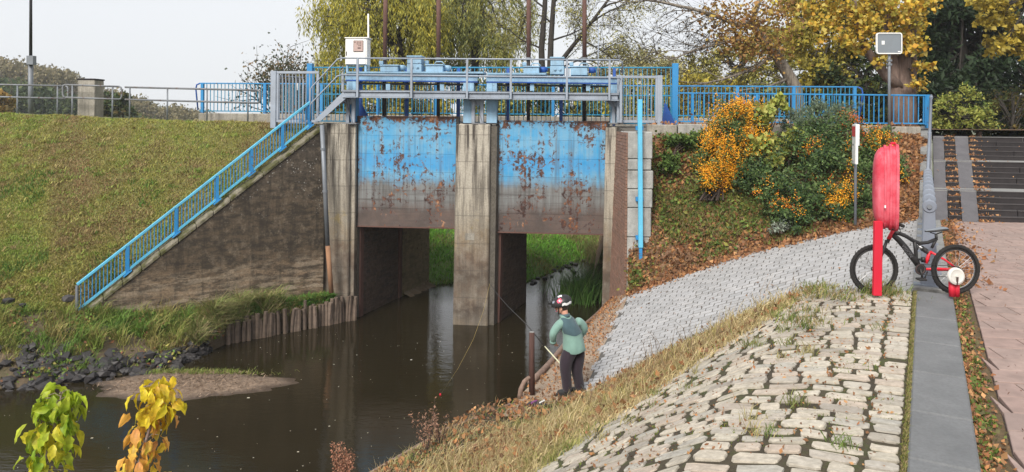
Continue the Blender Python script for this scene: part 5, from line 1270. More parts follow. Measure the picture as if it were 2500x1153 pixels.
# body: one continuous figure (skin), hands with fingers
bv = [H(1401, 848), H(1397, 815), H(1390, 794), H(1381, 771), H(1375, 756, .02), H(1372, 744, .03),
      H(1374, 792, -.09), H(1353, 815, -.14), H(1352, 833, -.02), H(1357, 841, .05),
      H(1409, 792, .09), H(1427, 803, .16), H(1413, 823, .30), H(1404, 829, .36),
      H(1391, 858, -.06), H(1381, 900, -.10), H(1385, 946, -.06), H(1410, 858, .06), H(1408, 902, .03), H(1416, 942, .07),
      H(1379, 962, -.02), H(1409, 957, .12)]
be = [(0,1),(1,2),(2,3),(3,4),(4,5),(2,6),(6,7),(7,8),(8,9),(2,10),(10,11),(11,12),(12,13),(0,14),(14,15),(15,16),(0,17),(17,18),(18,19),(16,20),(19,21)]
br = [.12,.09,.06,.045,.075,.085,.03,.04,.03,.03,.03,.04,.03,.03,.085,.06,.045,.085,.06,.045,.04,.04]
body = skinpart('body', bv, be, br, 'skin', pe)
for hand, dirs in ((H(1357.5, 841.5, .055), Vector((.10, .5, -.15))), (H(1404, 829, .37), Vector((-.5, .5, -.3)))):
    dirs = dirs.normalized(); sd_ = dirs.cross(Vector((0, 0, 1))).normalized()
    for k, (ln, lat) in enumerate(((.06, -.026), (.07, -.009), (.066, .009), (.052, .026))):
        a = hand + sd_ * lat + dirs * .01; skinpart('finger', [a, a + dirs * ln * .5 + Vector((0, 0, -.006)), a + dirs * ln * .75 + Vector((0, 0, -.03))], [(0, 1), (1, 2)], [.0095, .009, .0075], 'skin', body, 1)
    a = hand + Vector((0, 0, .012)) - sd_ * .03; skinpart('thumb', [a, a + dirs * .03 - sd_ * .02, a + dirs * .055 - sd_ * .012 + Vector((0, 0, -.012))], [(0, 1), (1, 2)], [.012, .0105, .008], 'skin', body, 1)
# head details: face turned to the left
hc = H(1371, 747, .03); fd = Vector((-.95, .22, -.22)).normalized(); fl_ = Vector((-.22, -.95, 0)).normalized()
mb = MB(); ellipsoid(mb, hc + Vector((0, 0, -.01)), .088, .09, .115); head = part('head', mb, 'skin', pe, smooth=True)
part('nose', MB().lathe(hc + fd * .085 + Vector((0, 0, -.035)), fd, [(0, .018), (.02, .013), (.03, .004)], 8), 'skin', head, smooth=True)
for s_ in (-1, 1): part('eye', lump(hc + fd * .083 + fl_ * .03 * s_ + Vector((0, 0, -.005)), .011, .011, .008, 1), 'black_metal', head)
part('mouth', MB().tube([hc + fd * .083 + fl_ * .022 + Vector((0, 0, -.072)), hc + fd * .09 + Vector((0, 0, -.074)), hc + fd * .083 - fl_ * .022 + Vector((0, 0, -.072))], .006, 6), 'helmet_pink', head)
part('ear', lump(hc + fl_ * .088 + fd * -.01 + Vector((0, 0, -.03)), .016, .02, .03, 2), 'skin', head, smooth=True)
mb = MB(); ellipsoid(mb, hc - fd * .02 + Vector((0, 0, .005)), .094, .096, .105, z0=-.75, z1=1); part('hair', mb, 'hair', pe, smooth=True)
# helmet
mb = MB(); hx = hc + Vector((.0, 0, .045)); rows = []
for j in range(10):
    s = lerp(-.28, .995, j / 9); k = math.sqrt(1 - s * s)
    rows.append([hx + fd * (.152 * k * math.cos(2*math.pi*i/24) * 1.0) + fl_ * (.122 * k * math.sin(2*math.pi*i/24)) + Vector((0, 0, .115 * s)) for i in range(25)])
mb.grid(rows); hm = part('helmet', mb, 'black_metal', pe, smooth=True); md = hm.modifiers.new('t', 'SOLIDIFY'); md.thickness = .018; md.offset = 1
def hpatch(name, az, el, w, h, mat, sub=5, bump_=.021):
    rows = []
    for j in range(sub + 1):
        row = []
        for i in range(sub + 1):
            a = math.radians(az + w * (i / sub - .5)); e = math.radians(el + h * (j / sub - .5) + 4 * math.sin(i * 2.0)); k = math.cos(e)
            p = fd * ((.152 + bump_) * k * math.cos(a)) + fl_ * ((.122 + bump_) * k * math.sin(a)) + Vector((0, 0, (.115 + bump_) * math.sin(e))); row.append(hx + p)
        rows.append(row)
    m2 = MB(); m2.grid(rows); return part(name, m2, mat, hm)
hpatch('white_flash', 132, -2, 62, 17, 'helmet_white'); hpatch('white_flash', 70, 68, 60, 22, 'helmet_white'); hpatch('white_flash', 40, 22, 22, 14, 'grey_steel')
for k in range(6):
    a = k * 60; hpatch('flower_petal', 84 + 11 * math.cos(math.radians(a)), 30 + 11 * math.sin(math.radians(a)), 11, 11, 'helmet_pink', 3, .0215)
hpatch('flower_heart', 84, 30, 10, 10, 'helmet_white', 3, .0225)
part('visor', MB().prism([hx + fd * .145 + fl_ * .075 + Vector((0, 0, .0)), hx + fd * .215 + Vector((0, 0, .01)), hx + fd * .145 - fl_ * .075 + Vector((0, 0, 0))], (0, 0, .02)), 'black_metal', hm)
part('head_torch', lump(hx + fd * .19 + Vector((0, 0, .035)), .03, .03, .022, 4), 'black_metal', hm)
part('chin_strap', MB().tube([hx + fl_ * .118 + fd * .03 + Vector((0, 0, -.03)), hc + fl_ * .085 + fd * .035 + Vector((0, 0, -.07)), hc + fd * .05 + fl_ * .03 + Vector((0, 0, -.125))], .008, 6), 'black_metal', hm)
# fleece jacket: one lofted body with sleeves
lat = Vector((.62, .78, 0)); fwd = Vector((-.78, .62, 0)); jm = MB(); rows = []; NJ = 32
secs = [(1402, 856, .182, .170), (1402, 852, .190, .176), (1401, 843, .186, .170), (1400, 832, .178, .160), (1398, 822, .170, .150), (1396, 812, .168, .148), (1392, 803, .172, .148), (1389, 795, .174, .142), (1386, 787, .168, .126), (1383, 780, .138, .105), (1381, 774, .10, .085), (1378, 769, .082, .078)]
for si, (x, y, a_, b2_) in enumerate(secs):
    row = []
    for i in range(NJ + 1):
        an = 2 * math.pi * i / NJ; fo = 1 + (.028 * math.sin(5 * an + si * 1.1) + .02 * math.sin(9 * an - si * .8)) * (1 if 0 < si < 9 else .3)
        row.append(H(x, y) + lat * (a_ * fo * math.cos(an)) + fwd * (b2_ * fo * math.sin(an)) + Vector((0, 0, .012 * math.sin(an * 3 + si))))
    rows.append(row)
jm.grid(rows); jk = part('fleece_jacket', jm, 'fleece_mint', pe, smooth=True)
yk = MB(); yr = []
for r, (x, y, a_, b2_) in zip(rows[5:11], secs[5:11]):
    c = H(x, y); yr.append([c + (p - c) * 1.03 for p in (r[15:] + r[1:2])])
yk.grid(yr); part('yoke', yk, 'fleece_slate', jk, smooth=True)
part('collar', MB().lathe(H(1379, 774, .0), Vector((-.1, .05, 1)), [(0, .088), (.05, .08), (.055, .068), (0, .07)], 16), 'fleece_slate', jk, smooth=True)
for sh0, el, wr in ((H(1369, 789, -.08), H(1350, 814, -.13), H(1350, 834, -.03)), (H(1413, 785, .09), H(1429, 803, .14), H(1414, 824, .29))):
    m1, m2_ = sh0.lerp(el, .5) + Vector((0, 0, .015)), el.lerp(wr, .5)
    skinpart('sleeve', [sh0.lerp(H(1392, 790), .35), sh0, m1, el, m2_, wr], [(0, 1), (1, 2), (2, 3), (3, 4), (4, 5)], [.07, .082, .072, .068, .058, .052], 'fleece_mint', jk, 2)
    part('cuff', MB().lathe(wr, (wr - el), [(-.02, .048), (.0, .052), (.03, .047), (.03, .03)], 14), 'fleece_mint', jk, smooth=True)
# trousers, boots
tv = [H(1402, 838), H(1392, 858, -.05), H(1381, 882, -.09), H(1380, 903, -.10), H(1383, 928, -.08), H(1385, 957, -.06), H(1411, 858, .05), H(1411, 882, .05), H(1407, 904, .03), H(1412, 926, .06), H(1416, 953, .08)]
te = [(0,1),(1,2),(2,3),(3,4),(4,5),(0,6),(6,7),(7,8),(8,9),(9,10)]
tr_ = [.10, .125, .11, .095, .085, .08, .125, .11, .095, .085, .08]
skinpart('trousers', tv, te, tr_, 'trousers', pe)
ff = Vector((-.85, .35, 0)).normalized()
for a, hl_ in ((H(1385, 944, -.06), H(1387, 968, -.06)), (H(1416, 940, .08), H(1417, 962, .09))):
    g = min(hl_.z, a.z - .1); b0 = Vector((hl_.x, hl_.y, g))
    bt = skinpart('boot', [a + Vector((0, 0, .02)), b0 + Vector((0, 0, .07)), b0 + ff * .10 + Vector((0, 0, .045)), b0 + ff * .19 + Vector((0, 0, .035))], [(0, 1), (1, 2), (2, 3)], [.075, .07, .055, .042], 'boot', pe)
    part('sole', MB().bar(b0 - ff * .06 + Vector((0, 0, -.005)), b0 + ff * .22 + Vector((0, 0, -.005)), .09, .03), 'rubber', bt, bevel=.01)
# rod, line
rd = thing('fishing_rod', 'long fishing rod slanting from the ground past the child over the water', 'fishing rod', P(1432, 954, 11.5))
pts = [P(1430, 955, 11.55), P(1405, 925, 11.9), P(1365, 885, 12.1), P(1330, 846, 12.3)]
part('handle', MB().tube(pts[:2], .016, 8), 'black_metal', rd, smooth=True); part('butt_section', MB().tube(pts[1:], [.012, .011, .0095], 8), 'rod_pale', rd, smooth=True)
part('tip_section', MB().tube([pts[3], P(1285, 792, 12.6), P(1240, 748, 12.9), P(1212, 716, 13.1), P(1196, 692, 13.2)], [.0095, .008, .006, .005, .004], 6), 'black_metal', rd, smooth=True)
fl2 = thing('fishing_line', 'thin yellowish fishing line hanging from the rod tip to the water', 'fishing line', PZ(1075, 965, 0))
part('line', MB().tube([P(1196, 692, 13.2), P(1180, 760, 13.3), P(1155, 830, 13.2), P(1118, 900, 13.0), PZ(1075, 965, 0)], .002, 5), 'line_nylon', fl2, smooth=True)
part('float', lump(PZ(1075, 965, 0) + Vector((0, 0, .01)), .02, .02, .03, 1), 'red_paint', fl2)

# ------------------------------------------------------------------ bicycle
DB = 8.82
def BK(zx, zy, o=0.0): return P(2050 + zx / 5.0135, 520 + zy / 5.0135, DB + o)
bk = thing('bicycle', 'black and red full suspension mountain bike leaning at the quay railing end', 'bicycle', BK(900, 985))
axy = Vector((0.03, -1, 0))
def wheel(c, R):
    t = part('tyre', torus(MB(), c, axy, R - .023, .023, 80, 8, .25), 'rubber', bk)
    w = part('rim', torus(MB(), c, axy, R - .056, .010, 48, 6, 0, 1.1), 'black_metal', bk, smooth=True)
    part('rim_edge', torus(MB(), c, axy, R - .067, .0035, 48, 5), 'chrome', w)
    hb_ = part('hub', MB().lathe(c + Vector((0, .05, 0)), (0, -1, 0), [(0, .012), (.02, .026), (.03, .016), (.07, .016), (.08, .026), (.1, .012)], 14), 'black_metal', w)
    for k in range(28):
        an = 2 * math.pi * k / 28; an2 = an + (.45 if k % 2 else -.45); s_ = .03 if k % 4 < 2 else -.03
        part('spoke', MB().tube([c + Vector((math.cos(an2) * .022, s_, math.sin(an2) * .022)), c + Vector((math.cos(an) * (R - .06), 0, math.sin(an) * (R - .06)))], .0017, 4, False), 'chrome', w)
fw, rw = BK(420, 690), BK(1418, 690, -.05)
wheel(fw, .293); wheel(rw, .293)
def bt_(nm, pts, r, mat='black_metal', par=None, n=10): return part(nm, MB().tube(pts, r, n), mat, par or bk, smooth=True)
fr_ = bt_('down_tube', [BK(640, 262), BK(720, 330), BK(800, 420), BK(900, 560), BK(985, 680)], [.028, .034, .036, .034, .03], n=12)
bt_('top_tube', [BK(655, 240), BK(740, 255), BK(820, 290), BK(900, 340), BK(980, 372), BK(1080, 362), BK(1170, 325)], [.024, .024, .023, .023, .021, .02, .02])
bt_('seat_tube', [BK(915, 345), BK(930, 450), BK(935, 560), BK(975, 660)], .022); bt_('seat_brace', [BK(985, 375), BK(955, 420), BK(935, 470)], .013)
bt_('seat_stay_stub', [BK(1185, 320), BK(1150, 380), BK(1125, 430)], .016)
bt_('head_tube', [BK(655, 215), BK(598, 325)], .024, 'bike_red'); bt_('fork_crown', [BK(598, 325), BK(590, 350), BK(560, 350)], .022)
for o in (-.055, .055): bt_('fork_leg', [BK(575, 345, o), BK(545, 430, o), BK(490, 570, o), BK(425, 690, o)], [.017, .02, .019, .013])
bt_('brake_arch', [BK(540, 440, -.055), BK(560, 400, 0), BK(540, 440, .055)], .015)
bt_('stem', [BK(652, 222), BK(640, 170)], .02); bt_('handlebar', [BK(640, 165, .30), BK(650, 160, .1), BK(650, 160, -.1), BK(690, 150, -.24), BK(720, 145, -.28)], .013)
bt_('grip', [BK(722, 140, -.27), BK(785, 165, -.33)], .019, 'rubber'); bt_('grip', [BK(640, 165, .30), BK(660, 175, .40)], .019, 'rubber')
bt_('brake_lever', [BK(712, 165, -.26), BK(725, 200, -.30), BK(780, 195, -.33)], .006); bt_('brake_cable', [BK(720, 150, -.27), BK(745, 230, -.22), BK(720, 260, -.1), BK(670, 250, -.03)], .004, n=5)
bt_('seat_post', [BK(1185, 330), BK(1178, 262)], .016, 'black_metal')
sd = MB(); rows = []
for k, (x, zc, w, h) in enumerate(((1045, 228, .012, .012), (1080, 226, .022, .018), (1140, 222, .035, .024), (1200, 212, .058, .028), (1260, 202, .075, .028), (1300, 200, .07, .022), (1316, 205, .04, .012))):
    c = BK(x, zc); rows.append([c + Vector((0, w * math.cos(a), h * math.sin(a) * (1 if math.sin(a) > 0 else .55))) for a in [2 * math.pi * i / 12 for i in range(13)]])
sd.grid(rows); sad = part('saddle', sd, 'quay_rail', bk, smooth=True); sad.data.materials[0] = M['black_metal']
tp_ = MB(); rows2 = [[p + Vector((0, 0, .003)) for p in r[1:6]] for r in rows]; tp_.grid(rows2); part('saddle_top', tp_, 'grey_sign', sad, smooth=True)
bt_('saddle_rail', [BK(1110, 240), BK(1180, 262), BK(1250, 235)], .007, n=6)
bt_('shock', [BK(960, 400), BK(1095, 490)], .012, 'chrome'); mb = MB()
a, c = BK(1000, 428), BK(1075, 478); d_ = (c - a); x_ = Vector((0, 1, 0)); y_ = d_.normalized().cross(x_)
mb.tube([a + d_ * (k / 40) + (x_ * math.cos(k * .94) + y_ * math.sin(k * .94)) * .026 for k in range(41)], .006, 5); part('shock_spring', mb, 'black_metal', bk)
bt_('swingarm_arch', [BK(1055, 620), BK(1075, 560), BK(1095, 500), BK(1130, 480)], .02, 'bike_red')
for o in (-.05, .05):
    bt_('seat_stay', [BK(1120, 482, o * .6), BK(1280, 570, o), BK(1440, 690, o * 1.2)], .013, 'bike_red'); bt_('chain_stay', [BK(1010, 690, o * .6), BK(1200, 690 + o * 160, o), BK(1440, 695, o * 1.2)], .014, 'bike_red')
cr = part('chainring', MB().lathe(BK(988, 690, -.075), (0, -1, 0), [(0, .064), (.004, .066), (.008, .064), (.008, .05), (.002, .05), (.002, .0)], 28), 'black_metal', bk)
part('chain_guard', torus(MB(), BK(988, 690, -.08), axy, .052, .006, 28, 5), 'dark_button', cr)
bt_('crank', [BK(988, 690, -.10), BK(1015, 805, -.11)], .012, 'black_metal'); bt_('crank', [BK(988, 690, .08), BK(962, 575, .09)], .012, 'black_metal')
for x, y, o in ((1000, 812, -.17), (1030, 575, .14)): c = BK(x, y, o); part('pedal', MB().box(c.x - .045, c.x + .045, c.y - .05, c.y + .05, c.z - .012, c.z + .012), 'black_metal', bk, bevel=.006)
bt_('bottle_mount', [BK(1020, 545, -.02), BK(1025, 600, -.02)], .026, 'black_metal')
part('cassette', MB().lathe(rw + Vector((0, -.035, 0)), (0, -1, 0), [(0, .04), (.01, .04), (.012, .03), (.025, .02), (.03, .01)], 20), 'black_metal', bk)
bt_('chain', [BK(990, 628, -.085), BK(1200, 640, -.08), BK(1415, 655, -.085)], .004, n=5); bt_('chain', [BK(1000, 752, -.085), BK(1230, 780, -.08), BK(1400, 790, -.09), BK(1400, 735, -.085)], .004, n=5)
bt_('derailleur', [BK(1425, 715, -.10), BK(1400, 790, -.10)], .012, 'black_metal'); bt_('kickstand', [BK(1075, 720, -.07), BK(1040, 800, -.09)], .008)
# lettering along the down tube
cu = bpy.data.curves.new('lettering', 'FONT'); cu.body = 'VISION'; cu.size = .058; cu.align_x = 'CENTER'; cu.align_y = 'CENTER'; cu.extrude = .001; cu.shear = .25
to = bpy.data.objects.new('lettering', cu); COL.objects.link(to); dg = bpy.context.evaluated_depsgraph_get(); dg.update(); me = bpy.data.meshes.new_from_object(to.evaluated_get(dg)); bpy.data.objects.remove(to)
a, c = BK(750, 372, -.038), BK(895, 560, -.038); xd = (c - a).normalized(); zd = Vector((0, -1, 0)); yd = zd.cross(xd).normalized()
me.transform(Matrix((xd, yd, zd)).transposed().to_4x4()); me.transform(Matrix.Translation((a + c) / 2 - bk.location)); me.materials.clear(); me.materials.append(M['text_grey'])
to = bpy.data.objects.new('lettering', me); COL.objects.link(to); to.parent = fr_
# ================================================================== VEGETATION
def sample(rows, n, a0=0, a1=1, t0=0, t1=1, keep=None):
    G = np.array([[tuple(p) for p in r] for r in rows], dtype=np.float64); m, k = G.shape[:2]
    a = NR.uniform(a0, a1, n) * (k - 1.0001); t = NR.uniform(t0, t1, n) * (m - 1.0001); i = a.astype(int); j = t.astype(int); fa = (a - i)[:, None]; ft = (t - j)[:, None]
    p = (G[j, i] * (1 - fa) + G[j, i + 1] * fa) * (1 - ft) + (G[j + 1, i] * (1 - fa) + G[j + 1, i + 1] * fa) * ft
    if keep is not None:
        msk = keep(p, a / (k - 1), t / (m - 1)); p = p[msk]
    return p
def bybins(f, pal, jit=.15):               # colour by a patch field f in -1..1
    pal = np.array(pal); i = np.clip(((f + 1) / 2 * len(pal)), 0, len(pal) - 1e-6).astype(int); return pal[i] * (1 + NR.normal(0, jit, (len(f), 1))).clip(.5, 1.5)
def stuff(name, label, cat, data, mat='leaf'):
    o = npmesh(name, data[0], data[1], mat, None, data[2]); return tag(o, label, cat, None, 'stuff')

# ------------------------------------------------------------------ grass
SL = [[slope_pt(i / 40, j / 24) for i in range(41)] for j in range(25)]
SL += [[p + Vector((-.1, .5, .02)) for p in SL[-1]]]
p = sample(SL, 120000); f = nz(p[:, 0], p[:, 1], .6, 1) * .9 + nz(p[:, 0], p[:, 1], 2.1, 4) * .6 + NR.normal(0, .25, len(p)) + .1
pal = [(.30, .20, .10), (.23, .175, .07), (.31, .265, .085), (.29, .275, .07), (.33, .32, .08), (.22, .29, .055)]
c = bybins(f, pal, .18)
g1 = blades(p, .055, c, .02, .8)
p2 = sample(SL, 9000, .2, 1, 0, .6, lambda q, a, t: nz(q[:, 0], q[:, 1], 1.1, 8) > .35)
g2 = blades(p2, .13, [(.10, .19, .03), (.14, .22, .04), (.08, .15, .03)], .025, .7)
tf_ = []
for k in range(520):
    q = sample(SL, 1, 0, 1, 0, .97)[0]; n = RND.randint(16, 40); cl_ = RND.choice([(.34, .33, .09), (.24, .31, .06), (.38, .31, .13), (.18, .26, .05), (.30, .22, .10)])
    tf_.append(blades(q + NR.normal(0, .07, (n, 3)) * np.array([1.6, 1, .25]), RND.uniform(.07, .13), [cl_], .02, .9))
p3 = sample(SL, 2600, 0, 1, .35, 1, lambda q, a, t: np.abs(nz(q[:, 0], q[:, 1], .8, 3)) > .3)
stuff('embankment_grass', 'short patchy green and brown grass on the embankment', 'grass', joinnp([g1, g2] + tf_ + [leaves(p3, .06, [(.26, .13, .06), (.20, .11, .06)], .7)]), 'blade')

p = sample(LOWBANK, 24000, 0, .99, 0, .86, lambda q, a, t: nz(q[:, 0], q[:, 1], 1.9, 2) + NR.normal(0, .3, len(q)) > -.25 + 1.6 * np.maximum(0, t - .35) * (a < .7))
f = nz(p[:, 0], p[:, 1], 1.1, 6) + NR.normal(0, .25, len(p)); c = bybins(f, [(.27, .20, .09), (.25, .23, .07), (.19, .23, .05), (.12, .21, .035), (.09, .18, .03)], .2)
g1 = blades(p, .17, c, .018, .8)
p = sample(LOWBANK, 9000, .70, 1, 0, .75); g2 = blades(p, .16, [(.07, .19, .03), (.10, .24, .04), (.13, .25, .05)], .022, .7)
p = sample(LOWBANK, 5200, .66, .93, .55, .9, lambda q, a, t: nz(q[:, 0], q[:, 1], 2.2, 5) > -.1); g3 = blades(p + np.array([[0, -.1, .25]]), .33, [(.30, .24, .12), (.22, .23, .08), (.15, .20, .05)], .018, 1.2)
# tall tufts
tuf = []
for k in range(80):
    q = sample(LOWBANK, 1, .02, .8, .0, .6)[0]; n = RND.randint(25, 60); pp_ = q + NR.normal(0, .07, (n, 3)) * np.array([1, 1, .1])
    tuf.append(blades(pp_, RND.uniform(.25, .45), [RND.choice([(.30, .25, .09), (.20, .26, .05), (.13, .23, .04), (.28, .27, .08)])], .016, .75))
p = sample(LOWBANK, 5000, .0, .8, .05, .9, lambda q, a, t: nz(q[:, 0], q[:, 1], 2.4, 12) > .25)
g5 = leaves(p + NR.normal(0, .06, p.shape) + np.array([[0, 0, .1]]), .08, [(.12, .22, .04), (.18, .26, .05), (.26, .24, .06), (.22, .10, .05)], .6)
p = sample(LOWBANK, 2500, .05, .7, .1, .9, lambda q, a, t: nz(q[:, 0], q[:, 1], 1.6, 15) > .4); g6 = blades(p, .14, [(.20, .09, .05), (.25, .13, .07)], .014, 1.0)
stuff('bank_vegetation', 'tangled green and yellow grass and weeds on the left river bank', 'grass', joinnp([g1, g2, g3, g5, g6] + tuf), 'blade')

p = sample(UPBANK, 42000, 0, 1, 0, 1); f = nz(p[:, 0], p[:, 1], .7, 2) + NR.normal(0, .3, len(p)); c = bybins(f, [(.25, .22, .08), (.18, .31, .045), (.15, .36, .04), (.13, .33, .035), (.21, .37, .06)], .2)
u1 = blades(p, .15, c, .03, .7)
tuf = []
for (x, y, d, n, h) in ((1415, 740, 23.0, 420, .95), (1440, 730, 23.4, 380, .9), (1385, 735, 23.8, 160, .7), (1455, 640, 29.5, 260, .8), (1440, 620, 31, 200, .7), (1310, 600, 31, 160, .6), (1390, 610, 32, 220, .8), (1345, 590, 34, 200, .9)):
    q = np.array(tuple(P(x, y, d))); pp_ = q + NR.normal(0, .22, (n, 3)) * np.array([1.2, 1.0, 0]); pp_[:, 2] = np.clip(q[2], -.05, 3)
    tuf.append(blades(pp_, h, [(.05, .12, .02), (.08, .17, .03), (.11, .19, .05)] if d < 25 else [(.22, .22, .08), (.14, .22, .05), (.25, .19, .10)], .022, .55))
stuff('upstream_grass', 'lush green grass on the bank seen under the gates', 'grass', joinnp([u1] + tuf[3:]), 'blade')
o = thing('reed_clump', 'dark green reed clump in the stream beside the right pier', 'reeds', P(1420, 745, 23.2)); d_ = joinnp(tuf[:3]); tag(npmesh('reed_blades', d_[0], d_[1], 'blade', o, d_[2]), kind='stuff')
part('root_mat', lump(Vector(P(1425, 748, 23.2)) * 1.0, .9, .45, .07, 4, 18, 8), 'bank_soil', o)

# ------------------------------------------------------------------ right bank: dry grass, moss, litter
def bankpts(n, s0, s1, t0, t1, keep=None):
    s = NR.uniform(s0, s1, n); t = NR.uniform(t0, t1, n); z = np.interp(s, PS, PZs)
    p = np.stack([Q0.x + QD.x * t - QN.x * s, Q0.y + QD.y * t - QN.y * s, z], 1)
    if keep is not None: m = keep(s, t); return p[m]
    return p
LIT = [(.30, .13, .06), (.24, .12, .06), (.36, .17, .07), (.20, .11, .065), (.40, .22, .10)]
sbv = lambda t: 2.95 - (t - 1.7) * .47
bl_ = []
p = bankpts(60000, .9, 6.1, -1.5, TEND + .12, lambda s, t: (s > sbv(t) - .18 + NR.normal(0, .10, len(s))) & ~((s > 4.0) & (t > 4.5) & (NR.random(len(s)) < .85)) & ~((s > 5.2) & (NR.random(len(s)) < .6)))
f = nz(p[:, 0], p[:, 1], 1.6, 3) + NR.normal(0, .3, len(p)); c = bybins(f, [(.34, .21, .11), (.44, .33, .17), (.52, .42, .23), (.47, .38, .19), (.30, .29, .10)], .18)
bl_.append(blades(p, .10, c, .010, .9))
p = bankpts(15000, 1.2, 6.0, -1, TEND + .1, lambda s, t: (s > sbv(t) - .05) & (nz(s * 2, t * 2, 1.0, 2) > .1) & ~((s > 3.3) & (t > 4.2)) & (s < 5.3))
bl_.append(blades(p, .22, [(.55, .45, .26), (.48, .38, .20), (.38, .33, .13)], .010, .6))
p = bankpts(7000, 1.0, 6.0, -1, TEND + .1, lambda s, t: (s > sbv(t) - .2) & (nz(s, t, 1.9, 7) > .25)); bl_.append(blades(p, .09, [(.14, .20, .04), (.22, .26, .06), (.10, .16, .03)], .012, .8))
p = bankpts(7000, 1.0, 6.1, -1, TEND + .15, lambda s, t: (s > sbv(t) - .1) & (nz(s * 1.5, t, 1.4, 5) > -.3)); p[:, 2] += .05; bl_.append(leaves(p, .06, LIT, .7))
# tufts and moss between the cobbles
for k in range(30):
    t_ = RND.uniform(.2, TEND - .05); s_ = RND.uniform(.2, max(.5, sbv(t_))); q = bank(s_, t_); n = RND.randint(20, 50)
    pp_ = np.array(tuple(q)) + NR.normal(0, .05, (n, 3)) * np.array([1, 1, 0]); bl_.append(blades(pp_, RND.uniform(.05, .12), [RND.choice([(.34, .30, .14), (.20, .22, .07), (.14, .20, .05)])], .007, .8))
for (x, y, n, h) in ((2135, 716, 260, .16), (2170, 722, 120, .12), (2060, 730, 140, .10), (1990, 715, 120, .10), (2225, 740, 60, .08), (1960, 790, 130, .13), (1975, 760, 70, .09), (2010, 705, 140, .09)):
    q = np.array(tuple(PZ(x, y, 3.58))); pp_ = q + NR.normal(0, .08, (n, 3)) * np.array([1.6, 1, 0]); bl_.append(blades(pp_, h, [(.34, .29, .13), (.17, .21, .05), (.25, .19, .09), (.12, .17, .04)], .008, .8))
p = bankpts(15000, .0, 3.4, 0, TEND, lambda s, t: (s < sbv(t) + .1) & ((nz(s * 2.2, t * 2.2, 1, 3) > .35 - .2 * s) | (s < .05)))
p[:, 2] -= .006; bl_.append(blades(p, .022, [(.16, .20, .03), (.11, .15, .03), (.20, .17, .06)], .008, .7))
p = bankpts(4500, .0, .035, -1, TEND); bl_.append(blades(p, .022, [(.24, .22, .07), (.30, .23, .12), (.17, .19, .05)], .006, .9))
p = bankpts(1500, .1, 2.4, 0, TEND, lambda s, t: s < sbv(t)); p[:, 2] += .02; bl_.append(leaves(p, .028, LIT, .6))
stuff('dry_grass', 'straw coloured dry grass with fallen leaves along the cobbled bank', 'grass', joinnp(bl_), 'blade')
# taller dead stems sticking up from the grass edge
ds = []
for k in range(34):
    t_ = RND.uniform(3.2, TEND + .1); s_ = sbv(t_) + RND.uniform(0, 2.4)
    q = np.array(tuple(Q(s_, t_, bankz(s_)))); n = RND.randint(2, 6); ds.append(blades(q + NR.normal(0, .03, (n, 3)) * np.array([1, 1, 0]), RND.uniform(.25, .5), [(.16, .11, .07), (.28, .20, .12)], .007, .35))
stuff('dead_stems', 'thin dead plant stems standing along the grassy bank edge', 'dead stems', joinnp(ds), 'blade')

# leafy slope
LSR = [[lslope(i / 40, j / 18) for i in range(41)] for j in range(19)]
sl_ = []
p = sample(LSR, 30000); p[:, 2] += NR.uniform(0, .05, len(p)); sl_.append(leaves(p, .085, LIT + [(.45, .24, .10), (.33, .20, .12)], .75))
keep = lambda q, a, t: (nz(q[:, 0], q[:, 1], .95, 6) + .6 * (a - .5) + NR.normal(0, .2, len(q))) > .12
p = sample(LSR, 17000, .15, 1, 0, .98, keep); sl_.append(leaves(p + NR.normal(0, .05, p.shape) + np.array([[0, 0, .08]]), .085, [(.13, .20, .04), (.20, .25, .05), (.09, .15, .035), (.26, .25, .06)], .6))
p = sample(LSR, 16000, .2, 1, 0, .55, keep); sl_.append(blades(p, .17, [(.16, .22, .05), (.25, .24, .08), (.30, .25, .12), (.12, .17, .04)], .015, .7))
stuff('slope_undergrowth', 'fallen brown leaves and low green weeds on the slope right of the weir', 'undergrowth', joinnp(sl_), 'leaf')
# litter on ramp edge, path, walkway gutter, stairs, kerb
li = []
a = NR.uniform(0, 1, 5200); off = np.abs(NR.normal(0, .22, 5200)); pr = np.array([tuple(ramp(x, 1.0)) for x in a]); q = pr + np.stack([np.zeros_like(off), -off + .12, np.full_like(off, .03)], 1)
q[:, 2] -= off * .02; li.append(leaves(q, .075, LIT, .75))
p = sample([[logline(b_).lerp(r_, k / 6) for k in range(7)] for b_, r_ in zip(bs, rightpts)], 2600, 0, 1, 0, 1); p[:, 2] += .012; li.append(leaves(p, .045, LIT, .7))
p = sample([[ramp(i / 10, j / 10) for i in range(11)] for j in range(11)], 160); p[:, 2] += .03; li.append(leaves(p, .05, [(.15, .11, .09), (.25, .14, .08)], .6))
s_ = -.37 - np.abs(NR.normal(0, .06, 5200)) - .01; t_ = NR.uniform(-1.2, 13.2, 5200); p = np.stack([Q0.x + QD.x * t_ - QN.x * s_, Q0.y + QD.y * t_ - QN.y * s_, np.full_like(s_, 3.575)], 1); li.append(leaves(p, .035, LIT + [(.10, .09, .04), (.12, .15, .04)], .7))
s_ = -.4 - np.abs(NR.normal(0, .22, 900)); t_ = NR.uniform(6, 13.2, 900); p = np.stack([Q0.x + QD.x * t_ - QN.x * s_, Q0.y + QD.y * t_ - QN.y * s_, np.full_like(s_, 3.592)], 1); li.append(leaves(p, .06, LIT, .7))
s_ = NR.uniform(-3, -.6, 700); t_ = NR.uniform(-1, 13.2, 700); p = np.stack([Q0.x + QD.x * t_ - QN.x * s_, Q0.y + QD.y * t_ - QN.y * s_, np.full_like(s_, 3.588)], 1); li.append(leaves(p, .02, [(.14, .08, .06), (.20, .11, .07)], .4))
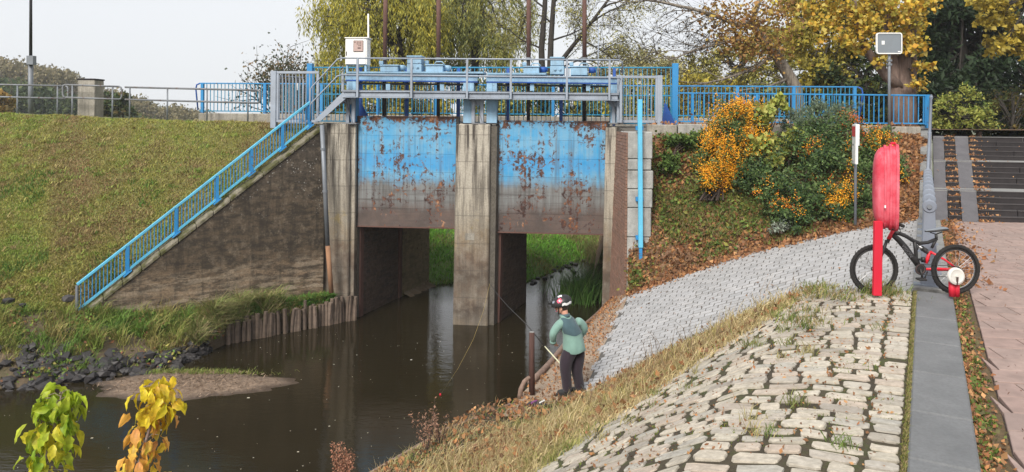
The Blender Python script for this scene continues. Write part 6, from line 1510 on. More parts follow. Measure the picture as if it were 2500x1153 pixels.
for fi, (b0, z0) in enumerate(fl):
    for r in range(6):
        zt = z0 + (r + 0) * rises; n = 26 if r else 60
        aa = np.concatenate([NR.uniform(.27, .53, n), .86 + np.abs(NR.normal(0, .16, n)), NR.uniform(-.0, 3, n // 9)]); yb = b0 + (r * .2 if r else -.12) - .0 + NR.uniform(-.18 if r else -.1, -.01, len(aa)) * (1 if r else 1)
        yb = b0 + r * .2 - NR.uniform(.02, .19, len(aa)); base = np.array(tuple(ST(0, 0, 0)))
        q = base + aa[:, None] * np.array(tuple(E1)) + (yb / QD.y)[:, None] * np.array(tuple(QD)); q[:, 2] = zt + .012 + NR.uniform(0, .015, len(aa)); li.append(leaves(q, .05, LIT + [(.50, .28, .12)], .75))
a = NR.uniform(0, 1, 500); q = np.array([tuple(K0.lerp(K1, x)) for x in a]); q[:, 1] += NR.uniform(.02, .3, 500); q[:, 2] = 5.585; li.append(leaves(q, .07, LIT, .75))
stuff('leaf_litter', 'fallen brown and orange leaves on the path, stairs and quay', 'fallen leaves', joinnp(li), 'dead_leaf')
w_ = []
for k in range(70):
    t_ = RND.uniform(0, 5.4); q = np.array(tuple(Q(-.40 - abs(RND.gauss(0, .04)), t_, 3.565))); n = 26; pp_ = q + NR.normal(0, .03, (n, 3)) * np.array([1, 1, .3]); w_.append(leaves(pp_, .03, [(.10, .16, .03), (.15, .20, .04)], .6))
stuff('gutter_weeds', 'small green weeds in the leaf strip beside the coping', 'weeds', joinnp(w_), 'leaf')
# sandbar reeds debris and foam
sbp = NR.normal(0, .45, (1500, 2)) * np.array([2.0, .8]); r_ = np.sqrt((sbp[:, 0] / 2.05) ** 2 + (sbp[:, 1] / .8) ** 2); sbp = sbp[r_ < 1]; pz = .10 * (1 - np.minimum(1, (sbp[:, 0] / 2.1) ** 2 + (sbp[:, 1] / .84) ** 2))
q = np.stack([c0.x + sbp[:, 0], c0.y + sbp[:, 1] + sbp[:, 0] * .06, pz + .01], 1)
deb = leaves(q, .09, [(.22, .15, .10), (.34, .25, .18), (.13, .09, .06)], .14, axis=np.array([[0, 0, 0]]))
qg = np.stack([c0.x + NR.normal(-.3, .7, 1500), c0.y + .72 + NR.normal(0, .09, 1500), np.full(1500, .01)], 1)
stuff('sandbar_debris', 'twigs and reed scraps with thin grass lying on the sandbar', 'debris', joinnp([deb, blades(qg, .07, [(.18, .24, .05), (.28, .27, .09)], .012, .9)]), 'blade')
n = 380; X = NR.uniform(-9.5, 1.5, n); Y = NR.uniform(8.5, 19.5, n); q = np.stack([X, Y, np.full(n, .006)], 1); s = NR.uniform(.004, .010, n)[:, None] * np.where(NR.random((n, 1)) < .06, 2.5, 1)
V = np.stack([q + s * np.array([[-1, -1, 0]]), q + s * np.array([[1.2, -.8, 0]]), q + s * np.array([[.9, 1, 0]]), q + s * np.array([[-1, .8, 0]])], 1).reshape(-1, 3); Fq = np.arange(n * 4).reshape(n, 4)
stuff('foam_flecks', 'small pale foam flecks drifting on the dark water', 'foam', (V, Fq, pick([(.6, .58, .5), (.45, .42, .33)], n)), 'dead_leaf')

# ------------------------------------------------------------------ shrubs on the slope
def shrub(name, label, blobs, cols, n, size, asp=.5, berries=None, stems=None, group='shrubs on the leafy slope', axis=None, mat='leaf'):
    bp_ = [(P(x, y, d), rx, rz) for (x, y, d, rx, rz) in blobs]; base = min((b_[0] for b_ in bp_), key=lambda v: v.z).copy(); base.z -= blobs[0][4] * .8
    o = thing(name, label, 'shrub', base, group); T = MB(); L = []
    tot = sum(b_[1] ** 2 for b_ in bp_)
    for (c, rx, rz) in bp_:
        for k in range(3):
            e = c + Vector((RND.gauss(0, rx * .4), RND.gauss(0, rx * .4), RND.gauss(0, rz * .4))); T.tube([base + Vector((RND.gauss(0, .15), RND.gauss(0, .1), 0)), base.lerp(e, .5) + Vector((0, 0, .15)), e], [.022, .015, .006], 5)
        m = int(n * rx ** 2 / tot); sub = NR.normal(0, 1, (max(4, m // 120), 3)); sub = unit(sub) * NR.uniform(.5, 1.0, (len(sub), 1))
        i = NR.integers(0, len(sub), m); q = sub[i] + NR.normal(0, .17, (m, 3)); L.append(q * np.array([rx, rx, rz]) + np.array(tuple(c)))
    for (c, rx, rz) in bp_:
        for k in range(7 if n > 3000 else 2):
            e = c + Vector((RND.gauss(0, rx * .6), RND.gauss(-.1, rx * .4), rz * RND.uniform(.9, 1.35))); s0_ = c + Vector((0, 0, rz * .3)); T.tube([s0_, s0_.lerp(e, .5) + Vector((0, 0, .05)), e], [.01, .007, .003], 4); ff_ = NR.uniform(.2, 1, 60)[:, None]; L.append(np.array(tuple(s0_)) * (1 - ff_) + np.array(tuple(e)) * ff_ + NR.normal(0, .045, (60, 3)))
    part('stems', T, 'twig', o); q = np.concatenate(L); d_ = leaves(q, size, cols, asp, axis=axis); tag(npmesh('foliage', d_[0], d_[1], mat, o, d_[2]), kind='stuff')
    if berries:
        nb, frac, bs_z, bcol, hang = berries; B = []
        ii = NR.integers(0, len(q), int(nb)); cen = q[ii]; 
        if frac is not None: cen = cen[[frac(v) for v in cen]]
        k = 14; off = NR.normal(0, .045, (len(cen), k, 3)) * np.array([1, 1, 1 + hang]); b0 = (cen[:, None, :] + off).reshape(-1, 3) + np.array([[0, -.05, 0]]); r = bs_z * NR.uniform(.7, 1.2, (len(b0), 1, 1))
        oc = np.array([[1,0,0],[-1,0,0],[0,1,0],[0,-1,0],[0,0,1],[0,0,-1]], dtype=float)[None]; V = (b0[:, None, :] + oc * r).reshape(-1, 3)
        Fo = np.array([[0,2,4],[2,1,4],[1,3,4],[3,0,4],[2,0,5],[1,2,5],[3,1,5],[0,3,5]])[None] + (np.arange(len(b0)) * 6)[:, None, None]
        cc = np.repeat(pick(bcol, len(b0), .15), 8, axis=0); tag(npmesh('berries', V, Fo.reshape(-1, 3), 'berry', o, cc), kind='stuff')
    return o
OR = [(.78, .36, .02), (.86, .46, .035), (.70, .27, .02)]; RO = [(.62, .14, .03), (.70, .20, .03)]
GD = [(.08, .14, .04), (.11, .18, .05), (.055, .10, .03), (.15, .20, .07)]
shrub('firethorn', 'firethorn shrub heavy with golden orange berries, leftmost on the slope', [(1775, 335, 18.3, .72, .6), (1745, 400, 18.0, .62, .55), (1800, 290, 18.6, .5, .35), (1835, 380, 18.2, .55, .55), (1740, 440, 17.8, .42, .42), (1790, 440, 17.8, .4, .4)], GD + [(.16, .14, .04)], 7500, .08, .5, (1500, lambda v: nz(v[0] * 2, v[2] * 2, 1.6, 3) > -.25, .017, OR, 1.3))
shrub('firethorn', 'dark green firethorn with sparse orange berry clusters in the middle of the slope', [(1960, 400, 17.8, .85, .75), (2020, 350, 18.2, .7, .6), (1900, 480, 17.2, .65, .5), (1990, 500, 16.9, .7, .5), (1850, 440, 17.6, .5, .45), (1930, 540, 16.7, .4, .25)], GD + [(.05, .09, .045)], 16000, .08, .45, (700, lambda v: nz(v[0] * 2, v[2] * 2, 1.3, 5) > .42, .016, OR + RO, .5))
shrub('firethorn', 'firethorn with bright orange berries behind the red lifebuoy housing', [(2110, 450, 17.4, .5, .5), (2140, 380, 17.9, .45, .5), (2180, 430, 17.6, .4, .45), (2050, 500, 16.8, .5, .4), (2100, 510, 16.8, .4, .3)], GD, 9000, .08, .45, (800, lambda v: nz(v[0] * 2, v[2] * 2, 1.3, 8) > .2, .017, OR, .5))
shrub('firethorn', 'small firethorn with red berries just below the blue railing', [(2080, 320, 18.8, .3, .3), (2050, 300, 18.9, .25, .25), (2150, 340, 18.6, .35, .25)], GD + [(.11, .14, .07)], 3200, .055, .42, (150, None, .014, RO, .4))
shrub('olive_shrub', 'grey green leafy shrub rising against the blue railing', [(1990, 290, 18.9, .5, .38), (2050, 290, 19.0, .4, .3), (1940, 310, 18.8, .35, .35)], [(.15, .20, .13), (.20, .25, .17), (.11, .16, .09)], 6000, .06, .35, axis=np.array([[0, 0, 1.2]]))
shrub('maple_sapling', 'pale yellow green maple sapling growing between the firethorns', [(1880, 310, 18.2, .40, .4), (1860, 380, 17.8, .36, .4), (1920, 350, 18.0, .3, .3), (1900, 260, 18.6, .2, .2)], [(.36, .38, .08), (.28, .33, .07), (.42, .40, .10)], 1500, .12, .85)
shrub('silver_plant', 'small silvery weed at the foot of the shrubs', [(1908, 555, 16.6, .16, .1), (1890, 560, 16.6, .1, .08)], [(.32, .36, .30), (.25, .30, .22)], 500, .05, .5)
shrub('bramble', 'low green bramble patch at the top left of the slope', [(1660, 350, 18.9, .4, .2), (1700, 345, 19.0, .3, .2), (1625, 400, 18.6, .3, .25)], [(.10, .17, .04), (.15, .22, .05), (.07, .12, .03)], 2600, .08, .65)

# ------------------------------------------------------------------ trees
def clump_tree(name, label, base, trunk, r0, clumps, nleaf, size, cols, wood, asp=.5, hang=0.0, twigs=3, group='trees behind the weir', limb_from=.45, axis=None, sig=.42, tw=.012):
    """trunk polyline, one curved limb to each clump, leaves spread through the clumps"""
    T = Tree(len(label)); trunk = [Vector(p) for p in trunk]; n = len(trunk)
    if trunk[0].y < 50:
        gz = groundz(trunk[0].x, trunk[0].y); base = Vector((trunk[0].x, trunk[0].y, gz)); T.limb([base + Vector((0, 0, -.1)), trunk[0] + Vector((0, 0, .02))], r0 * 1.15, r0, 9)
    T.limb(trunk, r0, r0 * .45, 9); L = []
    for (c, r) in clumps:
        c = Vector(c); k = RND.uniform(limb_from, 1) * (n - 1); i = min(int(k), n - 2); s = trunk[i].lerp(trunk[i + 1], k - i)
        mid = s.lerp(c, .5) + Vector((RND.gauss(0, .25), RND.gauss(0, .25), .3 + .1 * (c - s).length)); rr_ = r0 * .28
        pts = [s, s.lerp(mid, .6) + Vector((0, 0, .08)), mid, mid.lerp(c, .55), c]; T.limb(pts, rr_, .02, 5)
        for _ in range(twigs):
            e = c + Vector((RND.gauss(0, r * .7), RND.gauss(0, r * .7), RND.gauss(0, r * .6))); T.limb([mid.lerp(c, .5), c.lerp(e, .4) + Vector((0, 0, .06)), e], tw, .004, 3, True)
        m = max(8, int(nleaf * r * r)); cc = np.array(tuple(c))
        if hang > 0:
            ns = max(4, m // 22); a = NR.normal(0, sig, (ns, 3)) * r * np.array([1, 1, .7]) + cc; ln = NR.uniform(.4, 1.0, ns) * hang; sw = NR.normal(0, .12, (ns, 3)) * np.array([1, 1, 0]); u_ = NR.uniform(0, 1, (ns, 22))
            q = a[:, None, :] + np.stack([np.zeros_like(u_), np.zeros_like(u_), -u_ * ln[:, None]], 2) + sw[:, None, :] * (u_ ** 2)[:, :, None] + NR.normal(0, .035, (ns, 22, 3)); L.append(q.reshape(-1, 3))
        else:
            ns = max(3, m // 26); a = unit(NR.normal(0, 1, (ns, 3))) * NR.uniform(.2, 1, (ns, 1)) * r * np.array([[1, 1, .75]]) + cc; i = NR.integers(0, ns, m); L.append(a[i] + NR.normal(0, r * .16, (m, 3)))
    q = np.concatenate(L); f = nz(q[:, 0], q[:, 2], 1.1, 2) * .7 + NR.normal(0, .45, len(q)); col_ = bybins(np.clip(f, -1, 1), cols, .14)
    return tree_thing(name, label, T, base, wood, leaves(q, size, col_, asp, axis=axis), group, 'twig' if wood != 'bark_dark' else 'bark_dark')
def groundz(x, y):
    e = D(4.8, 3.9, 0) if y < 24 else D(4.8, 3.9, 0).lerp(D(7.5, 46, 0), (y - 24) / 42)
    return 5.42 if (x > e.x - .3 or y < 23.9) else 1.25
def cl(lst, d, dj=.8): return [(P(x, y, d + RND.uniform(-dj, dj)), r) for (x, y, r) in lst]
def fill(poly, n, d, r0, r1, dj=1.5, seed=1):
    R = random.Random(seed); out = []
    while len(out) < n:
        x, y = R.uniform(min(p[0] for p in poly), max(p[0] for p in poly)), R.uniform(min(p[1] for p in poly), max(p[1] for p in poly)); ins = False
        for i in range(len(poly)):
            (x0, y0), (x1, y1) = poly[i], poly[i - 1]
            if (y0 > y) != (y1 > y) and x < (x1 - x0) * (y - y0) / (y1 - y0) + x0: ins = not ins
        if ins: out.append((P(x, y, d + R.uniform(-dj, dj)), R.uniform(r0, r1)))
    return out
WIL = [(.20, .19, .04), (.29, .28, .055), (.40, .37, .06), (.50, .42, .055), (.32, .32, .08)]; WIG = [(.15, .17, .055), (.21, .23, .07), (.31, .31, .09), (.42, .38, .08), (.24, .26, .10)]
B0 = P(985, 330, 35)
clump_tree('willow_tree', 'yellow green weeping willow behind the control cabinet', B0, [B0, P(983, 200, 35), P(975, 120, 35), P(950, 40, 35), P(930, -60, 35)], .30, fill([(765, 60), (800, -70), (1080, -90), (1080, 60), (1010, 130), (900, 160), (790, 170)], 84, 35, .7, 1.1, 1.6, 3) , 620, .18, WIL, 'bark_dark', .22, 2.0, axis=np.array([[0, 0, -1.6]]))
B0 = P(1162, 330, 38)
clump_tree('willow_tree', 'olive weeping willow with dark upright trunk behind the middle pier', B0, [B0, P(1160, 200, 38), P(1160, 110, 38), P(1163, 20, 38), P(1165, -90, 38)], .26, fill([(1020, -90), (1300, -90), (1300, 70), (1280, 130), (1120, 140), (1030, 120)], 60, 38, .7, 1.15, 1.8, 5), 520, .18, WIG, 'bark_dark', .22, 2.1, axis=np.array([[0, 0, -1.6]]))
B0 = P(1060, 330, 40)
clump_tree('willow_tree', 'thin willow with leaning dark stems between the two big willows', B0, [B0, P(1075, 210, 40), P(1060, 130, 40), P(1030, 60, 40), P(1000, -40, 40)], .22, fill([(980, 0), (1180, 30), (1180, 160), (1000, 180)], 34, 40, .6, 1.0, 1.8, 6), 420, .17, WIG, 'bark_dark', .22, 1.6, axis=np.array([[0, 0, -1.6]]))
# bare-branched tree with two dark stems
T = Tree(5); B0 = P(1332, 330, 33)
T.limb([Vector((B0.x, B0.y, 1.2)), B0, P(1325, 220, 33), P(1322, 120, 33), P(1330, 20, 33), P(1335, -80, 33)], .20, .09, 8); T.limb([P(1335, 330, 33), P(1342, 200, 33), P(1345, 100, 33), P(1352, 0, 33), P(1360, -90, 33)], .17, .08, 8); T.limb([P(1340, 190, 33), P(1385, 130, 33), P(1440, 60, 33), P(1500, -20, 33)], .13, .05, 7)
for (x, y, dx, dz, L_) in ((1385, 130, .8, .6, 2.2), (1350, 60, -.8, .8, 2.0), (1440, 60, .9, .3, 2.2), (1325, 120, -.9, .3, 1.8), (1345, 100, .9, .5, 2.2), (1350, 10, .8, .6, 2.2), (1330, 20, -.7, .7, 2.0), (1360, 170, .95, .15, 2.4), (1410, 95, .9, -.1, 2.0), (1470, 20, .9, .3, 2.0), (1340, 150, .6, .1, 2.4)):
    T.grow(P(x, y, 33), Vector((dx, RND.gauss(0, .3), dz)), L_, .05, 1, 4, 4, .75, -.02, .16, .62, 5)
q = T.pts_near_tips(9500, .16); tree_thing('bare_tree', 'half bare tree with two dark stems behind the right gate', T, B0, 'bark_dark', leaves(q, .10, [(.24, .24, .07), (.34, .32, .09), (.20, .18, .07), (.38, .34, .12)], .4), 'trees behind the weir', 'bark_dark')
# small dark tree left of the weir
T = Tree(9); B0 = P(690, 330, 30)
T.limb([Vector((B0.x, B0.y, 1.0)), B0], .12, .1, 8)
for k in range(7): T.grow(B0, Vector((RND.gauss(0, .35), RND.gauss(0, .3), 1)), 2.3, .05, 1, 3, 5, .6, .04, .14, .6, 6)
T.grow(P(720, 200, 30), Vector((-.2, 0, 1)), 1.8, .03, 2, 3, 4, .5)
q = np.concatenate([NR.normal(0, 1, (2600, 3)) * np.array([.62, .5, .5]) + np.array(tuple(P(695, 195, 30))), T.pts_near_tips(900, .12)])
tree_thing('small_tree', 'small dark leaved tree with bare twigs left of the blue fence', T, B0, 'bark_dark', leaves(q, .11, [(.06, .085, .05), (.09, .10, .06), (.16, .12, .05), (.05, .07, .045), (.20, .13, .06)], .6), 'trees behind the weir', 'bark_dark')
# leaning tree with long bare branches to the left
T = Tree(12); B0 = P(1955, 330, 27); tr = [B0, P(1942, 215, 27), P(1920, 175, 27), P(1893, 130, 27), P(1855, 90, 27), P(1835, 55, 26.8)]
T.limb(tr, .26, .13, 9); br1 = [P(1835, 55, 26.8), P(1800, 62, 26.6), P(1745, 38, 26.4), P(1690, 22, 26.2), P(1610, 5, 26), P(1530, -6, 26)]; T.limb(br1, .10, .03, 7); br2 = [P(1835, 55, 26.8), P(1850, 10, 26.8), P(1870, -50, 26.8)]; T.limb(br2, .11, .07, 7)
br3 = [P(1893, 130, 27), P(1840, 170, 26.6), P(1760, 195, 26.2), P(1690, 210, 26)]; T.limb(br3, .07, .02, 6); br4 = [P(1858, 95, 27), P(1790, 100, 26.5), P(1700, 120, 26.2), P(1630, 150, 26)]; T.limb(br4, .07, .02, 6)
br5 = [P(1930, 190, 27), P(1880, 210, 26.5), P(1800, 222, 26)]; T.limb(br5, .06, .02, 6)
for br_ in (br1, br3, br4, br5):
    for i in range(len(br_) - 1):
        for k in range(4):
            T.grow(br_[i].lerp(br_[i + 1], RND.random()), Vector((-.85, RND.gauss(0, .3), RND.gauss(-.12, .35))), RND.uniform(1.0, 1.9), .022, 2, 4, 4, .6, -.035, .12, .6, 5)
q = np.concatenate([T.pts_near_tips(1500, .05)]); bro = np.concatenate([np.array(tuple(P(x, y, 26.5)))[None] + NR.normal(0, 1, (420, 3)) * np.array([.55, .5, .35]) for (x, y) in ((1800, 60), (1870, 40), (1830, 110), (1790, 100), (1880, 110), (1900, 20), (1770, 30))])
cr_ = joinnp([leaves(q, .07, [(.05, .04, .03), (.10, .07, .03)], .7), leaves(bro, .12, [(.30, .16, .05), (.36, .22, .06), (.24, .12, .05), (.42, .30, .07)], .7)])
tree_thing('leaning_tree', 'leaning grey trunk with long bare branches reaching left over the bridge', T, B0, 'bark_grey', cr_, 'trees behind the weir', 'bark_dark')
# yellow trees behind the railing
YEL = [(.20, .17, .03), (.30, .26, .04), (.42, .35, .05), (.50, .40, .06), (.33, .30, .06)]
B0 = P(2050, 330, 31); clump_tree('yellow_tree', 'golden leaved tree behind the board sign', B0, [B0, P(2055, 150, 31), P(2060, 40, 31), P(2070, -80, 31)], .2, fill([(1930, -60), (2200, -60), (2190, 120), (2120, 200), (1980, 210), (1940, 110)], 42, 31, .6, 1.0, 1.6, 8), 520, .16, YEL, 'bark_dark', .7)
B0 = P(1800, 330, 36); clump_tree('yellow_tree', 'yellow green thicket behind the leaning trunk', B0, [B0, P(1800, 240, 36), P(1805, 160, 36)], .16, fill([(1700, 140), (1780, 100), (1900, 60), (1980, 60), (1990, 240), (1700, 240)], 30, 36, .6, 1.0, 1.8, 9), 440, .17, [(.22, .21, .05), (.34, .32, .07), (.42, .38, .09), (.28, .25, .08)], 'bark_dark', .6)
B0 = P(1640, 330, 44); clump_tree('pale_tree', 'pale feathery shrubby tree beyond the right end of the fence', B0, [B0, P(1640, 260, 44), P(1650, 200, 44)], .14, fill([(1440, 150), (1540, 110), (1620, 150), (1760, 170), (1780, 260), (1440, 260)], 30, 44, .7, 1.2, 2, 10), 460, .18, [(.33, .31, .16), (.40, .37, .17), (.27, .26, .13), (.45, .40, .16)], 'bark_dark', .5)
for k, (x, y, w, cols, lab) in enumerate(((860, 235, 90, WIL, 'yellowish bush behind the left part of the tall fence'), (1010, 240, 90, YEL, 'golden bush seen through the fence above the left gate'), (1240, 240, 90, WIG, 'olive bush seen through the fence above the middle pier'), (1400, 235, 90, WIG, 'grey green bush seen through the fence above the right gate'), (1560, 250, 80, WIL, 'low yellow bush behind the right access gate'), (760, 245, 70, WIG, 'low olive bush behind the left access gate'), (1720, 250, 80, YEL, 'yellow bush behind the left part of the slope railing'), (1860, 255, 80, WIG, 'olive bush behind the railing under the leaning trunk'), (2010, 255, 80, [(.05, .08, .03), (.09, .12, .04), (.20, .19, .05)], 'dark green bush behind the railing left of the maple'), (2140, 255, 70, [(.03, .05, .02), (.05, .08, .03), (.08, .10, .03)], 'very dark bush behind the railing beside the maple trunk'), (2280, 260, 60, [(.03, .05, .02), (.05, .08, .03)], 'very dark bush behind the end of the railing'))):
    B0 = P(x, 335, 33); clump_tree('hedge_bush', lab, B0, [B0, P(x, 280, 33), P(x + 4, 240, 33)], .07, fill([(x - w, y - 45), (x + w, y - 45), (x + w, 310), (x - w, 310)], 24, 33, .5, .85, 1.4, 20 + k), 520, .17, cols, 'bark_dark', .5, group='bushes behind the bridge', limb_from=.1)
# big maple
T = Tree(21); B0 = P(2210, 335, 23)
T.limb([B0, P(2207, 260, 23), P(2200, 190, 23), P(2205, 140, 23), P(2222, 80, 23), P(2226, 10, 23), P(2230, -80, 23)], .36, .17, 12); T.limb([P(2196, 330, 23), P(2192, 250, 22.9), P(2184, 190, 22.9), P(2176, 130, 22.9), P(2168, 60, 22.9), P(2166, -60, 22.9)], .24, .10, 10); T.limb([P(2224, 330, 22.9), P(2222, 240, 22.8), P(2226, 150, 22.9), P(2224, 90, 22.9)], .20, .12, 9)
T.limb([P(2200, 215, 22.9), P(2168, 190, 22.7), P(2135, 150, 22.6), P(2110, 112, 22.5), P(2092, 70, 22.4), P(2085, 0, 22.4)], .17, .07, 9)
ML = []; 
for (x, y, n, r) in ((2095, 60, 260, .5), (2060, 30, 300, .55), (2120, 20, 320, .55), (2180, 40, 320, .5), (2230, 50, 260, .45), (2140, 85, 240, .4), (2090, 105, 160, .35), (2200, 90, 180, .35), (2165, 5, 240, .5), (2245, 110, 140, .25), (2248, 160, 90, .2), (2246, 205, 90, .18), (2150, 140, 80, .22), (2030, 75, 200, .45), (1990, 40, 200, .45), (2250, 10, 220, .4), (2210, 120, 90, .25), (2010, -10, 200, .5)):
    e = P(x, y, 22.3); T.grow(P(lerp(x, 2190, .5), lerp(y, 80, .3), 22.7), e - P(lerp(x, 2190, .5), lerp(y, 80, .3), 22.7), max(.4, (e - P(lerp(x, 2190, .5), lerp(y, 80, .3), 22.7)).length), .03, 3, 4, 3, .6, -.02, .1, .6, 4)
    a = np.array(tuple(e)) + NR.normal(0, .5, (max(4, n // 12), 3)) * r * np.array([1.1, .8, .8]); i = NR.integers(0, len(a), n); ML.append(a[i] + NR.normal(0, .08, (n, 3)))
q = np.concatenate(ML); tree_thing('maple_tree', 'big maple with thick fluted trunk and golden leaves behind the board sign', T, B0, 'bark_brown', leaves(q, .125, [(.52, .34, .04), (.60, .42, .06), (.44, .24, .03), (.38, .33, .05), (.50, .40, .10)], .85), 'trees by the stairs', 'bark_dark')
# dark yew, yellow branches, bush
YEW = [(.018, .035, .015), (.028, .05, .02), (.04, .07, .03), (.022, .04, .02)]
B0 = P(2350, 345, 29); clump_tree('yew_tree', 'dense dark green yew behind the stairs', B0, [B0, P(2350, 200, 29), P(2345, 80, 29), P(2340, -60, 29)], .3, fill([(2245, -70), (2560, -70), (2560, 320), (2270, 320), (2240, 150)], 62, 29, .65, 1.05, 1.6, 11), 800, .23, YEW, 'bark_dark', .35, group='trees by the stairs')
B0 = P(2110, 335, 29.5); clump_tree('yew_tree', 'dark evergreen filling the gap left of the maple trunk', B0, [B0, P(2110, 240, 29.5), P(2115, 170, 29.5)], .16, fill([(2020, 150), (2130, 130), (2200, 140), (2200, 300), (2000, 300)], 26, 29.5, .5, .8, 1.0, 12), 460, .19, [(.03, .05, .02), (.045, .07, .025), (.10, .12, .03), (.02, .035, .015)], 'bark_dark', .45, group='trees by the stairs')
B0 = P(2620, 345, 24); clump_tree('maple_tree', 'olive and gold branches hanging in at the upper right corner', B0, [B0, P(2620, 150, 24), P(2600, 0, 24), P(2590, -80, 24)], .2, fill([(2390, 0), (2560, -60), (2570, 170), (2480, 150), (2440, 120), (2400, 60)], 26, 23.5, .35, .6, .9, 13), 420, .14, [(.30, .24, .04), (.42, .32, .05), (.50, .38, .06), (.22, .19, .05)], 'bark_dark', .75, group='trees by the stairs')
B0 = P(2345, 340, 22.6); clump_tree('leafy_bush', 'light green rounded bush at the top of the stairs', B0, [B0, P(2345, 310, 22.6), P(2348, 285, 22.6)], .06, fill([(2285, 330), (2290, 255), (2330, 222), (2385, 225), (2420, 280), (2430, 330)], 24, 22.4, .28, .42, .5, 14), 1150, .085, [(.10, .15, .03), (.18, .23, .045), (.30, .32, .07), (.38, .38, .09), (.24, .28, .06)], 'bark_dark', .6, group='bushes by the stairs', limb_from=.2)
B0 = P(2470, 345, 23.5); clump_tree('leafy_bush', 'dark olive undergrowth at the right edge above the stairs', B0, [B0, P(2470, 310, 23.5), P(2475, 280, 23.5)], .06, fill([(2410, 335), (2420, 240), (2520, 200), (2560, 335)], 18, 24, .35, .55, .7, 15), 620, .09, [(.05, .07, .025), (.08, .10, .03), (.14, .14, .04), (.18, .13, .04)], 'bark_dark', .6, group='bushes by the stairs', limb_from=.2)
tst = thing('tree_stump', 'short wooden post stub at the top of the stairs', 'post', P(2390, 336, 20.6)); part('stump', MB().tube([P(2390, 340, 20.6), P(2390, 322, 20.6)], .075, 10), 'log_wood', tst); part('end_grain', MB().lathe(P(2390, 322, 20.6), (0, 0, 1), [(0, .07), (.006, .05), (.006, .001)], 10), 'concrete', tst)

# far woods beyond the embankment
def far_tree(label, x, ytop, ybase, w, d, cols, n, size, seed):
    B0 = P(x, ybase, d); R = random.Random(seed); h = P(x, ytop, d).z - B0.z; rx = w / FPX * d / 2
    pts = [(Vector((B0.x + R.gauss(0, rx * .45), d + R.uniform(-rx, rx) * .6, B0.z + h * R.uniform(.25, .92))), rx * R.uniform(.28, .45)) for _ in range(12)]
    return clump_tree('far_tree', label, B0, [B0, B0 + Vector((0, 0, h * .5)), B0 + Vector((0, 0, h * .85))], rx * .06 + .05, pts, n / (12 * (rx * .36) ** 2), size, cols, 'bark_dark', .7, group='far trees beyond the embankment', twigs=1, tw=.03)
FT = [(.05, .08, .025), (.08, .11, .03), (.13, .13, .04), (.06, .09, .035)]
far_tree('olive round tree beyond the embankment just right of the concrete pillar', 262, 228, 292, 70, 62, FT + [(.16, .12, .04)], 2600, .35, 1)
far_tree('dark round tree beyond the embankment between the pillar and the pipe railing', 300, 236, 292, 50, 66, FT, 1800, .35, 2)
far_tree('orange tinted tree at the left edge beyond the embankment', 5, 222, 292, 60, 60, [(.34, .20, .05), (.28, .20, .05), (.20, .15, .05)], 1800, .35, 3)
R = random.Random(4); L = []; C_ = []; tw_ = MB()
def top_y(x): return float(np.interp(x, [-200, 0, 60, 120, 190, 250, 300, 350, 400, 480, 560], [150, 152, 160, 172, 190, 222, 240, 252, 262, 276, 284]))
for k in range(330):
    x = R.uniform(-180, 520); front = R.random() < .5; d = R.uniform(140, 170) if not front else R.uniform(105, 125)
    yt = top_y(x) + R.uniform(-6, 14) + (0 if not front else R.uniform(28, 55)); 
    if yt > 287: continue
    n = 420; rx = R.uniform(1.6, 3.0); zt = P(x, yt, d).z; c = np.array([P(x, yt, d).x, d, zt - rx * 1.1]); q = c + unit(NR.normal(0, 1, (n, 3))) * NR.uniform(.3, 1, (n, 1)) * np.array([rx, rx, rx * 1.6 if not front else rx]); L.append(q); C_.append(bybins(np.clip(NR.normal(0, .6, n), -1, 1), [(.22, .18, .10), (.17, .15, .08), (.26, .22, .12)] if not front else [(.07, .10, .04), (.10, .12, .045), (.05, .08, .035)], .15))
    for j in range(3): bx0 = Vector((c[0] + R.gauss(0, rx * .4), d, zt - rx * 4)); tw_.tube([bx0, Vector((bx0.x + R.gauss(0, .3), d, zt + R.uniform(-1.0, .6)))], [.12, .03], 3, False)
for x in range(300, 560, 7):
    d = R.uniform(240, 300); yt = top_y(x) + R.uniform(-2, 6) - 4; n = 160; rx = R.uniform(3, 5); c = np.array([P(x, yt, d).x, d, P(x, yt, d).z - rx * .8]); L.append(c + unit(NR.normal(0, 1, (n, 3))) * NR.uniform(.3, 1, (n, 1)) * rx); C_.append(pick([(.08, .11, .05), (.12, .13, .06)], n))
fw_ = tag(thing('far_wood', 'hazy wooded hillside far beyond the embankment at the left', 'wood', (-90, 130, 0)), kind='stuff')
d_ = leaves(np.concatenate(L), .55, np.concatenate(C_), .7); tag(npmesh('crowns', d_[0], d_[1], 'leaf', fw_, d_[2]), kind='stuff'); tag(part('trunks', tw_, 'twig', fw_, recalc=False), kind='stuff')
mb = MB(); mb.grid([[P(x, 300, 130) + Vector((0, 0, 0)) for x in range(-400, 700, 50)], [Vector((P(x, 300, 172).x, 172, P(x, top_y(min(max(x, -200), 560)) + 25, 172).z)) for x in range(-400, 700, 50)], [Vector((P(x, 300, 260).x, 260, 4)) for x in range(-400, 700, 50)]])
struct('far_hill', mb, 'far_land')

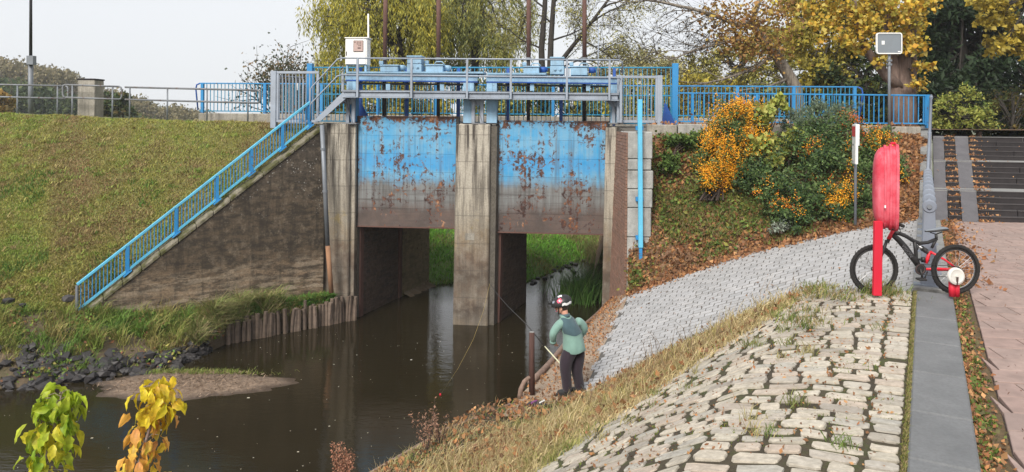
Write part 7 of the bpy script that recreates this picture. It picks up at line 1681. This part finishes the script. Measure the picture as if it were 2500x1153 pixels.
# ------------------------------------------------------------------ leafy shoots close to the camera
def leafmesh(cols, seed):
    R = random.Random(seed); rows = []; n = 7
    cr_, dr, tw2 = R.uniform(.25, .5), R.uniform(.7, 1.5), R.uniform(-.5, .5)
    prof_ = [0.04, .55, .9, 1.0, .8, .45, .03]
    y = 0; z = 0; an = .2
    for k in range(n):
        w = prof_[k] * .27 * (1 + .12 * math.sin(k * 2.3 + seed)); f = k / (n - 1)
        w *= .8 if k % 2 and k < 6 else 1.0
        rows.append([Vector((-w, y, z + w * cr_ + .05 * math.sin(k * 3 + seed))), Vector((-w * .5, y, z + w * cr_ * .35)), Vector((0, y, z)), Vector((w * .5, y, z + w * cr_ * .35)), Vector((w, y, z + w * cr_ + .05 * math.sin(k * 2.7 + seed * 2)))])
        y += math.cos(an) / (n - 1); z -= math.sin(an) / (n - 1); an += dr / n
    m2 = MB(); m2.grid([[Vector((p.x * math.cos(tw2 * r / n) - p.z * math.sin(tw2 * r / n) * .3, p.y, p.z + p.x * tw2 * r / n * .5)) for p in row] for r, row in enumerate(rows)])
    me = bpy.data.meshes.new('leaf'); me.from_pydata(m2.v, [], m2.f); at = me.color_attributes.new('Col', 'FLOAT_COLOR', 'CORNER')
    c1, c2 = R.choice(cols), R.choice(cols)
    for p in me.polygons:
        p.use_smooth = True
        f = (p.index // 4) / 6; jj = R.uniform(.75, 1.2) * (.9 if (p.index % 4) in (1, 2) else 1.05)
        for li_ in p.loop_indices: at.data[li_].color = tuple(lerp(a, b_, f) * jj for a, b_ in zip(c1, c2)) + (1,)
    me.materials.append(M['big_leaf']); return me
def shoot(label, pts, cols_top, cols_low, seed, n, sides):
    R = random.Random(seed); base = Vector(pts[0]); o = thing('leafy_shoot', label, 'sapling', base, 'leafy shoots in front of the water')
    part('stem', MB().tube(pts, [lerp(.02, .004, k / (len(pts) - 1)) for k in range(len(pts))], 7), 'stem_pale', o, smooth=True)
    lm = [leafmesh(cols_low, seed + k) for k in range(7)]; lm2 = [leafmesh(cols_top, seed + 20 + k) for k in range(7)]
    L_ = [Vector(p) for p in pts]; seg = len(L_) - 1
    for k in range(n):
        f = 1 - (k / n) * .62; kk = f * seg; i = min(int(kk), seg - 1); c = L_[i].lerp(L_[i + 1], kk - i); az = k * 2.4 + R.uniform(-.4, .4)
        pet = R.uniform(.05, .17) * (1.15 - .5 * f); tip = c + Vector((math.cos(az) * pet, math.sin(az) * pet * .8, R.uniform(.0, .06)))
        if k % 2 == 0: part('petiole', MB().tube([c, c.lerp(tip, .5) + Vector((0, 0, .02)), tip], .0025, 4), 'stem_pale', o)
        for q in range(R.choice([2, 2, 3])):
            s = R.uniform(.09, .145); lo = inst('leaf', R.choice(lm2 if f > .72 else lm), o, tip + Vector((R.gauss(0, .025), R.gauss(0, .02), R.gauss(0, .015))), 0, (s, s, s))
            lo.rotation_euler = (R.uniform(-1.25, -.35), R.gauss(0, .45), az - math.pi / 2 + R.gauss(0, .7))
DS = 5.0
GY = [(.30, .42, .03), (.42, .48, .04), (.20, .34, .03), (.55, .52, .05)]; YO = [(.62, .55, .03), (.72, .56, .04), (.70, .42, .05), (.50, .50, .05)]; OP = [(.74, .40, .08), (.72, .50, .06), (.66, .30, .10), (.60, .52, .06)]
b1 = Q(5.02, -1.75, bankz(5.0)); shoot('green and yellow leafy shoot rising in front of the river at the lower left', [b1, P(110, 1500, DS + .1), P(95, 1280, DS), P(105, 1150, DS), P(128, 1060, DS), P(143, 1000, DS), P(150, 962, DS)], GY, GY + [(.62, .55, .04), (.66, .58, .05)], 3, 84, 0)
b2 = Q(4.45, -1.5, bankz(4.45)); shoot('yellow and orange leafy shoot left of the middle, over the sandbar', [b2, P(300, 1500, DS + .1), P(315, 1260, DS), P(340, 1130, DS), P(368, 1040, DS), P(385, 985, DS), P(388, 938, DS)], YO, OP, 4, 66, 0)
dp = thing('dry_weed', 'reddish brown dry weed plume at the bottom edge above the water', 'dry weed', PZ(840, 1300, 1.05)); dl = []
T = MB()
for k in range(9):
    a = PZ(836 + RND.uniform(-14, 14), 1290, 1.05); e = P(812 + k * 6, 1075 + RND.uniform(0, 40), a.y); T.tube([a, a.lerp(e, .5) + Vector((0, 0, .03)), e], [.006, .004, .002], 4); q = np.array([tuple(a.lerp(e, f)) for f in NR.uniform(.45, 1, 260)]) + NR.normal(0, .018, (260, 3)); dl.append(q)
part('stems', T, 'twig', dp); d_ = leaves(np.concatenate(dl), .022, [(.34, .16, .10), (.26, .12, .08), (.40, .22, .14)], .5); tag(npmesh('seed_heads', d_[0], d_[1], 'dead_leaf', dp, d_[2]), kind='stuff')
for (x, y, h, lab) in ((1040, 1115, 150, 'thin brown dead weed at the water edge, left of the bank'), (1075, 1090, 90, 'short brown dead weed at the water edge, nearest the bank')):
    a = PZ(x, y, 1.1); o = thing('dead_weed', lab, 'dry weed', a); T = MB(); dl = []
    for k in range(6):
        e = a + Vector((RND.gauss(-.08, .10), RND.gauss(0, .08), h / FPX * a.y * RND.uniform(.6, 1.0))); T.tube([a, a.lerp(e, .5) + Vector((.02, 0, .02)), e], [.006, .004, .002], 4); dl.append(np.array([tuple(a.lerp(e, f)) for f in NR.uniform(.3, 1, 60)]) + NR.normal(0, .02, (60, 3)))
    part('stems', T, 'twig', o); d_ = leaves(np.concatenate(dl), .03, [(.26, .14, .09), (.34, .20, .14)], .4); tag(npmesh('seed_heads', d_[0], d_[1], 'dead_leaf', o, d_[2]), kind='stuff')

# ------------------------------------------------------------------ haze
b = NB('haze'); b.t.nodes.remove(b.b); pv_ = b.n('ShaderNodeVolumePrincipled'); pv_.inputs['Color'].default_value = (.86, .91, .97, 1); pv_.inputs['Density'].default_value = HAZE; pv_.inputs['Anisotropy'].default_value = .2
b.t.links.new(pv_.outputs[0], b.t.nodes['Material Output'].inputs['Volume'])
mb = MB(); mb.box(-240, 240, -20, 310, -2, 27); hz = part('haze', mb, 'haze'); tag(hz, 'thin pale mist over the whole scene', 'haze', None, 'stuff')
